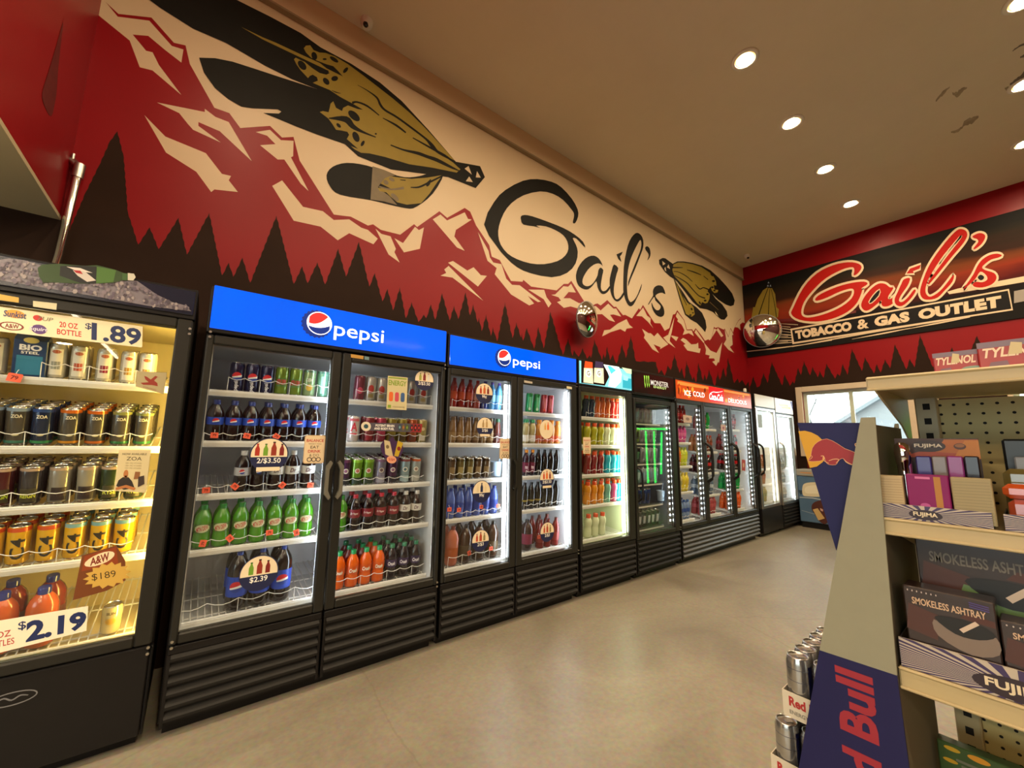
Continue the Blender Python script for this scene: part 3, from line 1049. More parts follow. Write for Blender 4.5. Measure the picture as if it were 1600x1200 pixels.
def fence(c, door, k, xs, h=.06, amp=.012, m=WIRE):
    """wavy wire that keeps the front row on a shelf; xs local bottle centres"""
    z, o, a, e = c.shelves[(door, k)]
    f = MB()
    xs = sorted(xs)
    bounds = [xs[0] - (xs[1] - xs[0]) / 2] + [(p + q) / 2 for p, q in zip(xs[:-1], xs[1:])] + [xs[-1] + (xs[-1] - xs[-2]) / 2]
    pts = []
    for i in range(len(xs)):
        l, r = bounds[i], bounds[i + 1]
        for t in (0, .25, .5, .75):
            pts.append((l + (r - l) * t, -.002, h - amp * math.sin(math.pi * t)))
    pts.append((bounds[-1], -.002, h))
    f.tube(pts, .0018, m, 5)
    for b in bounds[::2] if len(bounds) > 5 else bounds:
        f.tube([(b, -.002, h), (b, -.002, -.005)], .0015, m, 5)
    f.build('wire_fence', o)


# ------------------------------------------------------------------ lettering and prints on a case front
def front(y0):
    """stack of print layers just in front of local plane y0"""
    st = {'k': 0}

    def layer():
        st['k'] += 1
        d = st['k'] * 0.00025
        return lambda u, v: (u, y0 - d, v)
    return layer


def globe(mb, lay, cx, cz, r, red, white, blue, wrap=None):
    """round three-band emblem: red cap, white wave, blue bowl"""
    to3 = lay()
    mb.poly(oval(cx, cz, r * 1.08, r * 1.08, 0, 28), to3, white)
    n = 18
    for fn_lo, fn_hi, m in ((lambda u: .05 + .62 * u + .5 * u * u, lambda u: 1.0, red), (lambda u: -1.0, lambda u: -.42 + .15 * u + .25 * u * u, blue)):
        pts_lo, pts_hi = [], []
        for i in range(n + 1):
            u = -1 + 2 * i / n
            c = math.sqrt(max(0, 1 - u * u))
            lo, hi = max(-c, fn_lo(u)), min(c, fn_hi(u))
            if hi > lo:
                pts_lo.append((cx + u * r, cz + lo * r))
                pts_hi.append((cx + u * r, cz + hi * r))
        t2 = lay()
        vs = [t2(*p) for p in pts_lo + pts_hi]
        k = len(pts_lo)
        mb.add(vs, [(i, i + 1, k + i + 1, k + i) for i in range(k - 1)], m)


def bottle_icon(mb, to3, x, z, h, m, cap):
    w = h * .17
    mb.poly([(x - w, z), (x + w, z), (x + w, z + h * .55), (x + w * .4, z + h * .82), (x + w * .4, z + h * .9), (x - w * .4, z + h * .9),
             (x - w * .4, z + h * .82), (x - w, z + h * .55)], to3, m)
    mb.poly([(x - w * .5, z + h * .9), (x + w * .5, z + h * .9), (x + w * .5, z + h), (x - w * .5, z + h)], to3, cap)


NAVY, CARD, WHITE = flat('1B2147'), flat('E6D5B4'), flat('F2EFE8')


def badge(c, door, px, py, rpx, txt, icons, top=CARD, bottom=NAVY, strip=None, name='price_sticker'):
    """round price sticker on the glass: drinks pictured above, price below"""
    cx, cz = to_case(c, px, py)
    r = abs(to_case(c, px, py - rpx)[1] - cz)
    mb = MB()
    lay = front(-.0005)
    mb.poly(oval(cx, cz, r, r, 0, 32), lay(), bottom)
    a = [(cx + r * .94 * math.cos(t), cz + r * .94 * math.sin(t)) for t in [math.radians(-8 + 196 * k / 24) for k in range(25)]]
    mb.poly(a, lay(), top)
    t3 = lay()
    n = len(icons)
    for i, (col, cap) in enumerate(icons):
        bottle_icon(mb, t3, cx + (i - (n - 1) / 2) * r * .42, cz - r * .05, r * (.70 if i != n // 2 else .82), flat(col), flat(cap))
    mb.poly([(cx - r * .99, cz - r * .14), (cx + r * .99, cz - r * .14), (cx + r * .95, cz - r * .3), (cx - r * .95, cz - r * .3)], lay(), bottom)
    mb.text(txt, lay(), WHITE, h=r * .34, u=cx, v=cz - r * .36, bold=.012)
    if strip:
        mb.poly([(cx - r * .6, cz - r * .95), (cx + r * .6, cz - r * .95), (cx + r * .6, cz - r * .72), (cx - r * .6, cz - r * .72)], lay(), strip)
    return look(mb.build(name, c.doors[door]), 'round sticker reading ' + txt)


def balance_card(c, door, px, py, hpx):
    cx, cz = to_case(c, px, py)
    h = abs(to_case(c, px, py - hpx)[1] - cz)
    w = h * .70
    mb = MB()
    lay = front(-.0005)
    mb.poly(rrect(cx - w, cz - h, cx + w, cz + h, h * .16), lay(), flat('B99A6E'))
    mb.poly(rrect(cx - w * .94, cz - h * .96, cx + w * .94, cz + h * .96, h * .14), lay(), flat('DCC6A0'))
    red, brn = flat('B3272B'), flat('4A3A2E')
    t3 = lay()
    mb.text('BALANCE', t3, red, h=h * .2, w=w * 1.6, u=cx, v=cz + h * .62, bold=.02)
    mb.text('WHAT YOU', t3, brn, h=h * .09, w=w * 1.2, u=cx, v=cz + h * .38)
    mb.text('EAT', t3, brn, h=h * .2, w=w * .8, u=cx, v=cz + h * .15, bold=.01)
    mb.text('DRINK', t3, red, h=h * .2, w=w * 1.2, u=cx, v=cz - h * .14, bold=.02)
    mb.text('& DO', t3, brn, h=h * .18, w=w * .9, u=cx, v=cz - h * .42)
    for i in (-1, 0, 1):
        vs, fs = ring_quads(oval(cx + i * w * .42, cz - h * .72, w * .2, w * .2, 0, 14), w * .04)
        mb.add([t3(*p) for p in vs], fs, brn)
    return look(mb.build('balance_sticker', c.doors[door]), 'tan sticker reading BALANCE what you EAT DRINK & DO')


def quad_card(c, door, px4, draw, name, y=-.0005):
    """sheet on the glass given by photo corners TL, TR, BR, BL; draw(mb, T, lay) with T(u, v) in 0..1"""
    q = [to_case(c, *p) for p in px4]
    mb = MB()
    lay = front(y)

    def T(f):
        return lambda u, v: f(*[(q[3][i] * (1 - u) + q[2][i] * u) * (1 - v) + (q[0][i] * (1 - u) + q[1][i] * u) * v for i in (0, 1)])
    draw(mb, lambda: T(lay()))
    return mb.build(name, c.doors[door])


RECT = [(0, 0), (1, 0), (1, 1), (0, 1)]

# ------------------------------------------------------------------ the row of cases
SZ = (1.525, 1.268, 1.01, 0.748, 0.428)
BLUE = mat('backlit_blue_sign', (0.0, 0.085, 0.80), 0.06, emit=0.95, coat=0.6)
_bn = BLUE.node_tree                                                  # tubes behind the sheet: a slightly uneven glow
_nz = _bn.nodes.new('ShaderNodeTexNoise')
_nz.inputs['Scale'].default_value = 2.2
_mr = _bn.nodes.new('ShaderNodeMapRange')
_mr.inputs['To Min'].default_value = 0.45
_mr.inputs['To Max'].default_value = 1.1
_tc = _bn.nodes.new('ShaderNodeTexCoord')
_bn.links.new(_tc.outputs['Object'], _nz.inputs['Vector'])
_bn.links.new(_nz.outputs['Fac'], _mr.inputs['Value'])
_bn.links.new(_mr.outputs[0], _bn.nodes['Principled BSDF'].inputs['Emission Strength'])

ICE = mat('printed_ice', (0.19, 0.17, 0.20), 0.35)
C1 = case('drinks_cooler', 'yellow-lit single-door black cooler at the left end, bottle-on-ice picture above', -0.84, -0.06, [(-0.76, -0.125)],
          (1.868, 1.988, mat('dark_navy_print', (0.010, 0.013, 0.030), 0.22)), False, LEDY, shelf_z=(1.523, 1.240, 1.0, 0.768, 0.436),
          tilt=12.0, zt=2.0, grille=0, led_side='R', gz=(.452, 1.80), led_w=.024, led_inset=-.029,
          liner=mat('ivory_case_liner', (.80, .70, .42), .4))
P1 = case('drinks_cooler', 'nearest of the two blue-headed double-door coolers, wider emblem sign', -0.015, 1.308, [(.02, .571), (.679, 1.272)],
          (1.822, 2.04, BLUE), True, LEDW, shelf_z=SZ, grille=2, led_w=.016, led_inset=-.020)
P2 = case('drinks_cooler', 'farther of the two blue-headed double-door coolers, strong white light strip', 1.316, 2.612, [(1.346, 1.875), (1.995, 2.535)],
          (1.812, 2.022, BLUE), True, LEDW, shelf_z=SZ, grille=2, led_w=.024, led_inset=.004)
G1C = case('drinks_cooler', 'greenish-lit single-door cooler full of sports drinks', 2.63, 3.42, [(2.665, 3.32)],
           (1.812, 2.018, mat('aqua_backlit_print', (.18, .55, .62), .2, emit=1.0)), True, LEDG, shelf_z=(1.522, 1.262, .995, .722, .432), led_w=.035, led_inset=.004,
           liner=mat('pale_green_liner', (.72, .78, .56), .4))
M1 = case('drinks_cooler', 'black-headed single-door cooler with green claw emblem', 3.428, 4.215, [(3.472, 4.12)],
          (1.80, 2.018, mat('black_sign_print', (.010, .009, .008), .16, coat=.5)), True, LEDW, liner=LINER_DK, shelf_m=WIRE_DK,
          shelf_z=(1.50, 1.29, 1.08, .868, .652, .425), dots=True, shelf_x=[4.05], gz=(.405, 1.70))
K1 = case('drinks_cooler', 'three-door cooler with orange and red banner, black pull handles', 4.235, 6.27, [(4.258, 4.80), (4.885, 5.50), (5.61, 6.22)],
          (1.80, 2.015, mat('amber_backlit_print', (.42, .055, .008), .2, emit=.75)), True, LEDW,
          shelf_z=[(1.525, 1.30, 1.028, .735, .425), (1.475, 1.19, .93, .66, .425), (1.49, 1.20, .937, .68, .425)], dots=True, liner=LINER,
          shelf_x=[4.70, 5.36, 6.06], grille_m=mat('worn_grey_grille', (.075, .072, .066), .38), gz=(.41, 1.75), glass=glass_mat('anti_glare_glass', (.97, .985, .985), 1.5, gain=.15))
W1 = case('upright_freezer', 'silver single-door case with frosted blank header beside the orange-headed cooler', 6.385, 7.135, [(6.45, 7.05)],
          (1.85, 2.03, mat('frosted_header', (.62, .58, .50), .3, emit=.12)), True, mat('soft_white_tube', (1.0, .92, .74), .5, emit=LED * .5), body=BLACK, frame=STEEL, shelf_z=(.93, .70, .44), grille=0,
          gz=(.43, 1.79), liner=mat('bright_liner', (.85, .86, .82), .4), led_w=.018, led_inset=.05)
W2 = case('upright_freezer', 'last silver-framed case in the row, next to the end window', 7.15, 7.93, [(7.19, 7.84)],
          (1.80, 2.03, mat('white_backlit_header', (.75, .74, .68), .3, emit=.45)), True, LEDW, frame=STEEL, shelf_z=(1.45, 1.17, .92, .68, .44), dots=False,
          gz=(.42, 1.735), liner=mat('bright_liner', (.85, .86, .82), .4), led_w=.02, led_inset=-.026)
for o in (W1.root, W2.root):
    o['category'] = 'freezer'

# signs --------------------------------------------------------------
LW = mat('lit_white_letters', (.95, .95, .95), .3, emit=1.15)
LR = mat('lit_red_emblem', (.82, .02, .02), .3, emit=.85)
LB = mat('lit_navy_emblem', (.0, .022, .22), .3, emit=.5)


def blue_sign(c, gpx, gr, tpx, tw, th):
    lay = front(-.0205)
    mb = MB()
    gx, gz_ = to_case(c, *gpx)
    r = abs(to_case(c, gpx[0], gpx[1] - gr)[1] - gz_)
    crown = []                                                        # crimped crown edge showing left and below
    for k in range(42):
        a = 2 * math.pi * k / 42
        rr = r * (1.34 if k % 2 else 1.22)
        crown.append((gx - r * .22 + rr * math.cos(a), gz_ - r * .10 + rr * math.sin(a)))
    mb.poly(crown, lay(), LB)
    globe(mb, lay, gx, gz_, r, LR, LW, LB)
    tx, tz = to_case(c, *tpx)
    mb.text('pepsi', lay(), LW, h=th, w=tw, u=tx, v=tz, align='L', bold=.004)
    mb.build('sign_lettering', c.sign)


blue_sign(P1, (498, 506.5), 16.5, (520.5, 518), to_case(P1, 598, 528)[0] - to_case(P1, 520, 528)[0], .105)
blue_sign(P2, (785.5, 559.5), 11.5, (799, 566.5), to_case(P2, 841, 570)[0] - to_case(P2, 799, 570)[0], .085)

# first cooler's picture: a green bottle lying on crushed ice
mb = MB()
w0, wz = 0.0, 1.868
lay = front(-.0205)
rnd = random.Random(3)


def on1(px, py):
    return to_case(C1, px, py)


ice = [(-70, 425), (0, 409), (15, 407), (40, 409), (66, 417), (150, 436), (215, 441), (245, 462), (270, 474), (290, 479), (299, 488), (240, 481), (150, 465), (0, 440), (-70, 428)]
mb.poly([on1(*p) for p in ice], lay(), ICE)
cols = [flat(h) for h in ('5F5666', '80757F', '4A4350', '9A9090', '6C6470')]
for k in range(420):
    x = rnd.uniform(-70, 295)
    up = np.interp(x, [-70, 0, 15, 40, 66, 150, 215, 245, 270, 290, 299], [425, 409, 407, 409, 417, 436, 441, 462, 474, 479, 486])
    lo = np.interp(x, [-70, 0, 150, 240, 299], [428, 441, 465, 481, 488])
    y = rnd.uniform(up + 1.5, max(up + 2, lo - 1.5))
    s = rnd.uniform(1.5, 5)
    a0 = rnd.uniform(0, 6.28)
    n = rnd.choice((4, 5, 6))
    pts = [on1(x + s * rnd.uniform(.6, 1.1) * math.cos(a0 + 6.283 * j / n), y + .8 * s * math.sin(a0 + 6.283 * j / n)) for j in range(n)]
    mb.poly(pts, lay() if k % 40 == 0 else (lambda d: (lambda u, v: (u, -.0225 - d * .000004, v)))(k), cols[k % 5])


def l2():
    d = l2.k = getattr(l2, 'k', 0) + 1
    return lambda u, v: (u, -.0245 - d * .00015, v)


S5 = lambda *p: [on1(x * .2125, 390 + y * .2125) for x, y in p]
mb.poly(S5((290, 150), (320, 125), (440, 118), (560, 128), (640, 133), (720, 128), (850, 160), (915, 185), (950, 195), (945, 240), (910, 238), (830, 258), (720, 262), (560, 262), (420, 255), (330, 255), (300, 210)), l2(), flat('2F4622'))
mb.poly(S5((715, 138), (860, 165), (840, 250), (715, 262)), l2(), flat('486E30'))
mb.poly(S5((455, 135), (600, 132), (720, 140), (715, 262), (600, 258), (450, 205)), l2(), flat('15191A'))
mb.poly(S5((500, 140), (600, 150), (690, 185), (640, 180), (560, 165)), l2(), flat('D8CFC6'))
mb.poly(S5((545, 165), (640, 180), (715, 240), (650, 250), (580, 205)), l2(), flat('C9C0B8'))
mb.poly(S5((550, 165), (600, 168), (620, 195), (570, 185)), l2(), flat('A3242B'))
mb.poly(S5((945, 185), (990, 190), (1003, 215), (985, 240), (945, 238)), l2(), flat('C9C4B2'))
mb.poly(S5((905, 185), (945, 190), (940, 240), (905, 238)), l2(), flat('3B5D30'))
look(mb.build('sign_picture', C1.sign), 'printed green bottle lying on crushed ice')

# sports drink sign
mb = MB()
lay = front(-.0205)
Z9 = lambda *p: [to_case(G1C, 880 + x * .15, 540 + y * .15) for x, y in p]
mb.poly(Z9((170, 150), (400, 185), (440, 260), (460, 330), (415, 420), (170, 390)), lay(), mat('sign_black_part', (.012, .012, .012), .2))
for x0_, x1_, capc in ((198, 290, lit('E8481F', .9)), (305, 400, lit('3A3350', .6))):
    mb.poly(Z9((x0_, 235), (x1_, 240), (x1_ + 5, 400), (x0_ - 5, 385)), lay(), lit('D6D2B4', .8))
    mb.poly(Z9((x0_ + 12, 165), (x1_ - 4, 178), (x1_ - 2, 240), (x0_ + 4, 232)), lay(), capc)
    cx, cz = to_case(G1C, 880 + (x0_ + x1_) / 2 * .15, 540 + 290 * .15)
    mb.poly(oval(cx, cz, .038, .038, 0, 20), lay(), lit('F4F4E6', 1.0))
    mb.text('G', lay(), flat('6B6B5A'), h=.045, u=cx, v=cz, bold=.03)
for pts, m_ in (([(400, 200), (560, 225), (590, 300), (580, 380), (520, 440), (450, 425), (470, 330)], lit('DDF6F6', 1.5)),
                ([(590, 230), (692, 250), (692, 300), (640, 290)], lit('B9D6B4', .9)), ([(600, 330), (690, 350), (692, 455), (600, 440)], lit('2C9BB5', .9)),
                ([(440, 215), (470, 215), (530, 260), (480, 300)], lit('4CC6DA', .9)), ([(600, 300), (660, 330), (650, 370), (605, 360)], lit('8AE0EA', 1.0))):
    mb.poly(Z9(*pts), lay(), m_)
mb.build('sign_picture', G1C.sign)

# claw emblem sign
mb = MB()
lay = front(-.0205)
CLAW = lit('8FD24A', .8)
for q in ((0, 0), (22, 8), (42, 14)):
    mb.poly(Z9((822 + q[0], 312 + q[1] * .3), (834 + q[0], 316 + q[1] * .3), (834 + q[0], 380 + q[1]), (840 + q[0], 410), (838 + q[0], 445 - q[1] * .3), (830 + q[0], 405), (828 + q[0], 360)),
            (lambda t: lambda u, v: (t(u, v)[0] - M1.x0 + G1C.x0, t(u, v)[1], t(u, v)[2]))(lay()), CLAW)
tx, tz = to_case(M1, 1014, 597.5)
mb.text('MONSTER', lay(), lit('C8C8C4', .7), h=.056, w=to_case(M1, 1041.5, 600)[0] - tx, u=tx, v=tz, align='L', bold=.012)
tx, tz = to_case(M1, 1018.5, 604.5)
mb.text('ENERGY', lay(), lit('B9DB8A', .8), h=.024, w=to_case(M1, 1038.5, 604)[0] - tx, u=tx, v=tz, align='L', bold=.008)
mb.build('sign_lettering', M1.sign)

# orange banner
mb = MB()
lay = front(-.0205)
Z11 = lambda *p: [to_case(K1, 1040 + x * .15, 580 + y * .15) for x, y in p]
rnd = random.Random(11)
t3 = lay()
mb.poly(Z11((106, 104), (430, 165), (430, 190), (260, 165), (106, 140)), t3, lit('C9803A', .7))
mb.poly(Z11((590, 195), (858, 240), (858, 262), (700, 235), (590, 215)), t3, lit('C9803A', .7))
for k in range(34):
    x = rnd.choice((rnd.uniform(115, 415), rnd.uniform(605, 850)))
    y = np.interp(x, [106, 860], [200, 300]) + rnd.uniform(-38, 42)
    cx, cz = Z11((x, y))[0]
    mb.poly(oval(cx, cz, rnd.uniform(.015, .05), rnd.uniform(.012, .035), rnd.uniform(0, 90), 9), lambda u, v, k=k: (u, -.0212 - k * .00002, v),
            (lit('D8640E', .7), lit('6A2006', .5), lit('E0902E', .8), lit('A83408', .7))[k % 4])
KR = lit('E0101A', .9)
mb.poly(Z11((430, 160), (585, 188), (595, 335), (440, 315)), lambda u, v: (u, -.0225, v), KR)
t5 = lambda u, v: (u, -.0229, v)
a_, b_ = Z11((436, 262))[0], Z11((580, 282))[0]
mb.text('Coca-Cola', t5, LW, h=.088, w=(b_[0] - a_[0]), u=a_[0], v=(a_[1] + b_[1]) / 2, align='L', bold=.03, shear=.32)
mb.poly(Z11(*brush([(455, 290, 4), (490, 297, 8), (530, 300, 7), (570, 292, 3)])), t5, LW)
mb.poly(Z11(*brush([(450, 232, 3), (475, 218, 7), (520, 222, 6), (575, 212, 3)])), t5, LW)
for s_, xa, xb, yy, hh in (('ICE', 178, 243, 219, .062), ('COLD', 268, 385, 229, .062), ('DELICIOUS', 635, 822, 298, .055)):
    a_, b_ = Z11((xa, yy))[0], Z11((xb, yy))[0]
    mb.text(s_, t5, LW, h=hh, w=b_[0] - a_[0], u=a_[0], v=a_[1] - .006, align='L', bold=.006)
mb.build('sign_lettering', K1.sign)
# yellow mark and blue corner on the last header
mb = MB()
lay = front(-.0205)
for px0, ln in ((1214, 15), (1218, 12)):
    q = to_case(W2, px0, 631 + (px0 - 1214))
    mb.poly([(q[0], q[1]), (q[0] + .4, q[1] + .01), (q[0] + .42, q[1] - .02), (q[0] + .05, q[1] - .03)], lay(), lit('CDBB5E', .5))
mb.poly([(.66, 2.02), (.76, 2.02), (.76, 1.86), (.72, 1.92)], lay(), lit('6A78A8', .5))
mb.build('sign_print', W2.sign)

# handles ------------------------------------------------------------


def bow_handle(c, door, x, z0, z1, out=.05, r=.011, m=HANDLE, side=1):
    pts = []
    for k in range(13):
        t = k / 12
        pts.append((x + side * .02 * math.sin(math.pi * t), -.018 - out * min(1, 3.2 * math.sin(math.pi * t)), z0 + (z1 - z0) * t))
    MB().tube(pts, r, m, 8).build('handle', c.doors[door])


def grip_handle(c, door, x, z0, z1, side, m=HANDLE):
    """flat moulded grip with slanted ends"""
    s = side * .022
    out = [(x, z0), (x + s, z0 + .03), (x + s, z1 - .03), (x, z1), (x - s * .45, z1 - .012), (x + s * .25, z1 - .05), (x + s * .25, z0 + .05), (x - s * .45, z0 + .012)]
    MB().prism(out, lambda u, v, d: (u, -.018 - d, v), .024, m).build('handle', c.doors[door])


grip_handle(P1, 0, .615, .96, 1.17, -1)
grip_handle(P1, 1, .663, .96, 1.17, 1)
grip_handle(P2, 0, .585, .93, 1.16, 1, FRAME)
bow_handle(M1, 0, .04, .72, 1.05, .04, .010, BLACK)
for i, x in ((0, .60), (1, 1.30), (2, 1.985)):
    bow_handle(K1, i, x + (.03 if i < 2 else 0), .84, 1.30, .06, .017, BLACK, 1)
bow_handle(W2, 0, .065, .92, 1.33, .05, .013, STEEL)
bow_handle(W1, 0, .03, .86, 1.30, .05, .014, BLACK)
# small hinge plates and screws between the doors
for c, x in ((P1, .018), (P1, 1.305), (P2, 1.28), (C1, .765), (M1, .77)):
    q = MB()
    for z in (1.80, 1.775, .40, .375):
        q.lathe([(.006, -.030), (.006, -.018)], STEEL, 8, (x, 0, z), axis='y')
    q.build('hinge_screws', c.root)

# stickers and sheets on the glass ----------------------------------
CO, CG, CB, CP = ('7A1F1A', '2A1A14'), ('6E9A2E', '2E5A22'), ('23408A', '1C2E66'), ('8E3020', '2A1410')
badge(P1, 0, 421, 710.5, 26.5, '2/$3.50', (('A8311F', 'B03A22'), CG, CP, CO), strip=CARD)
badge(P1, 0, 405, 895, 27.5, '$2.39', (CG, CP, CO))
balance_card(P1, 0, 491.5, 702, 22)
badge(P1, 1, 663, 594, 16.2, '2/$3.50', (('9AA03A', '222222'), CO, ('D9D4C8', '7A1F1A')))
badge(P2, 0, 756.8, 614.5, 16.2, '99¢', (('B0391E', '222222'), ('C0602A', '222222'), CO))
badge(P2, 0, 757.6, 667, 15.5, '2/$6', (('A98A5A', '6A5030'), ('B89A6A', '6A5030')), strip=CARD)
badge(P2, 0, 752.5, 768, 17.5, '99¢', (('DCC9A0', 'DCC9A0'), ('202A4A', '202A4A'), ('DCC9A0', 'DCC9A0')))
badge(P2, 0, 750.8, 844.5, 17, '2/$3', (('B5482A', '2A1410'), ('A8401F', '2A1410'), ('8A7A4A', '2A1410')))
balance_card(P2, 0, 789.5, 701, 16)
badge(P2, 1, 854, 671, 14.5, '', (('D8A04A', 'D8A04A'), ('E06A2A', 'E06A2A')), bottom=CARD)
badge(P2, 1, 854.5, 747.5, 15.5, '2/$3.50', (('C2461F', '2A1410'), ('D86A2A', '2A1410'), CO), strip=CARD)
badge(P2, 1, 855, 831, 15.5, '2/$3', (('B5482A', '2A1410'), ('A8401F', '2A1410'), ('8A7A4A', '2A1410')))
balance_card(G1C, 0, 917, 696, 13)


def sheet_189(mb, T):
    mb.poly(RECT, T(), flat('EADCB6'))
    t = T()
    navy, red = flat('1D2C58'), flat('C4312B')
    mb.text('$', t, navy, h=.30, w=.045, u=.575, v=.66, align='L', bold=.01)
    mb.text('1.89', t, navy, h=.80, w=.37, u=.62, v=.47, align='L', bold=.03)
    mb.text('20 OZ', t, red, h=.24, w=.125, u=.40, v=.60, align='L', bold=.02)
    mb.text('BOTTLE', t, red, h=.24, w=.165, u=.385, v=.28, align='L', bold=.02)
    t = T()
    mb.poly(oval(.12, .78, .06, .17), t, flat('E9A23A'))
    mb.poly(oval(.10, .27, .075, .17), t, flat('7A2A1C'))
    mb.poly(oval(.27, .27, .05, .20), t, flat('5A3A78'))
    mb.poly(oval(.26, .74, .03, .12), t, flat('C4312B'))
    t = T()
    mb.poly(oval(.10, .27, .062, .13), t, flat('EFE3C4'))
    t = T()
    mb.text('Sunkist', t, flat('3A4468'), h=.26, w=.14, u=.05, v=.76, align='L', bold=.02, shear=.2)
    mb.text('A&W', t, flat('7A2A1C'), h=.18, w=.085, u=.06, v=.27, align='L', bold=.03)
    mb.text('Squirt', t, flat('D8D2E2'), h=.20, w=.12, u=.205, v=.26, align='L', bold=.02, shear=.2)
    mb.text('7UP', t, flat('7A7A66'), h=.16, w=.10, u=.26, v=.74, align='L', shear=.2)


look(quad_card(C1, 0, [(-8, 478), (223, 510), (222, 543), (-8, 517)], sheet_189, 'price_sheet'), 'cream sheet reading 20 OZ BOTTLE $1.89')


def sheet_219(mb, T):
    mb.poly(RECT, T(), flat('EFE6CC'))
    t = T()
    navy = flat('1B2A5A')
    mb.text('$', t, navy, h=.30, w=.07, u=.36, v=.70, align='L', bold=.01)
    mb.text('2.19', t, navy, h=.72, w=.56, u=.43, v=.46, align='L', bold=.045)
    mb.text('20 OZ', t, flat('B5403A'), h=.2, w=.24, u=.06, v=.55, align='L', bold=.01)
    mb.text('BOTTLES', t, flat('B5403A'), h=.2, w=.28, u=.05, v=.28, align='L', bold=.01)


look(quad_card(C1, 0, [(-40, 976), (138, 946.5), (135, 985.5), (-40, 1030)], sheet_219, 'price_sheet'), 'white sheet reading $2.19')


def sheet_root(mb, T):
    mb.poly([(.02, .0), (.10, .95), (.85, 1.0), (1.0, .65), (.95, .25), (.6, .1)], T(), flat('6E3A16'))
    mb.poly([(.12, .60), (.85, .62), (.84, .97), (.16, .92)], T(), flat('8A3A12'))
    mb.poly(oval(.48, .79, .32, .12, 10), T(), flat('E8D6B0'))
    mb.text('A&W', T(), flat('7A2410'), h=.17, w=.42, u=.48, v=.79, bold=.03, shear=.15, rot=.12)
    sp = []
    for k in range(28):
        a = 2 * math.pi * k / 28
        r = .34 if k % 2 else .44
        sp.append((.62 + r * 1.05 * math.cos(a), .42 + r * .62 * math.sin(a)))
    mb.poly(sp, T(), flat('C9A24A'))
    mb.text('$189', T(), flat('3A2A10'), h=.16, w=.46, u=.55, v=.42, bold=-.004, shear=-.05)


look(quad_card(C1, 0, [(121, 866), (192, 850), (203, 925), (112, 938)], sheet_root, 'price_sheet'), 'brown and gold shelf card with hand-written $189')


def sheet_person(mb, T):
    mb.poly(RECT, T(), flat('CDBE92'))
    t = T()
    dk = flat('5A5038')
    mb.text('NOW AVAILABLE', t, dk, h=.05, w=.76, u=.5, v=.90, bold=.02)
    mb.text('ZOA', t, dk, h=.09, w=.48, u=.5, v=.79, bold=.01)
    for z in (.68, .62, .56):
        mb.text('100+ MG VITAMIN', t, flat('8A7C58'), h=.035, w=.5, u=.5, v=z)
    skin, shirt = flat('B0703E'), flat('2A2420')
    mb.poly([(.05, .12), (.10, .26), (.22, .34), (.40, .34), (.52, .25), (.62, .10), (.30, .04)], T(), shirt)
    t = T()
    mb.poly(oval(.30, .42, .075, .10, 0, 14), t, skin)
    mb.poly([(.27, .33), (.34, .33), (.34, .38), (.27, .38)], t, skin)
    mb.poly([(.04, .08), (.35, .16), (.66, .10), (.62, .04), (.34, .09), (.06, .02)], T(), skin)
    t = T()
    mb.poly([(.56, .30), (.74, .32), (.74, .48), (.58, .48)], t, flat('8A5A34'))
    mb.poly([(.72, .12), (.92, .20), (.88, .40), (.70, .36)], T(), flat('3A2E2A'))


look(quad_card(C1, 0, [(186, 703), (236, 703), (228, 770), (178, 767)], sheet_person, 'poster'), 'tan poster of a person in a dark shirt with arms crossed')


def sheet_antler(mb, T):
    mb.poly(RECT, T(), flat('A79A72'))
    r = flat('8A2E1E')
    t = T()
    mb.poly([(.15, .30), (.25, .22), (.55, .30), (.75, .30), (.72, .45), (.60, .55), (.70, .75), (.80, .72), (.62, .80), (.48, .58), (.35, .70), (.25, .74), (.30, .55), (.42, .42)], t, r)
    mb.text('STRONG', t, r, h=.08, w=.45, u=.48, v=.10)


quad_card(C1, 0, [(214, 580), (261, 582), (256, 616), (212, 604)], sheet_antler, 'poster')


def sheet_energy(mb, T):
    mb.poly(RECT, T(), flat('C9BE92'))
    gr = flat('7E9A2E')
    mb.text('ENERGY', T(), gr, h=.16, w=.90, u=.5, v=.80, bold=.03)
    mb.poly([(.04, .93), (.95, .93), (.95, .97), (.04, .97)], T(), gr)
    t = T()
    for i, c_ in enumerate(('D8662A', 'C44A5A', '3A5A8A')):
        mb.poly(rrect(.10 + i * .29, .24, .30 + i * .29, .52, .06), t, flat(c_))
    mb.text('HYDRATE AND FUEL', t, flat('6A5A3A'), h=.04, w=.6, u=.6, v=.08)
    mb.poly([(.06, .04), (.22, .04), (.22, .13), (.06, .13)], t, gr)


quad_card(P1, 1, [(606, 587), (637, 590), (635, 641), (603.5, 639)], sheet_energy, 'poster')


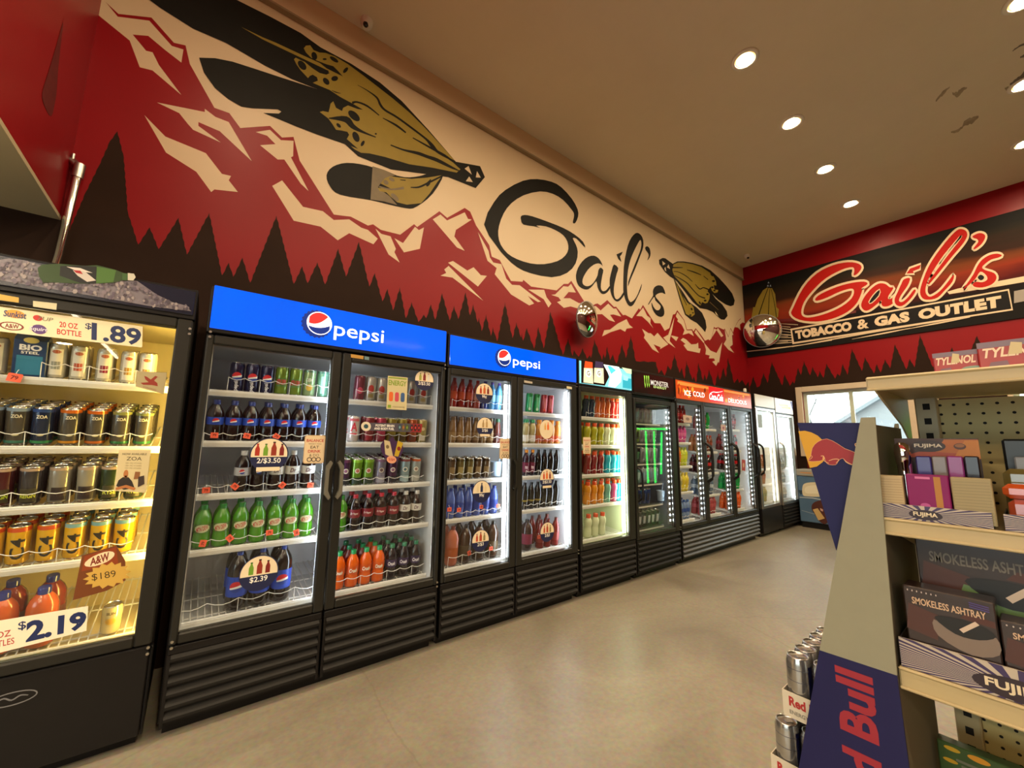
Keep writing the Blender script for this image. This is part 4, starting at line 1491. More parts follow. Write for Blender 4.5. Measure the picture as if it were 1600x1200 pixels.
def sheet_banner(mb, T):
    mb.poly([(.06, .05), (.98, .0), (1.0, .95), (.08, .92)], T(), flat('4A4652'))
    mb.poly(oval(.075, .5, .075, .52, 0, 24), T(), flat('D8CDB4'))
    mb.poly(oval(.075, .5, .035, .25, 0, 16), T(), flat('2A4A55'))
    t = T()
    mb.text('POTENT BRAIN', t, WHITE, h=.26, w=.30, u=.22, v=.64, align='L', bold=.03)
    mb.text('AND BODY FUEL', t, WHITE, h=.26, w=.32, u=.20, v=.30, align='L', bold=.03)
    mb.poly([(.80, .05), (.99, .02), (1.0, .93), (.80, .92)], t, flat('8A1F22'))
    t = T()
    for i, c_ in enumerate(('2E4A55', '6A5A3A', '4A5A2A', '2A2024', '2A1A1C', '3A1A1A')):
        mb.poly(oval(.61 + i * .062 + (.02 if i > 2 else 0), .5, .026, .36, 0, 14), t, flat(c_))
        mb.poly(oval(.61 + i * .062 + (.02 if i > 2 else 0), .5, .012, .15, 0, 10), T(), flat(('7AA0AA', 'B0683A', '7A9A4A', 'C03A3A', 'C03A3A', 'C03A3A')[i]))


quad_card(P1, 1, [(564, 659), (660, 661.5), (659, 676), (564, 673)], sheet_banner, 'banner_sticker')


def sheet_heart(mb, T):
    mb.poly(smooth_path([(.5, .0), (.12, .30), (.0, .62), (.15, .82), (.35, .85), (.5, 1.0), (.65, .85), (.85, .82), (1.0, .60), (.85, .28)], 3), T(), flat('3A1F48'))
    t = T()
    mb.poly([(.20, .34), (.42, .27), (.55, .27), (.40, .82), (.16, .86)], t, flat('BFB08A'))
    mb.poly([(.60, .30), (.78, .28), (.98, .80), (.74, .88)], t, flat('B79A22'))
    t = T()
    mb.poly(oval(.30, .62, .07, .07), t, flat('6A5A3A'))
    mb.poly(oval(.80, .58, .08, .08), t, flat('7A2418'))
    mb.poly(oval(.48, .16, .22, .14), T(), flat('D89A7A'))
    mb.text('2/$4', T(), flat('A83A2A'), h=.10, w=.28, u=.48, v=.16, bold=.02)


quad_card(P1, 1, [(594, 681), (631, 684), (629, 726), (595, 724)], sheet_heart, 'poster')


def plain(hexa, inner=None, txt=None):
    def f(mb, T):
        mb.poly(RECT, T(), flat(hexa))
        if inner:
            mb.poly(oval(.5, .5, .22, .22), T(), flat(inner))
        if txt:
            mb.text(txt, T(), flat('3A2A20'), h=.2, w=.6, u=.5, v=.2)
    return f


quad_card(K1, 0, [(1067, 648), (1081, 650), (1081, 661), (1068, 660)], plain('B59A86', '7A5A4A'), 'poster')
quad_card(K1, 1, [(1126, 663), (1134, 664), (1134, 674), (1126.5, 673.5)], plain('B08A72', '8A2A22'), 'poster')
quad_card(K1, 2, [(1159, 718), (1164.5, 718.5), (1164.5, 736), (1159, 735)], plain('A0342A', 'C9B08A'), 'poster')
quad_card(W1, 0, [(1181, 647.5), (1190, 648.5), (1191, 668), (1182, 667.5)], plain('77765A'), 'poster')
# little energy label and switch tag above the doors
for c, d, px4, hx in ((P1, 1, [(546.5, 554), (566.5, 557), (566, 562), (547, 559.5)], 'B98A3A'), (P1, 1, [(568, 557.5), (575, 558.5), (575, 563.5), (568, 562.5)], '6A8A92'),
                      (P2, 1, [(816.5, 594.5), (829.5, 597), (829.5, 600), (816.5, 598)], 'B9B0A0'), (P2, 1, [(883, 603.5), (891, 605), (891, 608.5), (883, 607.5)], 'D8CDA8'),
                      (C1, 0, [(54, 472), (91, 476), (90, 486), (54, 481)], 'C9C2A0'), (C1, 0, [(-12, 459), (32, 467), (32, 475), (-12, 469)], 'C7A24A')):
    quad_card(c, d, px4, plain(hx), 'label_plate', y=-.0190)
# oval badge low on the first kick panel
a_, b_ = to_case(C1, 20, 1090), None
mb = MB()
lay = front(-.0102)
vs, fs = ring_quads(oval(a_[0], a_[1], .062, .022, 0, 24), .002)
t3 = lay()
mb.add([t3(*p) for p in vs], fs, mat('grey_badge_ink', (.16, .16, .17), .35))
mb.poly(brush([(a_[0] - .04, a_[1], .004), (a_[0] - .02, a_[1] + .008, .005), (a_[0], a_[1] - .004, .005), (a_[0] + .02, a_[1] + .006, .005), (a_[0] + .04, a_[1], .003)]), t3, mat('grey_badge_ink', (.16, .16, .17), .35))
mb.build('maker_badge', C1.root)

# ================================================================== drinks on the shelves
LID = mat('can_lid_aluminium', (.72, .70, .66), .22, 1.0)
ALU = mat('can_bare_aluminium', (.62, .61, .58), .25, .9)
CLEAR = glass_mat('clear_plastic', (.90, .93, .93), 1.45, .05)
KINDS, RAD = {}, {}


def on_can(r, z):
    return lambda k: (lambda u, v: (math.sin(u / r) * (r + .0007 + k * .0003), -math.cos(u / r) * (r + .0007 + k * .0003), z + v))


def strips(mb, to3, u0, u1, v0, v1, m, n=8):
    """patch wrapped round a can or bottle"""
    vs, fs = [], []
    for i in range(n + 1):
        u = u0 + (u1 - u0) * i / n
        vs += [to3(u, v0), to3(u, v1)]
    for i in range(n):
        fs.append((2 * i, 2 * i + 2, 2 * i + 3, 2 * i + 1))
    mb.add(vs, fs, m, True)


def disc(mb, to3, r, fn, n=12, sq=1.0, cu=0.0, cv=0.0):
    """round emblem wrapped on a surface; fn(u) -> list of (lo, hi, material) in -1..1"""
    for i in range(n):
        a, b = -1 + 2 * i / n, -1 + 2 * (i + 1) / n
        c = math.sqrt(max(0, 1 - ((a + b) / 2) ** 2))
        for lo, hi, m in fn((a + b) / 2):
            lo, hi = max(-c, lo), min(c, hi)
            if hi > lo:
                mb.add([to3(cu + a * r, cv + lo * r * sq), to3(cu + b * r, cv + lo * r * sq), to3(cu + b * r, cv + hi * r * sq), to3(cu + a * r, cv + hi * r * sq)],
                       [(0, 1, 2, 3)], m, True)


GR, GW, GB = flat('C8202A'), flat('EDEDED'), flat('1C3F9A')


def globe_fn(u):
    a, b = .10 + .28 * u, -.28 + .18 * u
    return [(a, 1, GR), (b, a, GW), (-1, b, GB)]


def solid_fn(m):
    return lambda u: [(-1, 1, m)]


def can(key, name, h, r, body, art=None, bands=(), small=False, lid=None):
    """lathe can: body with its print, lid with rim and tab"""
    def make():
        b = MB()
        n = 14 if small else 20
        body_m = body if not isinstance(body, str) else mat('can_' + body, body, .22, .35, coat=.4)
        b.lathe([(r * .78, 0), (r * .9, .003), (r, .011), (r, h - .016), (r * .86, h - .003)], body_m, n, cap1=False)
        b.lathe([(r * .80, .0005), (r * .91, .0035), (r * .985, .010)], ALU, n, cap0=False, cap1=False)
        for z0, z1, hx in bands:
            b.lathe([(r + .0004, z0 * h), (r + .0004, z1 * h)], mat('can_' + hx, hx, .22, .35, coat=.4), n, cap0=False, cap1=False)
        if art:
            art(b, r, h)
        lm = lid or LID
        t = b if small else MB()
        t.lathe([(r * .86, h - .0035), (r * .87, h), (r * .80, h), (r * .77, h - .004)], lm, n, cap0=False)
        if not small:
            t.box((-.006, -.004, h - .004), (.006, .014, h - .002), ALU)
        o = b.build(name)
        if not small:
            look(t.build('lid', o), 'silver lid')
        return o
    KINDS[key] = make
    RAD[key] = r


def bottle(key, name, prof, h, r, liquid, cap, cap_z, label=None, art=None, small=False, cap_r=.42, air=None):
    """prof: (radius factor, height factor) outline below the cap"""
    def make():
        n = 14 if small else 20
        b = MB()
        lm = gloss(liquid) if isinstance(liquid, str) else liquid
        b.lathe([(p * r, q * h) for p, q in prof], lm, n)
        kids = []
        if label:
            z0, z1, hx = label
            t = b if small else MB()
            rr = np.interp(np.linspace(z0, z1, 5), [q for p, q in prof], [p for p, q in prof])
            t.lathe([(p * r + .0006, q * h) for p, q in zip(rr, np.linspace(z0, z1, 5))], flat(hx) if isinstance(hx, str) else hx, n, cap0=False, cap1=False)
            if art:
                art(t, r * float(np.interp((z0 + z1) / 2, [q for p, q in prof], [p for p, q in prof])), h * (z0 + z1) / 2)
            kids.append((t, 'label'))
        if cap:
            t = b if small else MB()
            t.lathe([(r * cap_r, cap_z * h), (r * cap_r, h * .992), (r * cap_r * .92, h)], gloss(cap), n if small else 16)
            t.lathe([(r * cap_r * 1.06, (cap_z - .012) * h), (r * cap_r * 1.06, cap_z * h)], gloss(cap), n if small else 16)
            kids.append((t, 'cap'))
        o = b.build(name)
        if not small:
            for t, nm in kids:
                t.build(nm, o)
        return o
    KINDS[key] = make
    RAD[key] = r


SODA = [(.80, 0), (.97, .02), (1, .07), (1, .26), (.95, .32), (.95, .37), (1, .42), (1, .60), (.96, .67), (.82, .75), (.60, .82), (.43, .87), (.37, .895), (.37, .925)]
TWOL = [(.80, 0), (.97, .03), (1, .10), (1, .60), (.96, .70), (.80, .79), (.52, .87), (.30, .915), (.27, .94)]
SPORT = [(.84, 0), (.98, .02), (1, .08), (.97, .30), (.86, .40), (.86, .46), (.98, .56), (1, .68), (.90, .76), (.66, .83), (.58, .86)]
MILK = [(.90, 0), (1, .03), (1, .42), (.93, .55), (.70, .72), (.58, .83), (.56, .88)]
TEA = [(.9, 0), (1, .03), (1, .12), (.95, .2), (1, .28), (1, .58), (.9, .68), (.62, .82), (.45, .88), (.43, .91)]


def lab_text(s, col, h, w=None, shear=0.0, bold=.02, blob=None, rot=0.0):
    """print on a bottle label, centred on the label band"""
    def f(mb, r, zmid):
        if blob:
            disc(mb, on_can(r, zmid)(1), w * .62 if w else .02, solid_fn(flat(blob)), 10, .62)
        mb.text(s, on_can(r, zmid)(2), flat(col), h=h, w=w, bold=bold, shear=shear, rot=rot, fine=.009)
    return f


def lab_globe(rr):
    def f(mb, r, zmid):
        disc(mb, on_can(r, zmid)(1), rr, globe_fn, 12)
    return f


def many(*fs):
    def f(mb, r, h):
        for g in fs:
            g(mb, r, h)
    return f


def can_disc(z, rr, fn, sq=1.0):
    def f(mb, r, h):
        disc(mb, on_can(r, h * z)(0), rr, fn, 12, sq)
    return f


def can_text(s, col, z, h, w=None, rot=0.0, bold=.03, shear=0.0):
    def f(mb, r, hh):
        mb.text(s, on_can(r, hh * z)(1), flat(col), h=h, w=w, rot=rot, bold=bold, shear=shear, fine=.009)
    return f


def can_patch(z0, z1, u, col):
    def f(mb, r, h):
        strips(mb, on_can(r, 0)(0), -u, u, z0 * h, z1 * h, flat(col))
    return f


H16, R16 = .157, .033
PI2 = math.pi / 2
# yellow-lit cooler
for k, hx in (('hydro_a', 'C4512A'), ('hydro_b', '8E1F3A'), ('hydro_c', 'B8892A'), ('hydro_d', '9A9A8A')):
    can(k, 'drinks_can', .150, .029, 'D9D2BE', many(can_patch(.12, .86, .020, 'EDE6D2'), can_disc(.78, .013, solid_fn(flat('B65A2E')), .6), can_patch(.28, .50, .013, hx)))
for k, top, bot in (('zoa_white', '8FA3B8', '3C7A6A'), ('zoa_blue', '27457E', '2F8A55'), ('zoa_or', 'C9681A', 'C98A1E'), ('zoa_or2', 'CF6512', 'C0661A'), ('zoa_gr', '8A8C4A', '2E7A46'), ('zoa_gr2', '7F8450', '2E7A40')):
    can(k, 'energy_drink_can', H16, R16, '4E4A40' if k != 'zoa_blue' else '1A2844',
        many(can_text('ZOA', 'D9CFB0', .78, .014, .032), can_disc(.30, .010, solid_fn(flat('C9BE96')), .5)), bands=((.90, .985, top), (.075, .14, bot)))
for k, b_, s_, c_ in (('rev_red', '4A1B1E', 'REIGN', 'A8C02A'), ('rev_pink', '3C3A3C', 'REIGN', 'B9C23A'), ('rev_grey', '8D887C', 'RYSE', '3A2A28'), ('rev_wh', '97917F', 'RYSE', '3A2A28'), ('rev_gr', '2A3A1E', 'RYSE', 'C9D04A')):
    can(k, 'energy_drink_can', H16, R16, b_, many(can_patch(.10, .45, .024, '241A1A' if b_ > '5' else '34301A'), can_text(s_, c_, .26, .018, .042)), bands=((.90, .975, 'B8A08A'),))
for k, top in (('cfour_or', 'D2541E'), ('cfour_bl', '7FB0B4')):
    can(k, 'energy_drink_can', H16, R16, 'D8A818', can_text('C4', '1C1606', .44, .040, .085, rot=PI2, bold=.02), bands=((.87, .975, top),))
bottle('fruit2', 'fruit_juice_bottle', TWOL, .235, .047, 'B5542A', '26337A', .88, (.12, .46, '6E9A28'), None, cap_r=.42)
bottle('fruit2b', 'fruit_juice_bottle', TWOL, .235, .047, '7A2A22', '26337A', .88, (.12, .46, '5A2A22'), None, cap_r=.42)
# blue-headed coolers
can('cola_can', 'cola_can', H16, R16, '141C46', many(can_disc(.52, .022, globe_fn), can_text('pepsi', 'D9DCE8', .20, .022, .052, rot=PI2)))
can('citrus_can', 'citrus_soda_can', H16, R16, '6E8A2A', many(can_patch(.30, .60, .024, '3E6A22'), can_text('MTN DEW', 'B0262A', .46, .030, .050, shear=.3, bold=.05)))
can('pale_can', 'pale_green_can', H16, R16, '8FA87A', many(can_disc(.34, .018, solid_fn(flat('C9A23A'))), can_text('DEW', 'D6DCC0', .62, .020, .036, shear=.3)), bands=((.9, .98, '6A8A70'),))
can('mint_can', 'pale_green_can', H16, R16, '6FA890', many(can_patch(.15, .8, .012, '9AD4BC'),), bands=((.9, .98, '5A8A78'),))
bottle('cola', 'cola_bottle', SODA, .208, .0365, '150806', '22357E', .905, (.40, .585, '2148B4'), lab_globe(.0145))
bottle('diet', 'cola_bottle', SODA, .208, .0365, '150806', 'B9B9B9', .905, (.40, .60, 'B4B6BC'), lab_globe(.012))
bottle('zero', 'cola_bottle', SODA, .208, .0365, '150806', '1A1A1C', .905, (.40, .585, '1C1C22'), lab_globe(.012))
bottle('dr_diet', 'cola_bottle', SODA, .208, .0365, '1A0B08', 'C9C9C6', .905, (.40, .61, 'D4D2CB'), lab_text('Dr', '5A2A36', .022, .03, shear=.25))
bottle('dr', 'cherry_cola_bottle', SODA, .208, .0365, '1A0708', 'B02A3A', .905, (.36, .60, '7A1524'), many(lab_text('Dr Pepper', 'E6D6D2', .016, .046, shear=.3)))
bottle('dew', 'citrus_soda_bottle', SODA, .208, .0365, mat('green_soda', (.055, .24, .008), .15, coat=.6), '2E7A34', .905, (.38, .58, '3E6A1A'),
       lab_text('MTN DEW', 'B8282C', .022, .05, shear=.3, blob='C9CFA8', rot=.3))
bottle('cola2l', 'large_cola_bottle', TWOL, .29, .047, '130706', '22409A', .925, (.24, .58, '1E47B8'), lab_globe(.027), cap_r=.30)
bottle('or', 'orange_soda_bottle', SODA, .208, .0365, mat('orange_soda', (.70, .11, .006), .15, coat=.6), '1F9A58', .905, (.36, .58, 'D0560E'), lab_text('Crush', 'F2EBDD', .022, .044, shear=.2, bold=.04))
bottle('grape', 'grape_soda_bottle', SODA, .208, .0365, '160A16', '2F7A5A', .905, (.36, .58, '34234E'), lab_text('Crush', 'E6E2EC', .022, .044, shear=.2, bold=.04))
bottle('straw', 'red_soda_bottle', SODA, .208, .0365, '6A1418', '1F8A58', .905, (.36, .58, '8A1A22'), lab_text('Crush', 'F2EBDD', .022, .044, shear=.2, bold=.04))
can('rock_red', 'energy_drink_can', H16, R16, 'B9B6AE', many(can_disc(.50, .018, solid_fn(flat('A8322A')), 1.4), can_patch(.15, .30, .016, '8A7A4A')))
can('rock_pink', 'energy_drink_can', H16, R16, '7A3A48', many(can_disc(.40, .016, solid_fn(flat('B23A54')), 1.3),))
can('aw', 'energy_drink_can', H16, R16, 'D9CFCB', many(can_text('A', 'C0243A', .60, .055, .040), can_patch(.82, .92, .03, 'C05A64'), can_patch(.30, .36, .02, 'C0243A')))
for k, a_, b_ in (('bang_red', '7A2A32', '8A1E2A'), ('bang_pink', 'A8344E', '8A2A3A'), ('bang_yel', '8A7A2E', '4A3A1A'), ('bang_or', '9A4A22', '5A2A14'), ('bang_cr', 'A89A5E', 'C9C0B0')):
    can(k, 'energy_drink_can', H16, R16, a_, many(can_patch(.1, .32, .02, b_), can_disc(.6, .012, solid_fn(flat('D0B890')))))
for k, a_, b_, c_, t_ in (('bub_lime', '6E9A2A', '2A3A2E', 'A83A1E', '8AC03A'), ('bub_lil', '8F8AA0', '9A98A8', '5A2A3A', '8A6A8A'), ('bub_pur', '4A2A4A', '2A2A30', '7A3A6A', '6A3A5A'),
                          ('bub_blue', '8AA0A6', '9AB0B4', '2A5A66', '8A4A4A'), ('bub_or', '9AA09A', 'A8A89E', '7A5A4A', 'C05A2A')):
    can(k, 'energy_drink_can', H16, R16, a_, many(can_patch(.06, .30, .030, b_), can_disc(.56, .015, solid_fn(flat('D9D2C4'))), can_disc(.56, .010, solid_fn(flat(c_)))), bands=((.88, .975, t_),))
bottle('redw', 'red_juice_bottle', TEA, .215, .031, '8A1E16', '7A1A1A', .90, (.30, .55, 'A8401E'), None)
bottle('redw2', 'pink_juice_bottle', TEA, .215, .031, 'A84A3E', 'A8302A', .90, (.30, .55, 'C08A7A'), None)
bottle('bluew', 'blue_drink_bottle', TEA, .215, .031, '2A3A8A', '3A3A8A', .90, (.30, .55, '3A5AB8'), None)
bottle('bluew2', 'pale_blue_drink_bottle', TEA, .215, .031, '4A8AB8', '6A5AA8', .90, (.30, .55, '7AB0C8'), None)
bottle('coffee', 'coffee_drink_bottle', MILK, .19, .031, '7A5C38', '5A4428', .88, (.12, .42, '8A6E46'), None, cap_r=.60)
bottle('mocha', 'dark_coffee_bottle', MILK, .19, .031, '5A2A22', '2E5A44', .88, (.12, .42, '4A1E1E'), None, cap_r=.60)
can('brew', 'coffee_can', .15, .031, '5E4A32', many(can_patch(.3, .6, .02, '8A744E'),), bands=((.86, .95, '3E2E1E'),))
can('brew2', 'coffee_can', .15, .031, '6E6238', many(can_patch(.3, .6, .02, '9A8A56'),), bands=((.86, .95, '4A4424'),))
bottle('water', 'blue_water_bottle', TEA, .205, .034, mat('blue_water', (.06, .11, .42), .12, coat=.6), '23347E', .90, (.24, .52, '1E3C9A'), None)
bottle('pinkj', 'large_pink_juice_bottle', TWOL, .262, .046, 'B4654A', '7A3A30', .925, (.20, .48, 'A8521E'), None, cap_r=.34)
bottle('tea2', 'large_iced_tea_bottle', TWOL, .262, .046, '3A2416', '15110E', .925, (.20, .48, '4A3A22'), None, cap_r=.34)
can('slim_g', 'slim_green_can', .165, .029, '1F9A55', many(can_patch(.2, .8, .008, '7AC89A'), can_disc(.2, .010, solid_fn(flat('D6E8DA')), 1.3)))
can('slim_r', 'slim_red_can', .165, .029, 'B0404A', many(can_patch(.2, .8, .008, 'D07A7E'), can_disc(.2, .012, solid_fn(flat('D8402A')), 1.0)))
bottle('capg', 'vitamin_drink_bottle', SODA, .20, .034, 'A89A6A', '2E8A5E', .88, (.10, .36, 'E0DCD2'), None, cap_r=.62)
bottle('capo', 'vitamin_drink_bottle', SODA, .20, .034, 'B87A2E', 'D0801E', .88, (.10, .36, 'C0582E'), None, cap_r=.62)
bottle('bai', 'dark_berry_bottle', SODA, .21, .030, '2A1420', 'D88A1E', .90, (.14, .52, '6A1A34'), lab_text('bai', 'E6D2D6', .05, .022, rot=0), cap_r=.50)
bottle('black', 'dark_tea_bottle', TEA, .21, .033, '100D0B', '14110F', .90, None, None)
bottle('blacky', 'dark_tea_bottle', TEA, .21, .033, '100D0B', '14110F', .90, (.30, .36, '8A7A2E'), None)
bottle('magenta', 'large_berry_drink_bottle', TWOL, .235, .05, '2A1618', '1A1414', .925, (.22, .56, '7A1E3E'), None, cap_r=.34)
bottle('redt', 'red_tea_bottle', TEA, .225, .035, '7A1A18', '6A1A18', .90, (.20, .5, '8A221E'), None)
# sports drinks: all orange caps
for k, c_ in (('sp_navy', '17283E'), ('sp_or', 'C2560C'), ('sp_red', 'B01A14'), ('sp_yel', 'A8A41A'), ('sp_dkr', '7A1A1A'), ('sp_cy', '18A6C0'), ('sp_am', 'D08410'), ('sp_teal', '6AA898'), ('sp_pink', 'C84A7E')):
    bottle(k, 'sports_drink_bottle', SPORT, .205, .036, c_, 'D24A16', .855, None, None, True, .60)
bottle('sp_clear', 'sports_drink_bottle', SPORT, .205, .036, mat('frosted_clear', (.62, .68, .44), .15, coat=.5), 'D24A16', .855, None, None, True, .60)
# black cooler
for k, a_, b_ in (('mo_cr', 'B0A88A', '8A7A4A'), ('mo_wb', '9AA8AE', '6A8A9A'), ('mo_sil', '9A9C9E', '5A5C60'), ('mo_dk', '1E2422', '3A6A4A'), ('mo_teal', '6A9A9A', 'A0C0BE'), ('mo_yel', '9A8A4A', 'C9BC80'),
                  ('mo_gr', '7A9A4A', '2A2A1E'), ('mo_bl', '22386E', '16181E'), ('mo_blk', '24262A', 'A8ACB2')):
    can(k, 'energy_drink_can', H16, R16, a_, many(can_patch(.25, .75, .012, b_),), small=True)
# three-door cooler and freezers: plain shapes, too small for parts
for k, prof, h_, r_, c_, cap_, lab in (('k_pur', SODA, .20, .034, '5A2A5E', '8A2A3A', '7A3A7E'), ('k_yel', SODA, .20, .034, 'C9A21A', 'B8861A', 'D8B83A'), ('k_pink', SODA, .20, .034, 'C04A8E', 'A83A7E', 'D06AA0'),
                                       ('k_clear', SODA, .20, .034, 'AEB8BC', 'A8B4BA', '8AA0B0'), ('k_or', SODA, .215, .035, 'D06A1A', 'E0861E', 'D8702A'), ('k_yg', SODA, .215, .035, 'B8C43A', '9AB03A', 'C9CC3A'),
                                       ('k_straw', SODA, .215, .035, 'C0B47A', 'D8D2B0', '9A9A5A'), ('k_lem', SODA, .215, .035, 'CDBB3A', 'D8C94A', 'C9B02A'), ('k_wat', SODA, .215, .035, '6A80A8', '3A5AA0', '2A4A94'),
                                       ('k_brown', SODA, .205, .034, '6A3A26', 'A8402E', '8A3A26'), ('k_peach', SODA, .205, .034, 'A86A3A', 'B04A2A', 'B8703E'), ('k_red', SODA, .215, .035, '7A1418', 'B01A1E', 'B0141C'),
                                       ('k_cola', SODA, .215, .035, '2A100C', 'B01A1E', 'C0141C'), ('k_blk', SODA, .215, .035, '1C1214', '2A2022', '2A2426'), ('k_wh', SODA, .215, .035, '5A6A80', 'D0D4D8', 'B8C4D0'),
                                       ('k_dkr', SODA, .215, .035, '3A1216', '6A1A22', '5A161E'), ('k_spr', SODA, .215, .035, '12A244', '1AA84A', '0E8A3C'), ('k_fan', SODA, .215, .035, 'D8560A', 'E0640E', 'E0600C'),
                                       ('k_pkr', SODA, .215, .035, '9A3A3E', 'C0686A', 'B04A4E'), ('k_cup', TEA, .16, .04, 'A8B0B0', 'C8CCC8', 'D0D2CC')):
    bottle(k, 'soft_drink_bottle', prof, h_, r_, c_, cap_, .90, (.38, .58, lab), None, True, .42)
can('k_pack', 'soda_can', .122, .033, 'A8141C', None, (), True)

BIG = {'cola2l': .047, 'pinkj': .046, 'tea2': .046, 'fruit2': .047, 'fruit2b': .047, 'magenta': .05}
USED = set()
ORD = ['first', 'second', 'third', 'fourth', 'fifth', 'sixth', 'seventh', 'eighth', 'ninth', 'tenth']
LEVEL = {5: ['top', 'second', 'third', 'fourth', 'bottom'], 6: ['top', 'second', 'third', 'fourth', 'fifth', 'bottom'], 3: ['top', 'middle', 'bottom']}


def stock(c, door, k, py, pxs, kinds, descs, where, cat, rows=1, gap=.070, back=None, spin=6, fence_h=None, fm=None, first=0, xs=None, nlev=5, jit=.0015):
    """put a row of drinks on shelf k; columns from photo x positions, further rows behind on the sloping shelf"""
    z, o, a, e = c.shelves[(door, k)]
    xs = xs or [to_case(c, p, py, YF + c.shelf_y + .045)[0] for p in pxs]
    rr = [max(RAD.get(kinds[i]) or 0, (RAD.get(back[i]) or 0) if back else 0) + .0022 for i in range(len(xs))]
    xs = list(xs)
    for _ in range(60):                                              # neighbours side by side, clear of the case walls
        for i in range(len(xs) - 1):
            g = rr[i] + rr[i + 1] - (xs[i + 1] - xs[i])
            if g > 0:
                xs[i] -= g / 2
                xs[i + 1] += g / 2
        xs[-1] = min(xs[-1], e - rr[-1] - .001)
        xs[0] = max(xs[0], a + rr[0] + .001) if a + c.x0 > -.7 else xs[0]
    if fence_h:
        fence(c, door, k, xs, fence_h, m=fm or WIRE)
    tn = math.tan(c.tilt)
    lev = LEVEL[nlev][k]
    n = len(xs)
    for row in range(rows):
        for i, x in enumerate(xs):
            kd = kinds[i]
            if row and back:
                kd = back[i]
            if kd is None:
                continue
            d = max(.050, BIG.get(kd, 0) + .016) + row * gap
            y = c.shelf_y + d
            if kd not in USED:
                ob = KINDS[kd]()
                USED.add(kd)
                KINDS[kd] = ob
            else:
                ob = copy_tree(KINDS[kd])
            ob.location = (c.x0 + x + random.uniform(-jit, jit), YF + y, z + tn * d + .0008)
            ob.rotation_euler = Matrix.Rotation(c.tilt, 3, 'X').to_euler()
            ob.rotation_mode = 'XYZ'
            ob.rotation_euler = (c.tilt, 0, 0)
            # face of the print turned a little
            ob.rotation_euler = (Matrix.Rotation(c.tilt, 3, 'X') @ Matrix.Rotation(math.radians(random.uniform(-spin, spin)) - .55 * math.atan2(x + c.x0, YF), 3, 'Z')).to_euler()
            ds = descs[i] if isinstance(descs, (list, tuple)) else descs
            pos = 'leftmost' if i == 0 else 'rightmost' if i == n - 1 else ORD[i] + ' from left'
            rw = '' if rows == 1 else (', front row' if row == 0 else ', %s row' % ORD[row])
            tag(ob, '%s, %s%s, %s shelf, %s' % (ds, pos, rw, lev, where), cat, '%s on the %s shelf of %s' % (ds + 's', lev, where))


PY = lambda v: v
W_Y = 'yellow-lit cooler'
W_1L, W_1R = "near blue cooler's left door", "near blue cooler's right door"
W_2L, W_2R = "far blue cooler's left door", "far blue cooler's right door"
# --- yellow-lit cooler
stock(C1, 0, 0, 570, [90, 125, 165, 203, 231], ['hydro_d', 'hydro_a', 'hydro_b', 'hydro_c', 'hydro_c'], 'slim cream can', W_Y, 'can', 2, back=['hydro_d', 'hydro_a', 'hydro_b', 'hydro_c', 'hydro_c'], fence_h=.07)
stock(C1, 0, 1, 660, [-12, 28, 70, 112, 153, 191, 226], ['zoa_white', 'zoa_white', 'zoa_blue', 'zoa_or', 'zoa_or2', 'zoa_gr', 'zoa_gr2'],
      ['silver energy can', 'silver energy can', 'navy energy can', 'orange-rimmed energy can', 'orange-rimmed energy can', 'green-rimmed energy can', 'green-rimmed energy can'], W_Y, 'can', 4, fence_h=.065)
stock(C1, 0, 2, 745, [-38, 8, 52, 97, 141, 172, 212], ['rev_red', 'rev_red', 'rev_pink', 'rev_grey', 'rev_wh', 'rev_gr', 'rev_gr'],
      ['maroon energy can', 'maroon energy can', 'charcoal energy can', 'silver energy can', 'silver energy can', 'dark green energy can', 'dark green energy can'], W_Y, 'can', 3, fence_h=.065)
stock(C1, 0, 3, 835, [-51, -9, 33, 78, 119, 158, 194], ['cfour_or', 'cfour_or', 'cfour_or', 'cfour_or', 'cfour_bl', 'cfour_bl', 'cfour_bl'],
      ['orange-topped yellow can'] * 4 + ['blue-topped yellow can'] * 3, W_Y, 'can', 3, fence_h=.065, spin=4)
stock(C1, 0, 4, 935, [-52, 8, 71, 125], ['fruit2', 'fruit2', 'fruit2', None], 'blue-capped orange juice bottle', W_Y, 'bottle', 2, gap=.098, back=['fruit2b', 'fruit2b', 'fruit2b', None])
# --- near blue cooler, left door
stock(P1, 0, 0, 590, [370, 394, 417, 440, 463, 483, 504], ['cola_can'] * 3 + ['citrus_can'] * 2 + ['pale_can', 'mint_can'],
      ['navy cola can'] * 3 + ['green citrus can'] * 2 + ['pale green can', 'mint green can'], W_1L, 'can', 1, fence_h=.075, spin=3)
stock(P1, 0, 1, 660, [336, 361, 386, 416, 441, 464, 489], ['cola'] * 7, 'blue-capped cola bottle', W_1L, 'bottle', 2, gap=.078, fence_h=.045, spin=4)
stock(P1, 0, 2, 735, [380, 405, 430, 457, 480], ['diet', 'zero', 'dr_diet', 'dr_diet', 'dr_diet'],
      ['silver-label cola bottle', 'black-label cola bottle', 'white-label cola bottle', 'white-label cola bottle', 'white-label cola bottle'], W_1L, 'bottle', 1, spin=5)
fence(P1, 0, 2, [.045 + .078 * i for i in range(7)], .045)
stock(P1, 0, 3, 815, [316, 344, 372, 400, 425, 451, 475], ['dew'] * 7, 'green citrus bottle', W_1L, 'bottle', 2, gap=.078, fence_h=.05, spin=4)
stock(P1, 0, 4, 900, [372, 407, 440], ['cola2l'] * 3, 'large cola bottle', W_1L, 'bottle', 2, gap=.115, spin=8)
fence(P1, 0, 4, [.07 + .125 * i for i in range(5)], .075, .02)
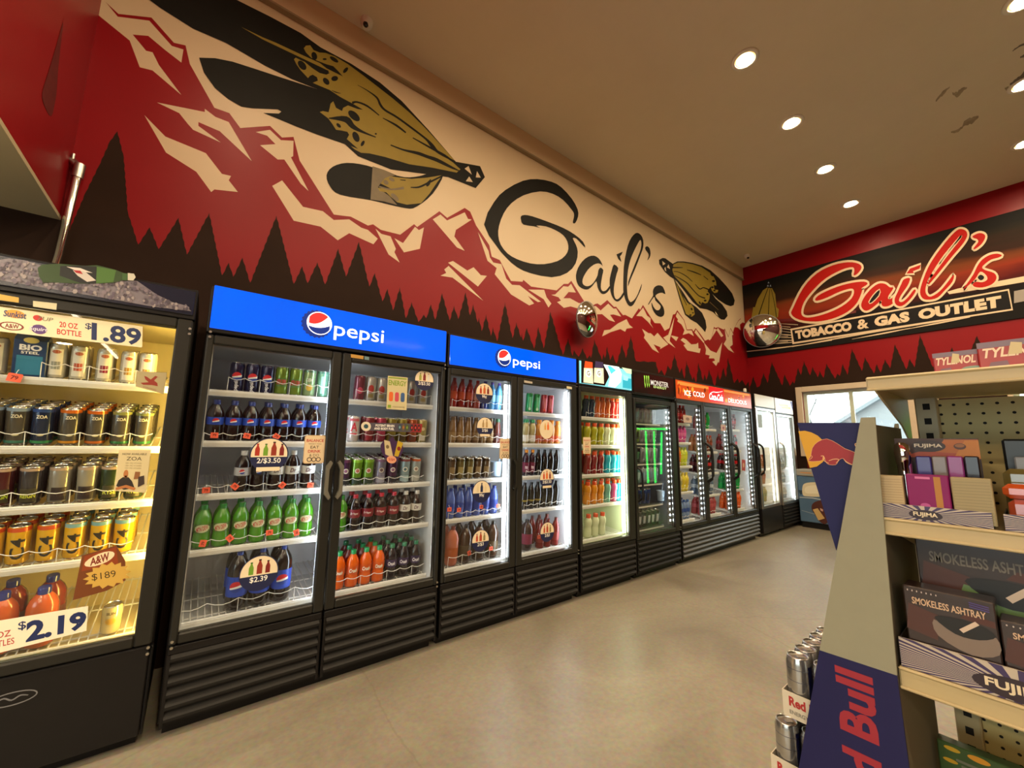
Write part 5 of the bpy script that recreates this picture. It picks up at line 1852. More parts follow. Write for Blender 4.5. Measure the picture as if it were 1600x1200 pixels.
# --- near blue cooler, right door
stock(P1, 1, 0, 610, [562, 578, 595, 620, 642, 660], ['rock_pink', 'rock_red', 'rock_red', 'rock_red', 'rock_red', 'rock_red'], ['pink energy can'] + ['silver and red can'] * 5, W_1R, 'can', 1, fence_h=.07, jit=.001)
stock(P1, 1, 1, 665, [552, 576, 595, 611, 627, 644, 658], ['aw', 'bang_red', 'bang_pink', 'bang_yel', 'bang_yel', 'bang_or', 'bang_cr'],
      ['white can with red A', 'dark red can', 'pink can', 'olive can', 'olive can', 'rust orange can', 'cream can'], W_1R, 'can', 2, fence_h=.06)
stock(P1, 1, 2, 725, [540, 556, 575, 594, 613, 632, 649], ['bub_pur', 'bub_lime', 'bub_lime', 'bub_lil', 'bub_pur', 'bub_blue', 'bub_or'],
      ['purple can', 'lime green can', 'lime green can', 'lilac can', 'purple can', 'pale blue can', 'grey and orange can'], W_1R, 'can', 4, fence_h=.05)
stock(P1, 1, 3, 790, [533, 553, 574, 594, 613.5, 631.5, 649], ['dew', 'dr', 'dr', 'dr', 'dr', 'dr_diet', 'dr_diet'],
      ['green citrus bottle', 'red-capped cola bottle', 'red-capped cola bottle', 'red-capped cola bottle', 'red-capped cola bottle', 'white-capped cola bottle', 'white-capped cola bottle'], W_1R, 'bottle', 2, gap=.078, fence_h=.05)
stock(P1, 1, 4, 880, [529, 549.5, 570, 590, 610, 629, 647], ['or'] * 4 + ['grape'] * 3, ['orange soda bottle'] * 4 + ['grape soda bottle'] * 3, W_1R, 'bottle', 3, gap=.078,
      back=['or', 'straw', 'straw', 'or', 'grape', 'grape', 'grape'], fence_h=.07)
# --- far blue cooler, left door
stock(P2, 0, 0, 610, [708, 720.5, 733, 744, 756, 767, 778], ['redw', 'redw', 'redw', 'redw2', 'bluew', 'bluew2', 'bluew2'],
      ['red juice bottle'] * 3 + ['pink juice bottle', 'dark blue bottle', 'pale blue bottle', 'pale blue bottle'], W_2L, 'bottle', 1, fence_h=.06)
stock(P2, 0, 1, 670, [707, 719, 731, 741.5, 753, 764, 776], ['coffee'] * 6 + ['mocha'], ['tan coffee bottle'] * 6 + ['maroon coffee bottle'], W_2L, 'bottle', 2, gap=.078, fence_h=.06)
stock(P2, 0, 2, 725, [705, 719, 733, 746, 759], ['brew', 'brew2', 'brew2', 'brew', 'brew'], 'brown coffee can', W_2L, 'can', 2, fence_h=.055)
stock(P2, 0, 3, 775, [703, 717, 730.5, 744, 757, 770], ['water'] * 6, 'blue water bottle', W_2L, 'bottle', 2, gap=.076, fence_h=.05)
stock(P2, 0, 4, 845, [706, 727, 748, 769], ['pinkj', 'tea2', 'tea2', 'tea2'], ['large pink juice bottle'] + ['large iced tea bottle'] * 3, W_2L, 'bottle', 2, gap=.108, fence_h=.08)
# --- far blue cooler, right door
stock(P2, 1, 0, 630, [826, 837.5, 849, 859], ['slim_g', 'slim_g', 'slim_r', 'slim_r'], ['slim green can'] * 2 + ['slim red can'] * 2, W_2R, 'can', 1)
stock(P2, 1, 1, 675, [820, 830, 840, 850, 860, 869], ['capg', 'capg', 'capo', 'capo', 'capo', 'capo'], ['green-capped vitamin bottle'] * 2 + ['orange-capped vitamin bottle'] * 4, W_2R, 'bottle', 2, gap=.076, fence_h=.05)
stock(P2, 1, 2, 725, [820.5, 830, 840, 849.5, 858.5, 867.5], ['bai', 'bai', 'black', 'black', 'black', 'black'], ['orange-capped berry bottle'] * 2 + ['black tea bottle'] * 4, W_2R, 'bottle', 1, fence_h=.05)
stock(P2, 1, 3, 775, [819, 829, 838, 847.5, 857, 866.5], ['blacky', 'blacky', 'blacky', 'black', 'black', 'black'], ['yellow-banded tea bottle'] * 3 + ['black tea bottle'] * 3, W_2R, 'bottle', 1, fence_h=.05)
stock(P2, 1, 4, 835, [823, 843, 854, 866], ['magenta', 'redt', 'redt', 'redt'], ['large magenta-label bottle'] + ['red tea bottle'] * 3, W_2R, 'bottle', 2, gap=.11, back=['magenta', 'redt', 'redt', 'redt'])
# --- sports drinks
W_G = 'greenish-lit cooler'
stock(G1C, 0, 0, 640, [914, 923, 931.5, 940, 948, 956, 964], ['sp_navy'] * 2 + ['sp_or'] * 3 + ['sp_red'] * 2, ['navy sports bottle'] * 2 + ['orange sports bottle'] * 3 + ['red sports bottle'] * 2, W_G, 'bottle', 1, fence_h=.05)
stock(G1C, 0, 1, 680, [916, 926.5, 937, 947, 956.5, 965.5], ['sp_yel'] * 3 + ['sp_clear'] * 3, ['yellow sports bottle'] * 3 + ['clear sports bottle'] * 3, W_G, 'bottle', 2, gap=.075, fence_h=.05)
stock(G1C, 0, 2, 720, [916.5, 926.5, 937, 947.5, 957, 966], ['sp_dkr'] * 3 + ['sp_cy'] * 3, ['dark red sports bottle'] * 3 + ['turquoise sports bottle'] * 3, W_G, 'bottle', 2, gap=.075, fence_h=.05)
stock(G1C, 0, 3, 765, [916, 926.5, 937, 947.5, 957.5, 967], ['sp_am'] * 3 + ['sp_teal', 'sp_pink', 'sp_cy'], ['amber sports bottle'] * 3 + ['teal sports bottle', 'pink sports bottle', 'turquoise sports bottle'], W_G, 'bottle', 2, gap=.075, fence_h=.05)
stock(G1C, 0, 4, 820, [917.5, 928.5, 939.5], ['sp_clear'] * 3, 'clear sports bottle', W_G, 'bottle', 1)
# --- black cooler
W_M = 'black-headed cooler'
mx = [.085 + .078 * i for i in range(7)]
stock(M1, 0, 0, 0, None, ['mo_cr', 'mo_cr', 'mo_wb', 'mo_sil', 'mo_sil', 'mo_sil', 'mo_sil'], ['cream energy can'] * 2 + ['blue-white energy can'] + ['silver energy can'] * 4, W_M, 'can', 1, xs=mx, nlev=6, fence_h=.06, fm=WIRE_DK)
stock(M1, 0, 1, 0, None, ['mo_gr'] * 3 + ['mo_sil'] * 4, ['green energy can'] * 3 + ['silver energy can'] * 4, W_M, 'can', 1, xs=mx, nlev=6, fence_h=.06, fm=WIRE_DK)
stock(M1, 0, 2, 0, None, ['mo_dk'] * 3 + ['mo_sil'] * 4, ['dark green energy can'] * 3 + ['silver energy can'] * 4, W_M, 'can', 2, xs=mx, nlev=6, fence_h=.06, fm=WIRE_DK)
stock(M1, 0, 3, 0, None, ['mo_teal'] * 3 + ['mo_wb'] * 4, ['teal energy can'] * 3 + ['blue-white energy can'] * 4, W_M, 'can', 2, xs=mx, nlev=6, fence_h=.06, fm=WIRE_DK)
stock(M1, 0, 4, 0, None, ['mo_gr', 'mo_bl', 'mo_bl', 'mo_bl', 'mo_bl', None, None], ['green energy can'] + ['blue and black can'] * 6, W_M, 'can', 2, xs=mx, nlev=6)
stock(M1, 0, 5, 0, None, ['mo_blk'] * 7, 'black and silver can', W_M, 'can', 3, xs=mx, nlev=6, fence_h=.06, fm=WIRE_DK)
# --- three-door cooler
WK = ["orange-bannered cooler's first door", "orange-bannered cooler's second door", "orange-bannered cooler's third door"]
for d, k, kinds, ds, rows, x0_, dx in (
        (0, 0, ['k_pur', 'k_pur', 'k_red', 'k_red', 'k_red'], ['purple bottle'] * 2 + ['red bottle'] * 3, 1, .075, .075),
        (0, 1, ['k_yel', 'k_yel', 'k_pink', 'k_pink', 'k_pink'], ['yellow bottle'] * 2 + ['pink bottle'] * 3, 1, .075, .075),
        (0, 2, ['k_or', 'k_or', 'k_or', 'k_yg', 'k_yg'], ['orange bottle'] * 3 + ['yellow-green bottle'] * 2, 2, .075, .075),
        (0, 3, ['k_straw', 'k_straw', 'k_straw', 'k_lem', 'k_lem'], ['straw-coloured bottle'] * 3 + ['lemon bottle'] * 2, 2, .075, .075),
        (0, 4, ['k_wat'] * 5, 'blue-labelled water bottle', 2, .075, .075),
        (1, 0, ['k_pkr', 'k_pkr', 'k_brown', 'k_spr'], ['rose bottle'] * 2 + ['brown bottle', 'green bottle'], 1, .70, .09),
        (1, 1, ['k_peach', 'k_peach', 'k_brown', 'k_brown', 'k_brown'], ['peach bottle'] * 2 + ['brown bottle'] * 3, 2, .70, .078),
        (1, 2, ['k_dkr'] * 3 + ['k_cola'] * 2, ['dark red bottle'] * 3 + ['red-label cola bottle'] * 2, 2, .70, .078),
        (1, 3, ['k_wh', 'k_wh', 'k_blk', 'k_wh'], ['white-label bottle'] * 2 + ['black bottle', 'white-label bottle'], 2, .70, .09),
        (1, 4, ['k_pkr'] * 5, 'rose bottle', 2, .70, .078),
        (2, 0, ['k_cola', 'k_cola', 'k_red', 'k_red', 'k_red'], ['red-label cola bottle'] * 2 + ['red bottle'] * 3, 1, 1.43, .076),
        (2, 1, ['k_red', 'k_red', 'k_blk', 'k_blk', 'k_cola'], ['red bottle'] * 2 + ['black bottle'] * 2 + ['red-label cola bottle'], 2, 1.43, .076),
        (2, 2, ['k_cola'] * 5, 'red-label cola bottle', 2, 1.43, .076),
        (2, 3, ['k_spr'] * 5, 'green bottle', 2, 1.43, .076),
        (2, 4, ['k_fan'] * 5, 'orange bottle', 2, 1.43, .076)):
    stock(K1, d, k, 0, None, kinds, ds, WK[d], 'bottle', rows, xs=[x0_ + dx * i for i in range(len(kinds))], gap=.078, fence_h=.05)
for k in (0, 1, 2):
    stock(W1, 0, k, 0, None, ['k_peach' if k < 2 else 'k_straw'] * 5, ['amber bottle', 'amber bottle', 'straw-coloured bottle'][k], 'silver case beside orange banner', 'bottle', 1,
          xs=[.12 + .09 * i for i in range(5)], nlev=3)
for k in (2, 3, 4):
    stock(W2, 0, k, 0, None, ['k_cup'] * 5, 'pale tub', 'last silver case', 'tub', 1, xs=[.11 + .1 * i for i in range(5)])

# carton among the slim cans; jugs and lone items
z, o, a, e = C1.shelves[(0, 0)]
xa, xb = (to_case(C1, p, 565, YF + .13)[0] for p in (26, 76))
mb = MB()
mb.box((-.035 * 1.35, -.03, 0), (.035 * 1.35, .03, .155), mat('carton_blue', '1C3A66', .35), .003)
mb.add([(-.047, -.03, .155), (.047, -.03, .155), (.047, .03, .155), (-.047, .03, .155), (-.047, 0, .175), (.047, 0, .175)], [(0, 1, 5, 4), (2, 3, 4, 5), (0, 4, 3), (1, 2, 5)], mat('carton_blue', '1C3A66', .35))
t3 = lambda u, v: (u, -.0306, v)
mb.poly([(-.036, .01), (.036, .01), (.036, .088), (-.036, .088)], t3, flat('2E7A9A'))
mb.text('BIO', lambda u, v: (u, -.0308, v), WHITE, h=.024, w=.062, u=0, v=.122, bold=.04)
mb.text('STEEL', lambda u, v: (u, -.0308, v), WHITE, h=.011, w=.05, u=0, v=.101, bold=.02)
mb.poly(oval(0, .152, .022, .012), lambda u, v: (u, -.0308, v), flat('D8C46A'))
ob = mb.build('drink_carton', None, (C1.x0 + (xa + xb) / 2, YF + .13, z + math.tan(C1.tilt) * .045 + .002))
ob.rotation_euler = (C1.tilt, 0, 0)
tag(ob, 'blue drink carton among the cream cans, top shelf, yellow-lit cooler', 'carton')
xa = to_case(C1, 10, 565, YF + .13)[0]
for i, px in enumerate((8,)):
    ob = copy_tree(KINDS['hydro_a'])
    ob.location = (C1.x0 + to_case(C1, px, 565, YF + .13)[0] - .018, YF + .13, z + math.tan(C1.tilt) * .045 + .002)
    ob.rotation_euler = (C1.tilt, 0, 0)
    tag(ob, 'slim cream can left of the blue carton, top shelf, yellow-lit cooler', 'can')
# cream can standing low in front of the gold card
z, o, a, e = C1.shelves[(0, 4)]
can('rootc', 'root_beer_can', .122, .033, 'CDBE8A', many(can_disc(.5, .017, solid_fn(flat('B8923A')), .8), can_text('SUN', '5A4A24', .78, .012, .03)))
ob = KINDS['rootc']()
p = to_case(C1, 174, 970, YF + .12)
ob.location = (C1.x0 + p[0], YF + .125, z + .012)
ob.rotation_euler = (C1.tilt, 0, 0)
tag(ob, 'cream can low on the right below the gold card, yellow-lit cooler', 'can')
# pitcher-like tubs
for c, d, k, px, py, hx, lb in ((P2, 0, 2, 775, 735, 'A8C0DC', 'pale blue tub right of the brown coffee cans, far blue cooler'), (M1, 0, 4, 1032, 772, 'A9BCCB', 'white-blue tub right of the blue cans, black-headed cooler')):
    z, o, a, e = c.shelves[(d, k)]
    mb = MB()
    m_ = gloss(hx)
    mb.lathe([(.034, 0), (.038, .01), (.046, .10), (.048, .11), (.044, .112), (.040, .02)], m_, 16, cap1=True)
    ob = mb.build('plastic_tub')
    MB().tube([(.03, 0, .10), (.045, 0, .15), (.06, 0, .185)], .006, m_, 6).build('tub_handle', ob)
    q = to_case(c, px, py, YF + .14)
    ob.location = (c.x0 + q[0], YF + .14, z + math.tan(c.tilt) * .055 + .006)
    tag(ob, lb, 'tub')

# orange price tags clipped along the shelves
TAGP = mat('fluorescent_orange_paper', (.90, .13, .06), .6)
TAGI = flat('7A1A10')


def price_tag(c, px, py, rot, label, grp, s=.016):
    q = to_case(c, px, py, YF + .068)
    mb = MB()
    mb.prism(rrect(-s, -s * .85, s, s * .85, .003), lambda u, v, d: (u, d, v), .0012, TAGP)
    mb.text('79', lambda u, v: (u, -.0004, v), TAGI, h=s * .8, w=s * 1.0, bold=.03)
    mb.tube([(0, 0, s * .8), (0, .004, s * 1.4), (0, .012, s * 1.7)], .0012, WIRE, 5)
    o = mb.build('price_tag', None, (c.x0 + q[0], YF + .066, q[1]))
    o.rotation_euler = (0, math.radians(rot), 0)
    tag(o, label, 'price tag', grp)


for px, py, rot, l_ in ((335, 680, 0, 'leftmost, on the cola bottles'), (386, 681, 10, 'middle, on the cola bottles'), (432, 682, 35, 'right, on the cola bottles'),
                        (322, 766, 0, 'leftmost, third shelf'), (367, 760, 40, 'under the silver-label bottle'), (441, 758, -50, 'under the white-label bottles'), (485, 758, 5, 'right end of third shelf'),
                        (317, 849, -80, 'leftmost, on the green bottles'), (359, 841, 50, 'second from left, on the green bottles'), (421, 832, -5, 'third from left, on the green bottles'), (463, 832, 75, 'rightmost, on the green bottles')):
    price_tag(P1, px, py, rot, 'orange price tag, %s, near blue cooler left door' % l_, 'orange price tags in the near blue cooler')
for px, py, rot, l_ in ((702, 796, 0, 'leftmost, under the blue waters'), (717, 796.5, 0, 'second from left, under the blue waters'), (752, 792, 5, 'third from left, under the blue waters'), (778, 790.5, 0, 'rightmost, under the blue waters'),
                        (733, 864, 70, 'left, on the large tea bottles'), (767, 857, 0, 'right, on the large tea bottles')):
    price_tag(P2, px, py, rot, 'orange price tag, %s, far blue cooler' % l_, 'orange price tags in the far blue cooler')
price_tag(P2, 842, 839, 0, "orange price tag beside the red tea bottles, far blue cooler's right door", 'orange price tags in the far blue cooler')
price_tag(C1, 23, 590, 8, 'orange price tag below the blue carton, yellow-lit cooler', 'orange price tags in the yellow-lit cooler', .020)

# ================================================================== ceiling lamps, cameras, mirrors
LENS = mat('warm_lamp_lens', (1.0, .78, .50), .5, emit=DOWNLIGHT * 1.45)
LENS_FILL = mat('warm_fill_lamp_lens', (1.0, .80, .55), .5, emit=DOWNLIGHT * 1.6)
HALO = mat('amber_lamp_halo', (1.0, .52, .14), .5, emit=3.0)  # glow around the lamp, put in as an emissive ring
RING = mat('white_lamp_trim', (.75, .72, .66), .4)
GREYW = mat('white_camera_plastic', (.72, .70, .66), .35)
BLKG = mat('black_camera_glass', (.01, .01, .012), .08)


def downlight(x, y, label, group, lens=None):
    t = thing('ceiling_downlight', label, 'ceiling light', (x, y, ZC), group)
    m = MB()
    m.lathe([(.082, -.001), (.112, -.001), (.112, -.006), (.100, -.014), (.082, -.012)], RING, 28, cap0=False, cap1=False)
    m.build('trim_ring', t)
    m = MB()
    m.lathe([(.0815, -.004), (.068, -.006)], HALO, 28, cap0=False, cap1=False)
    m.lathe([(.068, -.006), (.05, -.0075), (.001, -.008)], lens or LENS, 28, cap0=False, cap1=False)
    m.build('lens', t)
    return t


names = ['nearest', 'second nearest', 'third nearest', 'farthest']
for i, x in enumerate((3.563, 4.718, 5.89, 7.063)):
    downlight(x, 1.22, 'lit recessed ceiling downlight, %s of the row of four over the aisle' % names[i], 'recessed downlights over the aisle')
downlight(7.11, -.33, 'lit recessed ceiling downlight half cut by the right edge of the photo', 'recessed downlights over the shelves')
for x in (.07, 1.23, 2.40):
    downlight(x, 1.22, 'lit recessed ceiling downlight overhead, above the top of the photo', 'recessed downlights above the view')
for y in (-.33, -1.88, -3.4):
    for x in (.07, 1.23, 2.40, 3.563, 4.718, 5.89):
        downlight(x, y, 'lit recessed ceiling downlight overhead, above the top of the photo', 'recessed downlights above the view')


for y in (-2.6, -1.1, .4, 1.9):  # unseen soffit lamps, added to brighten the shelving
    for x in (-1.45, -2.6):
        o_ = downlight(x, y, 'added recessed downlight in the low soffit, out of view, brightening the shelving', 'added fill downlights in the low soffit', LENS_FILL)
        o_.location.z = ZS


TUBE = mat('fluorescent_tube', (1.0, .86, .66), .5, emit=22.0)


def batten(loc, rotz, ln, down, label, group):
    t = thing('fluorescent_batten', label, 'ceiling light', loc, group, rotz)
    MB().box((-ln / 2, -.03, 0), (ln / 2, .03, .045), RING, .004).build('batten_body', t)
    MB().tube([(-ln / 2 + .02, 0, -.022), (ln / 2 - .02, 0, -.022)], .016, TUBE, 10).build('tube', t)
    m = MB()
    m.box((-ln / 2, -.014, -.04), (-ln / 2 + .02, .014, .0), RING)
    m.build('lamp_holder', t)
    m = MB()
    m.box((ln / 2 - .02, -.014, -.04), (ln / 2, .014, .0), RING)
    m.build('lamp_holder', t)
    return t


for y in (-2.4, -.9, .6):  # tubes added out of view to throw light onto the pegboard
    batten((-1.0, y, ZS - .046), PI2, 1.25, True, 'added fluorescent batten under the low soffit, out of view, lighting the pegboard', 'added fill battens under the soffit')
t_ = batten((3.80, YR + .05, 3.63), 0, 1.1, True, 'lit fluorescent batten on the side wall, mirrored in the near blue sign', None)
t_.rotation_euler = (-PI2, 0, 0)


def camera_dome(p, lab):
    t = thing('security_camera', lab, 'security camera', p, 'small security cameras')
    m = MB()
    m.lathe([(.048, 0), (.048, -.03), (.040, -.055), (.028, -.068)], GREYW, 20, cap1=True)
    m.build('housing', t)
    m = MB()
    m.lathe([(.020, -.058), (.021, -.070), (.014, -.082), (.002, -.086)], BLKG, 14, (-.012, -.02, 0))
    m.build('camera_lens', t)


camera_dome((.775, 3.02, ZC), 'small white security camera at the ceiling edge above the large feathers')
camera_dome((7.62, 2.83, ZC), 'small white security camera on the ceiling near the far corner')

MIRROR = mat('convex_mirror_face', (.86, .84, .80), .03, 1.0)


def convex_mirror(p, r, facing, lab, arm):
    t = thing('convex_mirror', lab, 'mirror', p)
    t.rotation_euler = Vector(facing).to_track_quat('-Y', 'Z').to_euler()
    m = MB()
    prof = [(r * math.sin(a), -r * 1.05 * (math.cos(a) - math.cos(1.05)) * .62) for a in [1.05 * k / 12 for k in range(13)]]
    prof = [(q[0] / math.sin(1.05), q[1]) for q in prof]
    prof[0] = (.0005, prof[0][1])
    m.lathe(prof, MIRROR, 40, axis='y', cap0=False, cap1=False)
    m.build('mirror_dome', t)
    m = MB()
    m.lathe([(r * .985, -.004), (r * 1.02, -.004), (r * 1.02, .012), (r * .6, .02), (.02, .022)], mat('grey_mirror_rim', (.25, .24, .23), .5), 40, axis='y', cap0=False)
    m.build('mirror_back', t)
    m = MB()
    m.tube([(0, .02, 0), (arm[0], arm[1], arm[2])], .014, STEEL, 8)
    m.build('bracket', t)


q = at_y(2.98, 918, 499)
convex_mirror(tuple(q), .205, (.14, -1, -.10), 'round convex mirror on the mural below the painted word', (0, YW - 2.98 - .012, 0))
q = at_x(7.93, 1191, 517)
convex_mirror(tuple(q), .295, (-1, -.38, -.26), 'larger round convex mirror in the far corner beside the wall sign', (.0, .16, .0))

# steel pipe standing behind the first cooler
o0 = at_y(3.12, 91, 399)
t = thing('steel_pipe', 'shiny steel pipe with an elbow rising beside the corner of the mural', 'pipe', tuple(o0))
p1 = at_y(3.105, 124, 262) - o0
m = MB()
m.tube([(-.04, 0, -.5), (0, 0, 0), tuple(p1)], .017, CHROME, 14)
m.build('tube', t)
m = MB()
d = Vector(p1).normalized()
m.tube([tuple(p1 - d * .06), tuple(p1 + d * .02)], .024, STEEL, 14)
m.tube([tuple(p1 + d * .0), tuple(p1 + Vector((-.03, .01, .03))), tuple(p1 + Vector((-.11, .02, .045)))], .020, STEEL, 14)
m.tube([tuple(p1 + Vector((-.03, .0, .03))), tuple(p1 + Vector((-.03, .0, .07)))], .008, STEEL, 8)
m.build('elbow_fitting', t)

# ------------------------------------------------------------------ the big printed sign on the end wall
sTL, sBL = at_x(XE, 1159, 442.5), at_x(XE, 1169, 556.6)
SZ0, SZ1 = 2.93, 4.36
SY1, SY0 = YW - .01, -1.30


def sky_print():
    m = mat('dusk_sky_print', (.01, .008, .006), .55, spec=.12)
    nt = m.node_tree
    b = nt.nodes['Principled BSDF']
    tc = nt.nodes.new('ShaderNodeTexCoord')
    mp = nt.nodes.new('ShaderNodeMapping')
    mp.inputs['Scale'].default_value = (1, .55, 3.2)
    nz = nt.nodes.new('ShaderNodeTexNoise')
    nz.inputs['Scale'].default_value = 1.1
    nz.inputs['Detail'].default_value = 5
    sx = nt.nodes.new('ShaderNodeSeparateXYZ')
    mr = nt.nodes.new('ShaderNodeMapRange')
    mr.inputs['From Min'].default_value = SZ0
    mr.inputs['From Max'].default_value = SZ1
    ad = nt.nodes.new('ShaderNodeMath')
    ad.operation = 'MULTIPLY_ADD'
    ad.inputs[1].default_value = .36
    ramp = nt.nodes.new('ShaderNodeValToRGB')
    e = ramp.color_ramp.elements
    e[0].position, e[0].color = .30, (.008, .007, .006, 1)
    e[1].position, e[1].color = .98, (.008, .007, .006, 1)
    for p_, c_ in ((.40, (.012, .006, .006, 1)), (.50, (.10, .008, .007, 1)), (.60, (.26, .030, .010, 1)), (.68, (.17, .042, .010, 1)), (.78, (.035, .012, .006, 1)), (.88, (.018, .012, .006, 1))):
        k = e.new(p_)
        k.color = c_
    L = nt.links.new
    L(tc.outputs['Object'], mp.inputs['Vector'])
    L(mp.outputs[0], nz.inputs['Vector'])
    L(tc.outputs['Object'], sx.inputs[0])
    L(sx.outputs['Z'], mr.inputs['Value'])
    L(nz.outputs['Fac'], ad.inputs[0])
    L(mr.outputs[0], ad.inputs[2])
    sb = nt.nodes.new('ShaderNodeMath')
    sb.operation = 'SUBTRACT'
    sb.inputs[1].default_value = .10
    L(ad.outputs[0], sb.inputs[0])
    L(sb.outputs[0], ramp.inputs['Fac'])
    L(ramp.outputs['Color'], b.inputs['Base Color'])
    return m


SGN_R, SGN_C, SGN_K, SGN_G = mat('sign_red', (.46, .010, .006), .5, spec=.15), mat('sign_cream', (.74, .56, .36), .4), mat('sign_black', (.008, .007, .007), .5, spec=.15), mat('sign_grey', (.30, .26, .22), .4)
m = MB()
m.box((XE - .022, SY0, SZ0), (XE - .003, SY1, SZ1), sky_print(), .002)
sign = m.build('wall_sign')
tag(sign, 'long dark printed sign with red script letters high on the end wall', 'sign')
m = MB()
SG = Mural(m, lambda d, x, y: at_x(XE - .0225 - d, x, y), .00025)
SG.flat2 = lambda p: (p[1], p[2])
# horizon bands and streaks
SG.paint(zone('G5', (600, 815), (700, 785), (1080, 715), (1330, 668), (1330, 722), (1080, 765), (620, 838)), SGN_C)
SG.paint(zone('D', (375, 700), (520, 690), (760, 655), (760, 668), (520, 708), (375, 712)), mat('sign_dull_red', (.12, .008, .010), .4))
for a_, b_, w_ in (((380, 722), (470, 728), 2), ((380, 745), (435, 752), 3), ((385, 760), (435, 766), 2), ((375, 775), (438, 780), 4), ((370, 792), (440, 792), 3), ((360, 806), (440, 806), 4), ((330, 824), (440, 816), 3),
                   ((380, 735), (432, 740), 2), ((345, 815), (420, 812), 2), ((365, 785), (420, 786), 2)):
    SG.paint(brush(zone('D', (*a_, .5), ((a_[0] + b_[0]) / 2, (a_[1] + b_[1]) / 2, w_), (*b_, w_))), SGN_C)
SG.paint(brush(zone('D', (150, 868, 2), (320, 850, 6), (480, 830, 4), (640, 805, 3))), SGN_C)
SG.paint(brush(zone('D', (440, 838, 2), (700, 790, 6), (1000, 738, 6), (1330, 688, 2))), SGN_C)
SG.paint(brush(zone('D', (740, 800, 1), (900, 770, 7), (1030, 745, 2))), SGN_C)
SG.paint(brush(zone('D', (1000, 752, 1), (1180, 718, 7), (1330, 690, 2))), SGN_C)
SG.paint(zone('D', (1550, 560), (1600, 550), (1700, 530), (1700, 590), (1550, 620)), SGN_G)
# lower box with lettering
fr = zone('D', (432, 748), (1525, 548), (1545, 655), (442, 825))
SG.paint(fr, SGN_C)
SG.paint(zone('D', (440, 755), (1519, 557), (1537, 648), (450, 815)), SGN_K)
q0, q1, q2, q3 = [at_x(XE - .0225, *p) for p in zone('D', (460, 802), (1490, 640), (1485, 580), (455, 758))]
SG.k += 1
dk = SG.k * SG.step + .0012


def on_box(u, v):
    a_ = q0.lerp(q1, u)
    b_ = q3.lerp(q2, u)
    c_ = a_.lerp(b_, v)
    return (XE - .0225 - dk, c_.y, c_.z)


for s_, ua, ub, bo in (('TOBACCO', 0, .335, .065), ('&', .365, .425, .03), ('GAS', .455, .625, .065), ('OUTLET', .665, 1.0, .065)):
    m.text(s_, on_box, SGN_C, h=.98, w=ub - ua, u=(ua + ub) / 2, v=.5, bold=bo)


def script(pts, sm=3, w=3.4, fill=SGN_R, hole=False):
    p = smooth_path(pts, sm) if sm else pts
    SG.band(p, w, SGN_C)
    SG.paint(p, SGN_K if hole else fill)


for pts in (zone('D', (748, 480), (768, 472), (788, 442), (772, 422), (720, 415), (645, 430), (565, 470), (497, 542), (447, 640), (437, 675), (478, 703), (560, 712), (640, 698), (715, 665),
                 (765, 618), (790, 560), (788, 545), (818, 524), (800, 512), (740, 518), (665, 538), (585, 573), (556, 598), (566, 608), (615, 592), (680, 562), (735, 547), (750, 560),
                 (738, 595), (690, 635), (620, 668), (550, 688), (505, 690), (486, 668), (500, 615), (545, 555), (610, 495), (690, 452), (742, 440), (752, 456)),
            zone('D', (928, 540), (905, 523), (870, 523), (830, 553), (795, 600), (786, 635), (805, 657), (832, 650), (868, 622), (886, 606), (888, 628), (902, 637), (932, 630), (965, 602), (988, 570),
                 (978, 562), (950, 588), (925, 600), (922, 584), (947, 545)),
            zone('D', (1000, 500), (1030, 495), (1018, 532), (985, 580), (975, 608), (992, 613), (1020, 590), (1050, 552), (1058, 562), (1030, 602), (990, 634), (960, 627), (953, 600), (970, 560), (988, 520)),
            zone('G5', (690, 240), (740, 228), (780, 250), (785, 300), (740, 375), (650, 480), (520, 640), (432, 742), (425, 722), (500, 615), (620, 455), (700, 355), (738, 298), (720, 290), (650, 370),
                 (560, 480), (480, 600), (420, 705), (396, 795), (410, 845), (450, 860), (530, 810), (600, 730), (660, 655), (650, 720), (580, 800), (510, 870), (430, 890), (370, 878), (345, 820),
                 (365, 730), (420, 590), (500, 460), (610, 320)),
            zone('G5', (840, 292), (900, 265), (948, 277), (955, 312), (920, 370), (862, 414), (848, 404), (890, 350), (880, 322), (850, 312)),
            zone('G5', (1070, 458), (1112, 474), (1080, 495), (1010, 515), (948, 560), (928, 590), (960, 613), (1040, 640), (1062, 690), (1020, 745), (930, 775), (855, 768), (840, 742), (870, 722), (930, 725),
                 (975, 700), (965, 660), (910, 627), (860, 700), (765, 784), (757, 778), (840, 660), (885, 570), (930, 512), (1000, 470))):
    script(pts)
script(zone('D', (1012, 472), (1030, 447), (1085, 427), (1078, 447), (1045, 460), (1050, 470)), 0, 3)
for pts in (zone('D', (878, 552), (848, 580), (826, 615), (838, 616), (872, 582)), zone('G5', (885, 680), (912, 655), (945, 672), (940, 698), (910, 708))):
    script(pts, 2, 1.5, hole=True)
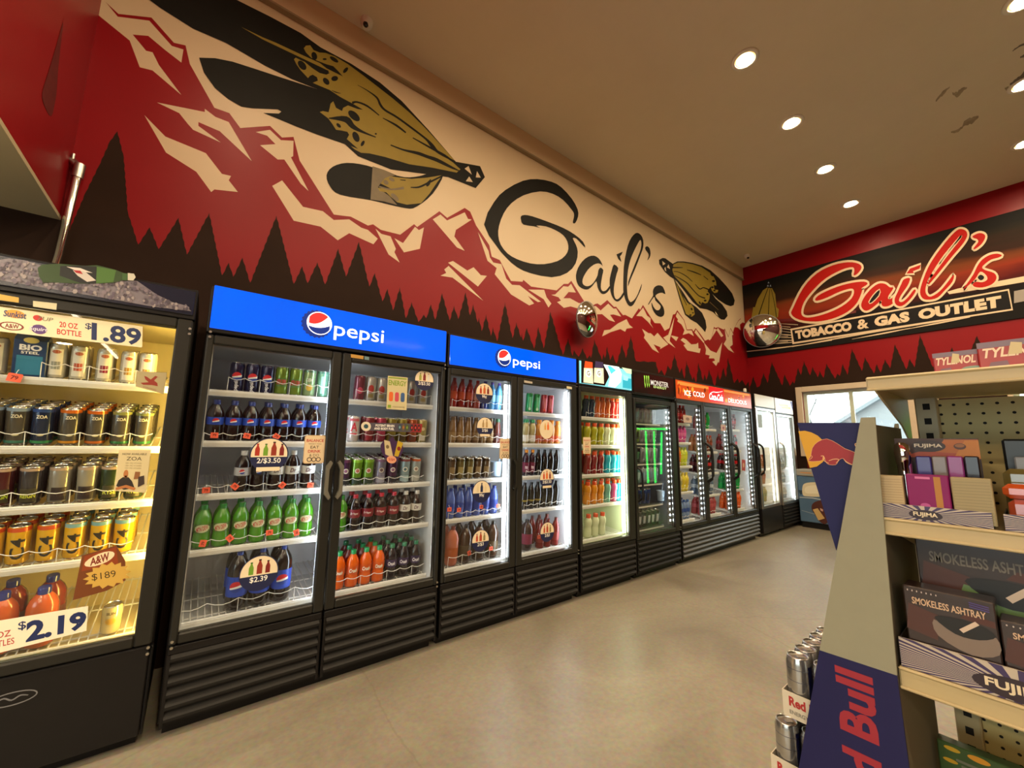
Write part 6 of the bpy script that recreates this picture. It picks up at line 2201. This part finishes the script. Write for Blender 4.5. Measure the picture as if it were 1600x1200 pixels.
# small feather emblem near the corner
for pts in (zone('D', (318, 540), (340, 545), (356, 575), (362, 640), (374, 650), (370, 690), (330, 700), (236, 700), (246, 640), (255, 640), (268, 600), (295, 555)),):
    SG.paint(pts, OLIVE)
for pts in ([(322, 540, 3), (300, 600, 4), (270, 690, 5)], [(330, 545, 2), (325, 600, 3), (322, 690, 4)], [(335, 545, 2), (352, 620, 3), (362, 690, 4)]):
    SG.paint(brush(zone('D', *pts)), INK)
SG.paint(zone('D', (312, 525), (322, 510), (332, 512), (338, 530), (335, 545), (318, 543)), SGN_K)
for pts in ([(318, 520), (323, 512), (327, 520)], [(314, 536), (320, 528), (324, 536)], [(328, 535), (333, 527), (336, 537)]):
    SG.paint(zone('D', *pts), mat('sign_pale_blue', (.35, .42, .5), .4))
m.build('sign_lettering', sign)

# ------------------------------------------------------------------ chest freezer by the end wall
t = thing('chest_freezer', 'blue chest freezer with ice cream pictures under the end window', 'freezer', (7.75, 0, 0))
FBLUE = mat('pale_blue_freezer_print', (.085, .16, .26), .35, noise=.35, scale=2.4)
m = MB()
m.box((0, .95, .09), (.36, 2.385, .80), FBLUE, .01)
m.build('freezer_body', t)
m = MB().box((.03, .97, 0), (.36, 2.37, .09), BLACK)
m.build('plinth', t)
m = MB().box((-.012, .94, .80), (.37, 2.39, .905), mat('freezer_grey_lid', (.32, .30, .25), .4), .012)
m.build('freezer_lid', t)
m = MB()
FZ = Mural(m, lambda d, x, y: at_x(7.75 - d, x, y) - Vector((7.75, 0, 0)), .0004)
FZ.flat2 = lambda p: (p[1], p[2])
Zf = lambda *p: [(1240 + x * .125, 690 + y * .125) for x, y in p]
FZ.paint(Zf((60, 605), (110, 610), (118, 640), (90, 665), (72, 640)), flat('20303C'))
FZ.paint(smooth_path(Zf((112, 560), (150, 520), (260, 508), (420, 520), (470, 600), (430, 680), (320, 690), (180, 685), (115, 665)), 3), flat('D9CDAA'))
FZ.paint(smooth_path(Zf((150, 570), (260, 545), (400, 560), (400, 640), (260, 650), (150, 640)), 3), flat('E8DFC2'))
FZ.paint(Zf((75, 690), (240, 700), (600, 770), (600, 782), (240, 712), (75, 700)), flat('B4BCC0'))
FZ.paint(Zf((100, 855), (240, 895), (600, 960), (600, 970), (240, 905), (100, 863)), flat('8A9AA6'))
FZ.paint(smooth_path(Zf((235, 780), (290, 745), (360, 740), (460, 800), (470, 940), (400, 1030), (330, 1000), (260, 900), (225, 840)), 3), flat('4A1E12'))
FZ.paint(Zf((240, 850), (300, 832), (390, 960), (310, 985)), flat('C7A66A'))
FZ.paint(Zf((330, 830), (370, 850), (365, 875), (335, 860)), flat('C9A090'))
m.build('printed_pictures', t)
MB().box((-.0135, 2.18, .845), (-.012, 2.33, .862), flat('C98A4A')).build('label_strip', t)

# ------------------------------------------------------------------ yard outside
t = thing('neighbouring_house', 'pale gabled house seen through the end window', 'house', (19, 0, -.3))
m = MB()
WHT = mat('pale_house_siding', (.30, .32, .32), .8)
m.box((0, .3, 0), (6, 4.6, 2.3), WHT)
m.add([(0, .3, 2.3), (0, 4.6, 2.3), (0, 2.45, 3.7), (6, .3, 2.3), (6, 4.6, 2.3), (6, 2.45, 3.7)], [(0, 1, 2), (3, 5, 4)], WHT)
m.build('house_wall', t)
m = MB()
RF = mat('grey_snowy_roof', (.24, .27, .28), .8)
for s_, e_ in (((-.3, .0, 2.12), (-.3, 2.45, 3.8)), ((-.3, 4.9, 2.12), (-.3, 2.45, 3.8))):
    m.add([s_, e_, (6.3, e_[1], e_[2]), (6.3, s_[1], s_[2]), (s_[0], s_[1], s_[2] - .14), (e_[0], e_[1], e_[2] - .14), (6.3, e_[1], e_[2] - .14), (6.3, s_[1], s_[2] - .14)],
          [(0, 1, 2, 3), (4, 7, 6, 5), (0, 4, 5, 1), (3, 2, 6, 7), (0, 3, 7, 4)], RF)
m.build('roof', t)
m = MB()
rnd = random.Random(5)


def twig(p, d, l, r, n):
    e_ = p + d * l
    m.tube([tuple(p), tuple(e_)], [r, r * .6], BARK, 5)
    if n:
        for k in range(3):
            v = Vector((rnd.uniform(-.7, .7), rnd.uniform(-.8, .8), rnd.uniform(.1, .7)))
            twig(p.lerp(e_, rnd.uniform(.6, 1)), (d * .7 + v).normalized(), l * .68, r * .55, n - 1)


BARK = mat('grey_bark', (.16, .16, .15), .9)
twig(Vector((0, 0, 0)), Vector((0, .05, 1)), 2.2, .12, 4)
o = m.build('bare_tree', None, (24, 6.3, -.32))
tag(o, 'bare winter tree behind the house outside the end window', 'tree')

# green light strips and daylight: the window opposite the black cooler
GRN = mat('green_neon_tube', (.01, 1.0, .10), .4, emit=8.0)
t = thing('neon_light', 'green neon strips on the end wall, mirrored in the black-headed cooler', 'neon light', (XE - .06, 0, 0))
for pts in (((0, -.50, .40), (0, -.52, 1.57)), ((0, -.32, .42), (0, -.31, 1.56)), ((0, -.17, .62), (0, -.12, 1.54)), ((0, -.74, 1.62), (0, .02, 1.60))):
    MB().tube(pts, .022, GRN, 8).build('neon_tube', t)
m = MB()
m.box((.02, -.60, .44), (.057, .0, .47), STEEL)
m.build('mounting_rail', t)
m = MB()
m.box((.02, -.60, 1.47), (.057, .0, 1.50), STEEL)
m.build('mounting_rail', t)

# ================================================================== gondola shelving at the right
GX, GE = 1.20, .217                       # front plane of the shelves, their left end
GB = 1.62
TANM = mat('tan_painted_steel', (.47, .37, .19), .42, noise=.08, scale=14)
PEGM = mat('olive_tan_pegboard', (.56, .44, .17), .55, noise=.06, scale=20)
HOLE = mat('dark_hole', (.012, .010, .008), .9)
G0 = -.95
gon = thing('gondola_shelf', 'tan steel shop shelving unit with pegboard back at the right', 'shelving unit', (GX, GE, 0))
L = GE - G0


def gl(p):
    return Vector(p) - Vector((GX, GE, 0))


m = MB()
m.box((GB - GX, -L, .12), (GB - GX + .02, -.052, 1.42), PEGM)
for iy in range(46):
    for iz in range(56):
        y, z = -.075 - iy * .0254, .16 + iz * .0254
        if y < -L + .02 or not (.40 < z < 1.41) or y < -.62:
            continue
        m.poly(oval(y, z, .0036, .0036, 0, 8), lambda u, v: (GB - GX - .0004, u, v), HOLE)
m.build('pegboard_back', gon)
for y in (-.05, -L + .02):
    m = MB()
    m.box((GB - GX - .03, y - .022, 0), (GB - GX + .03, y + .022, 1.44), TANM, .003)
    for iz in range(25):
        z = .42 + iz * .0405
        m.poly([(y - .008, z), (y + .006, z), (y + .006, z + .017), (y - .008, z + .017)], lambda u, v: (GB - GX - .0305, u, v), HOLE)
    m.build('slotted_upright', gon)
m = MB()
m.box((0.02, -L, 0), (GB - GX, 0, .13), TANM, .004)
m.build('base_shelf', gon)
for z, lip in ((1.446, .032), (1.137, .036), (.838, .043), (.50, .043)):
    m = MB()
    m.box((.006, -L, z - .022), (GB - GX, 0, z - .004), TANM, .002)
    # rolled front lip with a price channel
    m.box((0, -L, z - lip), (.008, 0, z), TANM, .003)
    m.box((-.004, -L, z - .007), (.010, 0, z), TANM, .003)
    m.box((-.004, -L, z - lip), (.006, 0, z - lip + .006), TANM, .002)
    sh = m.build('shelf', gon)
    for y in (-.008, -L + .006):
        m = MB()
        m.prism([(.01, z - .005), (GB - GX, z - .005), (GB - GX, z - .16), (.30, z - .10), (.03, z - .03)], lambda u, v, d, y=y: (u, y - d, v), .004, TANM)
        m.build('shelf_bracket', sh)


# --- merchandise -----------------------------------------------------
def xz(px, py, x):
    return at_x(x, px, py)


def face(x):
    """lettering plane facing the aisle end: u runs to the right in the photo"""
    return lambda u, v: (x, -u, v)


def card_box(name, x, y0, y1, z0, z1, d, m_main, label, cat, group=None, paint=None, bev=.002):
    """upright carton whose face looks down -x; local origin at the middle of its base"""
    b = MB()
    w = abs(y1 - y0)
    b.box((0, -w / 2, 0), (d, w / 2, z1 - z0), m_main, bev)
    if paint:
        st = [0]

        def lay():
            st[0] += 1
            k = st[0] * .0003
            return lambda u, v: (-k, -(u - .5) * w, v * (z1 - z0))
        paint(b, lay)
    o = b.build(name, None, (x, (y0 + y1) / 2, z0))
    return tag(o, label, cat, group)


def med(b, lay):
    b.poly([(0, .80), (1, .80), (1, 1), (0, 1)], lay(), flat('7A6A78'))
    b.text('TYLENOL', lay(), flat('E8D2B4'), h=.34, w=.86, u=.50, v=.62, bold=.03, shear=.25)
    b.poly(smooth_path([(.58, .16), (.70, .30), (.98, .30), (.98, .12), (.75, .08)], 3), lay(), flat('7E9A86'))
    b.poly([(.12, .12), (.40, .16), (.38, .32), (.16, .30)], lay(), flat('7A5A66'))
    b.poly([(.40, .52), (.58, .50), (.60, .86), (.46, .92)], lay(), flat('C9B98A'))


p = [xz(*q, 1.30) for q in ((1457, 559), (1528, 550), (1526, 541), (1600, 532))]
zt = 1.4475
MEDR = mat('red_medicine_carton', (.36, .035, .030), .4)
card_box('medicine_carton', 1.30, p[0].y, p[1].y, zt, zt + .052, .05, MEDR, 'smaller red medicine carton, left one on top of the tan shelving', 'medicine box', 'red medicine cartons', med)
card_box('medicine_carton', 1.29, p[2].y, p[2].y - .10, zt, zt + .062, .05, MEDR, 'taller red medicine carton at the right edge on top of the tan shelving', 'medicine box', 'red medicine cartons', med)

RAY_D, RAY_L = flat('3A2C55'), flat('C9B9A0')


def rays(b, lay, c, hub, n=30, lo=0, hi=1):
    t3 = lay()
    for k in range(n):
        a0, a1 = 2 * math.pi * k / n, 2 * math.pi * (k + .5) / n
        pts = []
        for a in (a0, a1):
            for rr in (1, 0):
                pass
        d0, d1 = (math.cos(a0), math.sin(a0) * .9), (math.cos(a1), math.sin(a1) * .9)

        def hit(d):
            ts = []
            if abs(d[0]) > 1e-6:
                ts += [(0 - hub[0]) / d[0], (1 - hub[0]) / d[0]]
            if abs(d[1]) > 1e-6:
                ts += [(lo - hub[1]) / d[1], (hi - hub[1]) / d[1]]
            t_ = min(q for q in ts if q > 1e-6)
            return (hub[0] + d[0] * t_, hub[1] + d[1] * t_)
        b.poly([hub, hit(d0), hit(d1)], t3, c)


def tray(x, y1, y0, z, lip, depth, label, tall_back=None, hub=(.45, .45), back_paint=None, n=34):
    """open display tray: sunburst lip in front, side walls, optional header card at the back"""
    t = thing('display_tray', label, 'display tray', (x, (y0 + y1) / 2, z))
    w = y1 - y0
    b = MB()
    b.box((0, -w / 2, 0), (.003, w / 2, lip), flat('B9AC9A'))
    st = [0]

    def lay():
        st[0] += 1
        k = st[0] * .0003
        return lambda u, v: (-k, (.5 - u) * w, v * lip)
    rays(b, lay, RAY_D, hub, n)
    b.poly(oval(hub[0], hub[1], .16, .34, 0, 20), lay(), flat('2A1A22'))
    b.text('FUJIMA', lay(), flat('D9C9A8'), h=.36, w=.23, u=hub[0], v=hub[1], bold=.03)
    b.build('tray_lip', t)
    b = MB()
    b.box((.003, -w / 2, 0), (depth, w / 2, .003), flat('3A3036'))
    b.box((.003, -w / 2, .003), (depth, -w / 2 + .002, lip * .95), flat('2A2228'))
    b.box((.003, w / 2 - .002, .003), (depth, w / 2, lip * .95), flat('2A2228'))
    b.build('tray_base', t)
    if tall_back:
        z0, z1, ya, yb = tall_back
        b = MB()
        b.box((depth - .004, -yb, 0), (depth, -ya, z1), flat('3A1E16'))
        st2 = [0]

        def lay2():
            st2[0] += 1
            k = st2[0] * .0003
            return lambda u, v: (depth - .004 - k, -(ya + (yb - ya) * u), z0 + (z1 - z0) * v)
        back_paint(b, lay2)
        b.build('header_card', t)
    return t


def head1(b, lay):
    OR = [flat('8A4418'), flat('A85A18'), flat('B56E1C')]
    b.poly([(.05, .0), (1, .0), (1, .35), (.3, .30)], lay(), flat('9A3C1C'))
    b.poly([(.5, .3), (1, .2), (1, .95), (.62, .95)], lay(), OR[1])
    b.poly([(.72, .1), (1, .0), (1, .9), (.85, .9)], lay(), OR[2])
    b.poly(oval(.42, .60, .21, .30, 0, 24), lay(), flat('2A1614'))
    b.text('FUJIMA', lay(), flat('CFC0A8'), h=.24, w=.34, u=.42, v=.60, bold=.03)
    b.poly(oval(.79, .60, .07, .16, 0, 16), lay(), flat('4A2410'))
    b.poly(oval(.79, .64, .055, .09, 0, 16), lay(), flat('8A5424'))


# first tray on the middle shelf: cigarette packs in two rows
sz = 1.1375
yA, yB = .213, .058
TR_D = .135
hdr = [xz(px, py, GX + TR_D) for px, py in ((1400, 711), (1532, 711), (1400, 685), (1532, 686))]
trc = (yA + yB) / 2
tray(GX + .004, yA, yB, sz, .030, TR_D, 'open display tray of cigarette packs on the middle tan shelf', (hdr[0].z - sz - .004, hdr[2].z - sz, trc - hdr[0].y, trc - hdr[1].y), (.42, .42), head1)
CIG = 'cigarette packs in the display tray'


def cig(px0, px1, pyt, x, h, dx, hexa, label, stripe=None, rib=None, base=sz + .004, d=.022):
    ya, yb = xz(px0, 760, x).y, xz(px1, 760, x).y
    zt_ = xz((px0 + px1) / 2, pyt, x).z

    def paint(b, lay):
        if stripe:
            b.poly([(.66, 0), (.82, 0), (.82, .96), (.66, .96)], lay(), flat(stripe))
            b.poly([(.22, .90), (.58, .90), (.58, .95), (.22, .95)], lay(), flat('C86A9A'))
            b.poly(oval(.40, .30, .12, .06), lay(), flat('B04A88'))
        if rib:
            t3 = lay()
            for k in range(14):
                v = .06 + k * .064
                b.poly([(.05, v), (.95, v + .01), (.95, v + .026), (.05, v + .016)], t3, flat(rib))
    card_box('cigarette_pack', x, ya, yb, base, zt_, d, mat('pack_' + hexa, hexa, .45, spec=.3), label, 'cigarette pack', CIG, paint, .0015)


cig(1372, 1411, 743, GX + .010, 0, 0, 'B8A27A', 'cream ribbed cigarette pack at the left of the front row', None, 'A08A62')
cig(1417, 1483, 742, GX + .010, 0, 0, '7E1458', 'large magenta cigarette pack with gold stripe in the front row', 'A8701E')
cig(1486, 1550, 747, GX + .010, 0, 0, '9A8C66', 'plain beige cigarette pack at the right of the front row', None, '8A7C58')
for a_, b_, hx, lb in ((1403, 1424, '8A2A6A', 'small pink pack at the left of the back row'), (1432, 1456, '3A2A7A', 'navy pack in the back row'), (1457, 1480, '7A6A60', 'grey pack in the back row'),
                       (1481, 1506, '8E2A78', 'magenta pack in the back row'), (1508, 1531, '1E141C', 'black pack in the back row')):
    ya, yb = xz(a_, 730, GX + .095).y, xz(b_, 730, GX + .095).y
    card_box('cigarette_pack', GX + .095, ya, yb, sz + .004, xz((a_ + b_) / 2, 713 if hx != '8A2A6A' else 719, GX + .095).z, .022, mat('pack_' + hx, hx, .3, coat=.3), lb + ' of the display tray', 'cigarette pack', CIG)
# shiny rounded lighter stand at the left of the header card
q = xz(1411, 712, GX + .115)
m = MB()
m.lathe([(.010, 0), (.011, .03), (.011, .09), (.0105, .105), (.013, .11), (.0145, .135), (.013, .152), (.006, .158)], CHROME, 18)
o = m.build('chrome_lighter', None, (GX + .10, q.y - .0015, sz + .0035))
tag(o, 'shiny chrome cylinder standing at the left end of the cigarette tray', 'lighter')

# second tray, cut by the photo's edge: orange lighters in clear bags
tray(GX + .004, .044, -.13, sz, .030, TR_D, 'display tray of orange items at the right edge of the middle shelf', None, (.5, .5))
for k, (pxa, pxb, py0, py1, hx, lb) in enumerate(((1568, 1600, 757, 780, 'B0481C', 'upper orange wrapped pack at the right edge, in the second tray'), (1574, 1600, 781, 803, '9A3E24', 'lower orange wrapped pack at the right edge, in the second tray'))):
    ya = xz(pxa, 780, GX + .012).y
    zt_, zb_ = xz(1590, py0, GX + .012).z, xz(1590, py1, GX + .012).z
    if k == 1:
        zb_ = sz + .0035
    else:
        zb_ = zt_lo = xz(1590, 781, GX + .012).z + .001
    card_box('wrapped_pack', GX + .012, ya, ya - .075, zb_, zt_, .05, mat('wrap_' + hx, hx, .12, coat=1.0), lb, 'wrapped pack', 'orange wrapped packs', None, .008)
q = xz(1566, 742, GX + .07)
m = MB()
m.lathe([(.018, 0), (.030, .012), (.032, .03), (.024, .040), (.002, .042)], gloss('8A7A3E'), 16, axis='z')
card_box('wrapped_pack', GX + .075, q.y, q.y - .085, sz + .004, xz(1590, 733, GX + .075).z, .035, mat('wrap_olive', '6E6234', .12, coat=1.0), 'olive wrapped pack behind the orange ones at the right edge', 'wrapped pack', None, None, .010)
y_ = xz(1567, 720, GX + .15)
card_box('black_carton', GX + .16, xz(1566, 700, GX + .16).y, xz(1566, 700, GX + .16).y - .12, sz + .0005, xz(1580, 686, GX + .16).z, .10, mat('black_carton', (.010, .011, .010), .35), 'black carton behind the orange packs at the right edge', 'carton', None, None, .004)
card_box('grey_sachet', GX + .12, xz(1585, 720, GX + .12).y, xz(1585, 720, GX + .12).y - .07, sz + .004, xz(1590, 714, GX + .12).z, .02, mat('grey_sachet', (.22, .23, .24), .4), 'grey pack in front of the black carton at the right edge', 'wrapped pack')

# lower shelf: smokeless ashtray cartons in a sunburst tray
s3 = .8385
tray(GX + .004, .212, -.15, s3, .056, .16, 'sunburst-lipped display tray of ashtray cartons on the lower tan shelf', None, (.432, .36), None, 46)
ASHM = mat('dark_ashtray_carton', (.028, .016, .014), .3, coat=.4, noise=.5, scale=30)


def ash(hexring, txt='C9A98A', small=True):
    def f(b, lay):
        up = lambda pts: [(u, .40 + .62 * v) for u, v in pts]
        b.poly(up([(0, .10), (.35, .0), (.38, .50), (.05, .62)]), lay(), flat('4A2A22'))
        b.poly(up([(.62, .55), (.98, .50), (.98, .62), (.70, .66)]), lay(), flat('4A2418'))
        b.poly(up(smooth_path([(.36, .10), (.33, .40), (.55, .28), (.80, .24), (.97, .34), (.98, .04), (.70, -.10)], 3)), lay(), flat(hexring))
        b.poly(up(smooth_path([(.34, .44), (.50, .52), (.82, .50), (.97, .36), (.80, .22), (.55, .22)], 3)), lay(), flat('15120F'))
        b.poly(up([(.60, .33), (.64, .28), (.82, .50), (.78, .55)]), lay(), flat('C9B4A0'))
        t3 = lay()
        b.text('SMOKELESS ASHTRAY', t3, flat(txt), h=.085, w=.80, u=.50, v=.83, bold=.02)
        if small:
            for k in range(3):
                b.poly([(.74, .945 - k * .025), (.94, .93 - k * .025), (.94, .942 - k * .025), (.74, .957 - k * .025)], t3, flat('4A3A7A'))
            for k in range(7):
                b.poly(oval(.06 + k * .055, .95, .008, .012, 0, 8), t3, flat('B9A9A0'))
    return f


AG = 'smokeless ashtray cartons'
q0_, q1_ = xz(1411, 925, GX + .012), xz(1556, 960, GX + .012)
card_box('ashtray_carton', GX + .012, q0_.y, q1_.y, s3 + .004, xz(1415, 914, GX + .012).z, .055, ASHM, 'ashtray carton with grey ring, front left in the sunburst tray', 'carton', AG, ash('7A6A5E'), .002)
q1b = xz(1558, 975, GX + .012)
card_box('ashtray_carton', GX + .0125, q1b.y - .003, q1b.y - .145, s3 + .004, xz(1560, 968, GX + .012).z, .055, ASHM, 'ashtray carton front right in the sunburst tray, cut by the photo edge', 'carton', AG, ash('5A4A40'), .002)
qa, qb = xz(1430, 850, GX + .09), xz(1600, 880, GX + .09)
card_box('ashtray_carton', GX + .09, qa.y, qb.y - .05, s3 + .004, 1.098, .055, ASHM, 'ashtray carton with green ring standing behind the others under the middle shelf', 'carton', AG, ash('5E7A48', '6E665A', False), .002)

# hanging packs below
PKG = mat('green_pack_print', (.035, .075, .018), .35, noise=.4, scale=25)


def fruit_pack(b, lay):
    for u, v, r, c_ in ((.10, .90, .055, 'B8921E'), (.27, .90, .072, 'C98A1E'), (.08, .66, .05, 'B88E1C')):
        b.poly(oval(u, v, r, r * .8, 0, 18), lay(), flat(c_))
    for k in range(6):
        b.poly(rrect(.12 + (k % 2) * .03, .70 - k * .09, .62, .75 - k * .09, .01), lay(), flat('6A6A5A'))
    b.poly([(.78, .80), (1, .72), (1, .5), (.86, .6)], lay(), flat('B8781C'))
    b.poly([(.70, .98), (1, .95), (1, .80), (.80, .86)], lay(), flat('4A2418'))
    b.poly(oval(.92, .82, .16, .09, -8, 20), lay(), flat('2A140E'))
    b.text('FUJIMA', lay(), flat('CFC0A8'), h=.07, w=.24, u=.92, v=.82, bold=.03, rot=-.1)


qh = xz(1436, 1142, GX + .25)
card_box('fruit_pack', GX + .25, min(qh.y, .208), min(qh.y, .208) - .24, .5005, qh.z, .03, PKG, 'green pack with orange slices on the shelf under the ashtrays', 'carton', None, fruit_pack)
qh = xz(1420, 1132, GX + .30)
card_box('brown_pack', GX + .30, qh.y + .012, qh.y - .010, .5005, qh.z, .03, mat('brown_pack', (.10, .07, .045), .4), 'brown pack at the left end of the shelf under the ashtrays', 'carton')

# ================================================================== navy can display against the shelving's end
DX = 1.20
GREYC = mat('grey_cardboard', (.27, .26, .18), .75, noise=.05, scale=30)
NAVYC = mat('navy_cardboard', (.014, .013, .068), .55, spec=.25)
NAVYW = mat('navy_wing_card', (.015, .017, .085), .55, spec=.25)
TAUPE = mat('taupe_cardboard', (.12, .095, .055), .75)
dis = thing('drink_display', 'grey and navy cardboard energy drink display with a bull emblem wing', 'display stand', (DX, .3, 0))


def dl(y, z):
    return (y - .3, z)


def edge(z):
    return .23 + (1.355 - z) * (.183 / .819)


def side_panel(name, x0):
    m = MB()
    yr = .206 if x0 < 0 else .2225
    m.prism([dl(yr, 1.354), dl(edge(1.354), 1.354), dl(edge(.82), .82), dl(max(yr, .218), .822)], lambda u, v, d: (x0 + d, u, v), .006, GREYC)
    m.prism([dl(max(yr, .218), .822), dl(edge(.82), .82), dl(edge(.02), .02), dl(yr, .02)], lambda u, v, d: (x0 + d, u, v), .006, NAVYC)
    return m


m = side_panel('side_panel', -.013)
pn = m.build('side_panel', dis)
side_panel('side_panel', .36).build('side_panel', dis)
RBR = mat('crimson_print', (.30, .016, .030), .5)
m = MB()
# lettering reads upwards
c1, c2 = at_x(DX - .0004, 1378, 1085), at_x(DX - .0004, 1310, 1058)
m.text('Red Bull', lambda u, v: (-.0136, u, v), RBR, h=.066, w=.30, u=(at_x(DX, 1342, 1110).y - .3), v=.805 - .155, rot=PI2, bold=.035)
# rotate so that the letters' tops point left in the photo (towards +y)
o = m.build('printed_lettering', pn)
me = o.data
cy = at_x(DX, 1342, 1110).y - .3
for v in me.vertices:
    v.co.y = 2 * cy - v.co.y
look(o, 'crimson lettering reading upwards')
m = MB()
m.box((.0, .2185 - .3, .02), (.36, .2215 - .3, 1.34), TAUPE)
m.build('back_panel', dis)
for z in (.625, .46, .30, .14):
    m = MB()
    m.box((.0, .2225 - .3, z - .008), (.359, edge(z) - .3 - .004, z), GREYC)
    m.build('display_shelf', dis)
# wing with the emblem
WX = .030
m = MB()
tri = [at_x(DX + WX, *p) for p in ((1245.5, 660.5), (1349, 660.5), (1306.5, 860))]
m.prism([(p.y - .3, p.z) for p in tri], lambda u, v, d: (WX + d, u, v), .004, NAVYW)
wing = m.build('emblem_wing', dis)
m = MB()
WG = Mural(m, lambda d, x, y: at_x(DX + WX - d, x, y) - Vector((DX, .3, 0)), .0002)
WG.flat2 = lambda p: (p[1], p[2])
Zw = lambda *p: [(1220 + x * .25, 560 + y * .25) for x, y in p]
WG.paint(Zw((109, 456), (150, 452), (190, 462), (230, 482), (262, 512), (285, 560), (280, 620), (262, 648), (225, 676), (181, 685)), mat('emblem_yellow', (.62, .32, .012), .5))
bull = smooth_path(Zw((172, 640), (188, 612), (198, 560), (232, 522), (288, 504), (350, 532), (400, 565), (466, 590), (478, 625), (468, 655), (440, 664), (405, 645), (392, 625), (372, 628), (356, 645),
                      (342, 664), (300, 662), (282, 645), (274, 618), (262, 615), (258, 636), (222, 642)), 2)
WG.band(bull, .55, mat('emblem_edge', (.75, .42, .20), .5))
WG.paint(bull, mat('emblem_red', (.30, .014, .022), .5))
ED = mat('emblem_edge', (.75, .42, .20), .5)
for pp in ([(250, 610, 3), (268, 612, 5), (272, 640, 4), (300, 655, 3)], [(300, 640, 3), (330, 630, 4), (362, 632, 4), (345, 655, 3)], [(392, 628, 3), (412, 648, 5), (445, 664, 4)], [(176, 636, 2), (196, 618, 3), (190, 606, 2)]):
    WG.paint(brush([(1220 + a * .25, 560 + b * .25, w * .28) for a, b, w in pp]), ED)
WG.paint(brush([(1220 + a * .25, 560 + b * .25, w * .28) for a, b, w in [(478, 530, 3), (464, 535, 5), (470, 550, 5), (482, 552, 3)]]), ED)
m.build('printed_emblem', wing)
# trays of slim cans
RBC = mat('silver_blue_can', (.45, .44, .42), .2, .85)


def rb_art(b, r, h):
    for a0, hx in ((.6, '1A1F5A'),):
        vs, fs = [], []
        for i in range(9):
            a = a0 - .5 + 1.3 * i / 8
            vs += [(math.cos(a) * (r + .0005), math.sin(a) * (r + .0005), .012), (math.cos(a) * (r + .0005), math.sin(a) * (r + .0005), h - .016)]
        b.add(vs, [(2 * i, 2 * i + 2, 2 * i + 3, 2 * i + 1) for i in range(8)], mat('can_navy', '161A48', .2, .4), True)
    for z in (.25, .6, .8):
        b.lathe([(r + .0003, z * h), (r + .0003, z * h + .0012)], flat('3A3A4A'), 18, cap0=False, cap1=False)


can('slimcan', 'slim_energy_can', .135, .0265, RBC, rb_art)
rbp = None
for lvl, z in (('upper', .6262), ('lower', .4612)):
    tr = thing('can_tray', 'white cardboard tray of slim cans on the %s display shelf' % lvl, 'cardboard tray', (DX + .022, 0, z), 'white can trays')
    yb, ya = edge(z) - .002, edge(z) + .052
    WC = mat('white_tray_card', (.62, .55, .42), .6)
    m = MB()
    m.box((.0, .26, 0), (.305, ya, .003), WC)
    m.box((-.002, .30, .0), (0, ya, .058), WC)
    m.box((.305, .30, .0), (.307, ya, .058), WC)
    m.box((-.002, ya, .0), (.307, ya + .002, .058), WC)
    m.build('tray_walls', tr)
    m = MB()
    y_t = ya - .012
    m.text('Red Bull', lambda u, v: (-.0026, -u, v), flat('A82A2A'), h=.022, w=.075, u=-y_t, v=.038, align='L', bold=.04)
    m.text('ENERGY DRINK', lambda u, v: (-.0026, -u, v), flat('7A7468'), h=.009, w=.075, u=-y_t, v=.014, align='L', bold=.02)
    m.build('tray_print', tr)
    for col in range(2):
        for i in range(5):
            ob = KINDS['slimcan']() if rbp is None else copy_tree(rbp)
            rbp = rbp or ob
            ob.location = (DX + .022 + .0285 + i * .0575, ya - .029 - col * .0565, z + .0035)
            ob.rotation_euler = (0, 0, math.radians(-130 + random.uniform(-10, 10)))
            tag(ob, 'slim silver-navy can, %s from the front, %s column, %s tray of the display' % (ORD[i], ('outer', 'inner')[col], lvl), 'can', 'slim cans in the %s display tray' % lvl)

# small white knob standing on the corner of the three-door case
m = MB()
m.lathe([(.022, 0), (.022, .05), (.018, .062), (.008, .066)], gloss('D8D2C4'), 14)
o = m.build('white_knob', None, (6.243, YF + .05, 2.0352))
tag(o, 'small white knob on the right top corner of the orange-bannered cooler', 'knob')
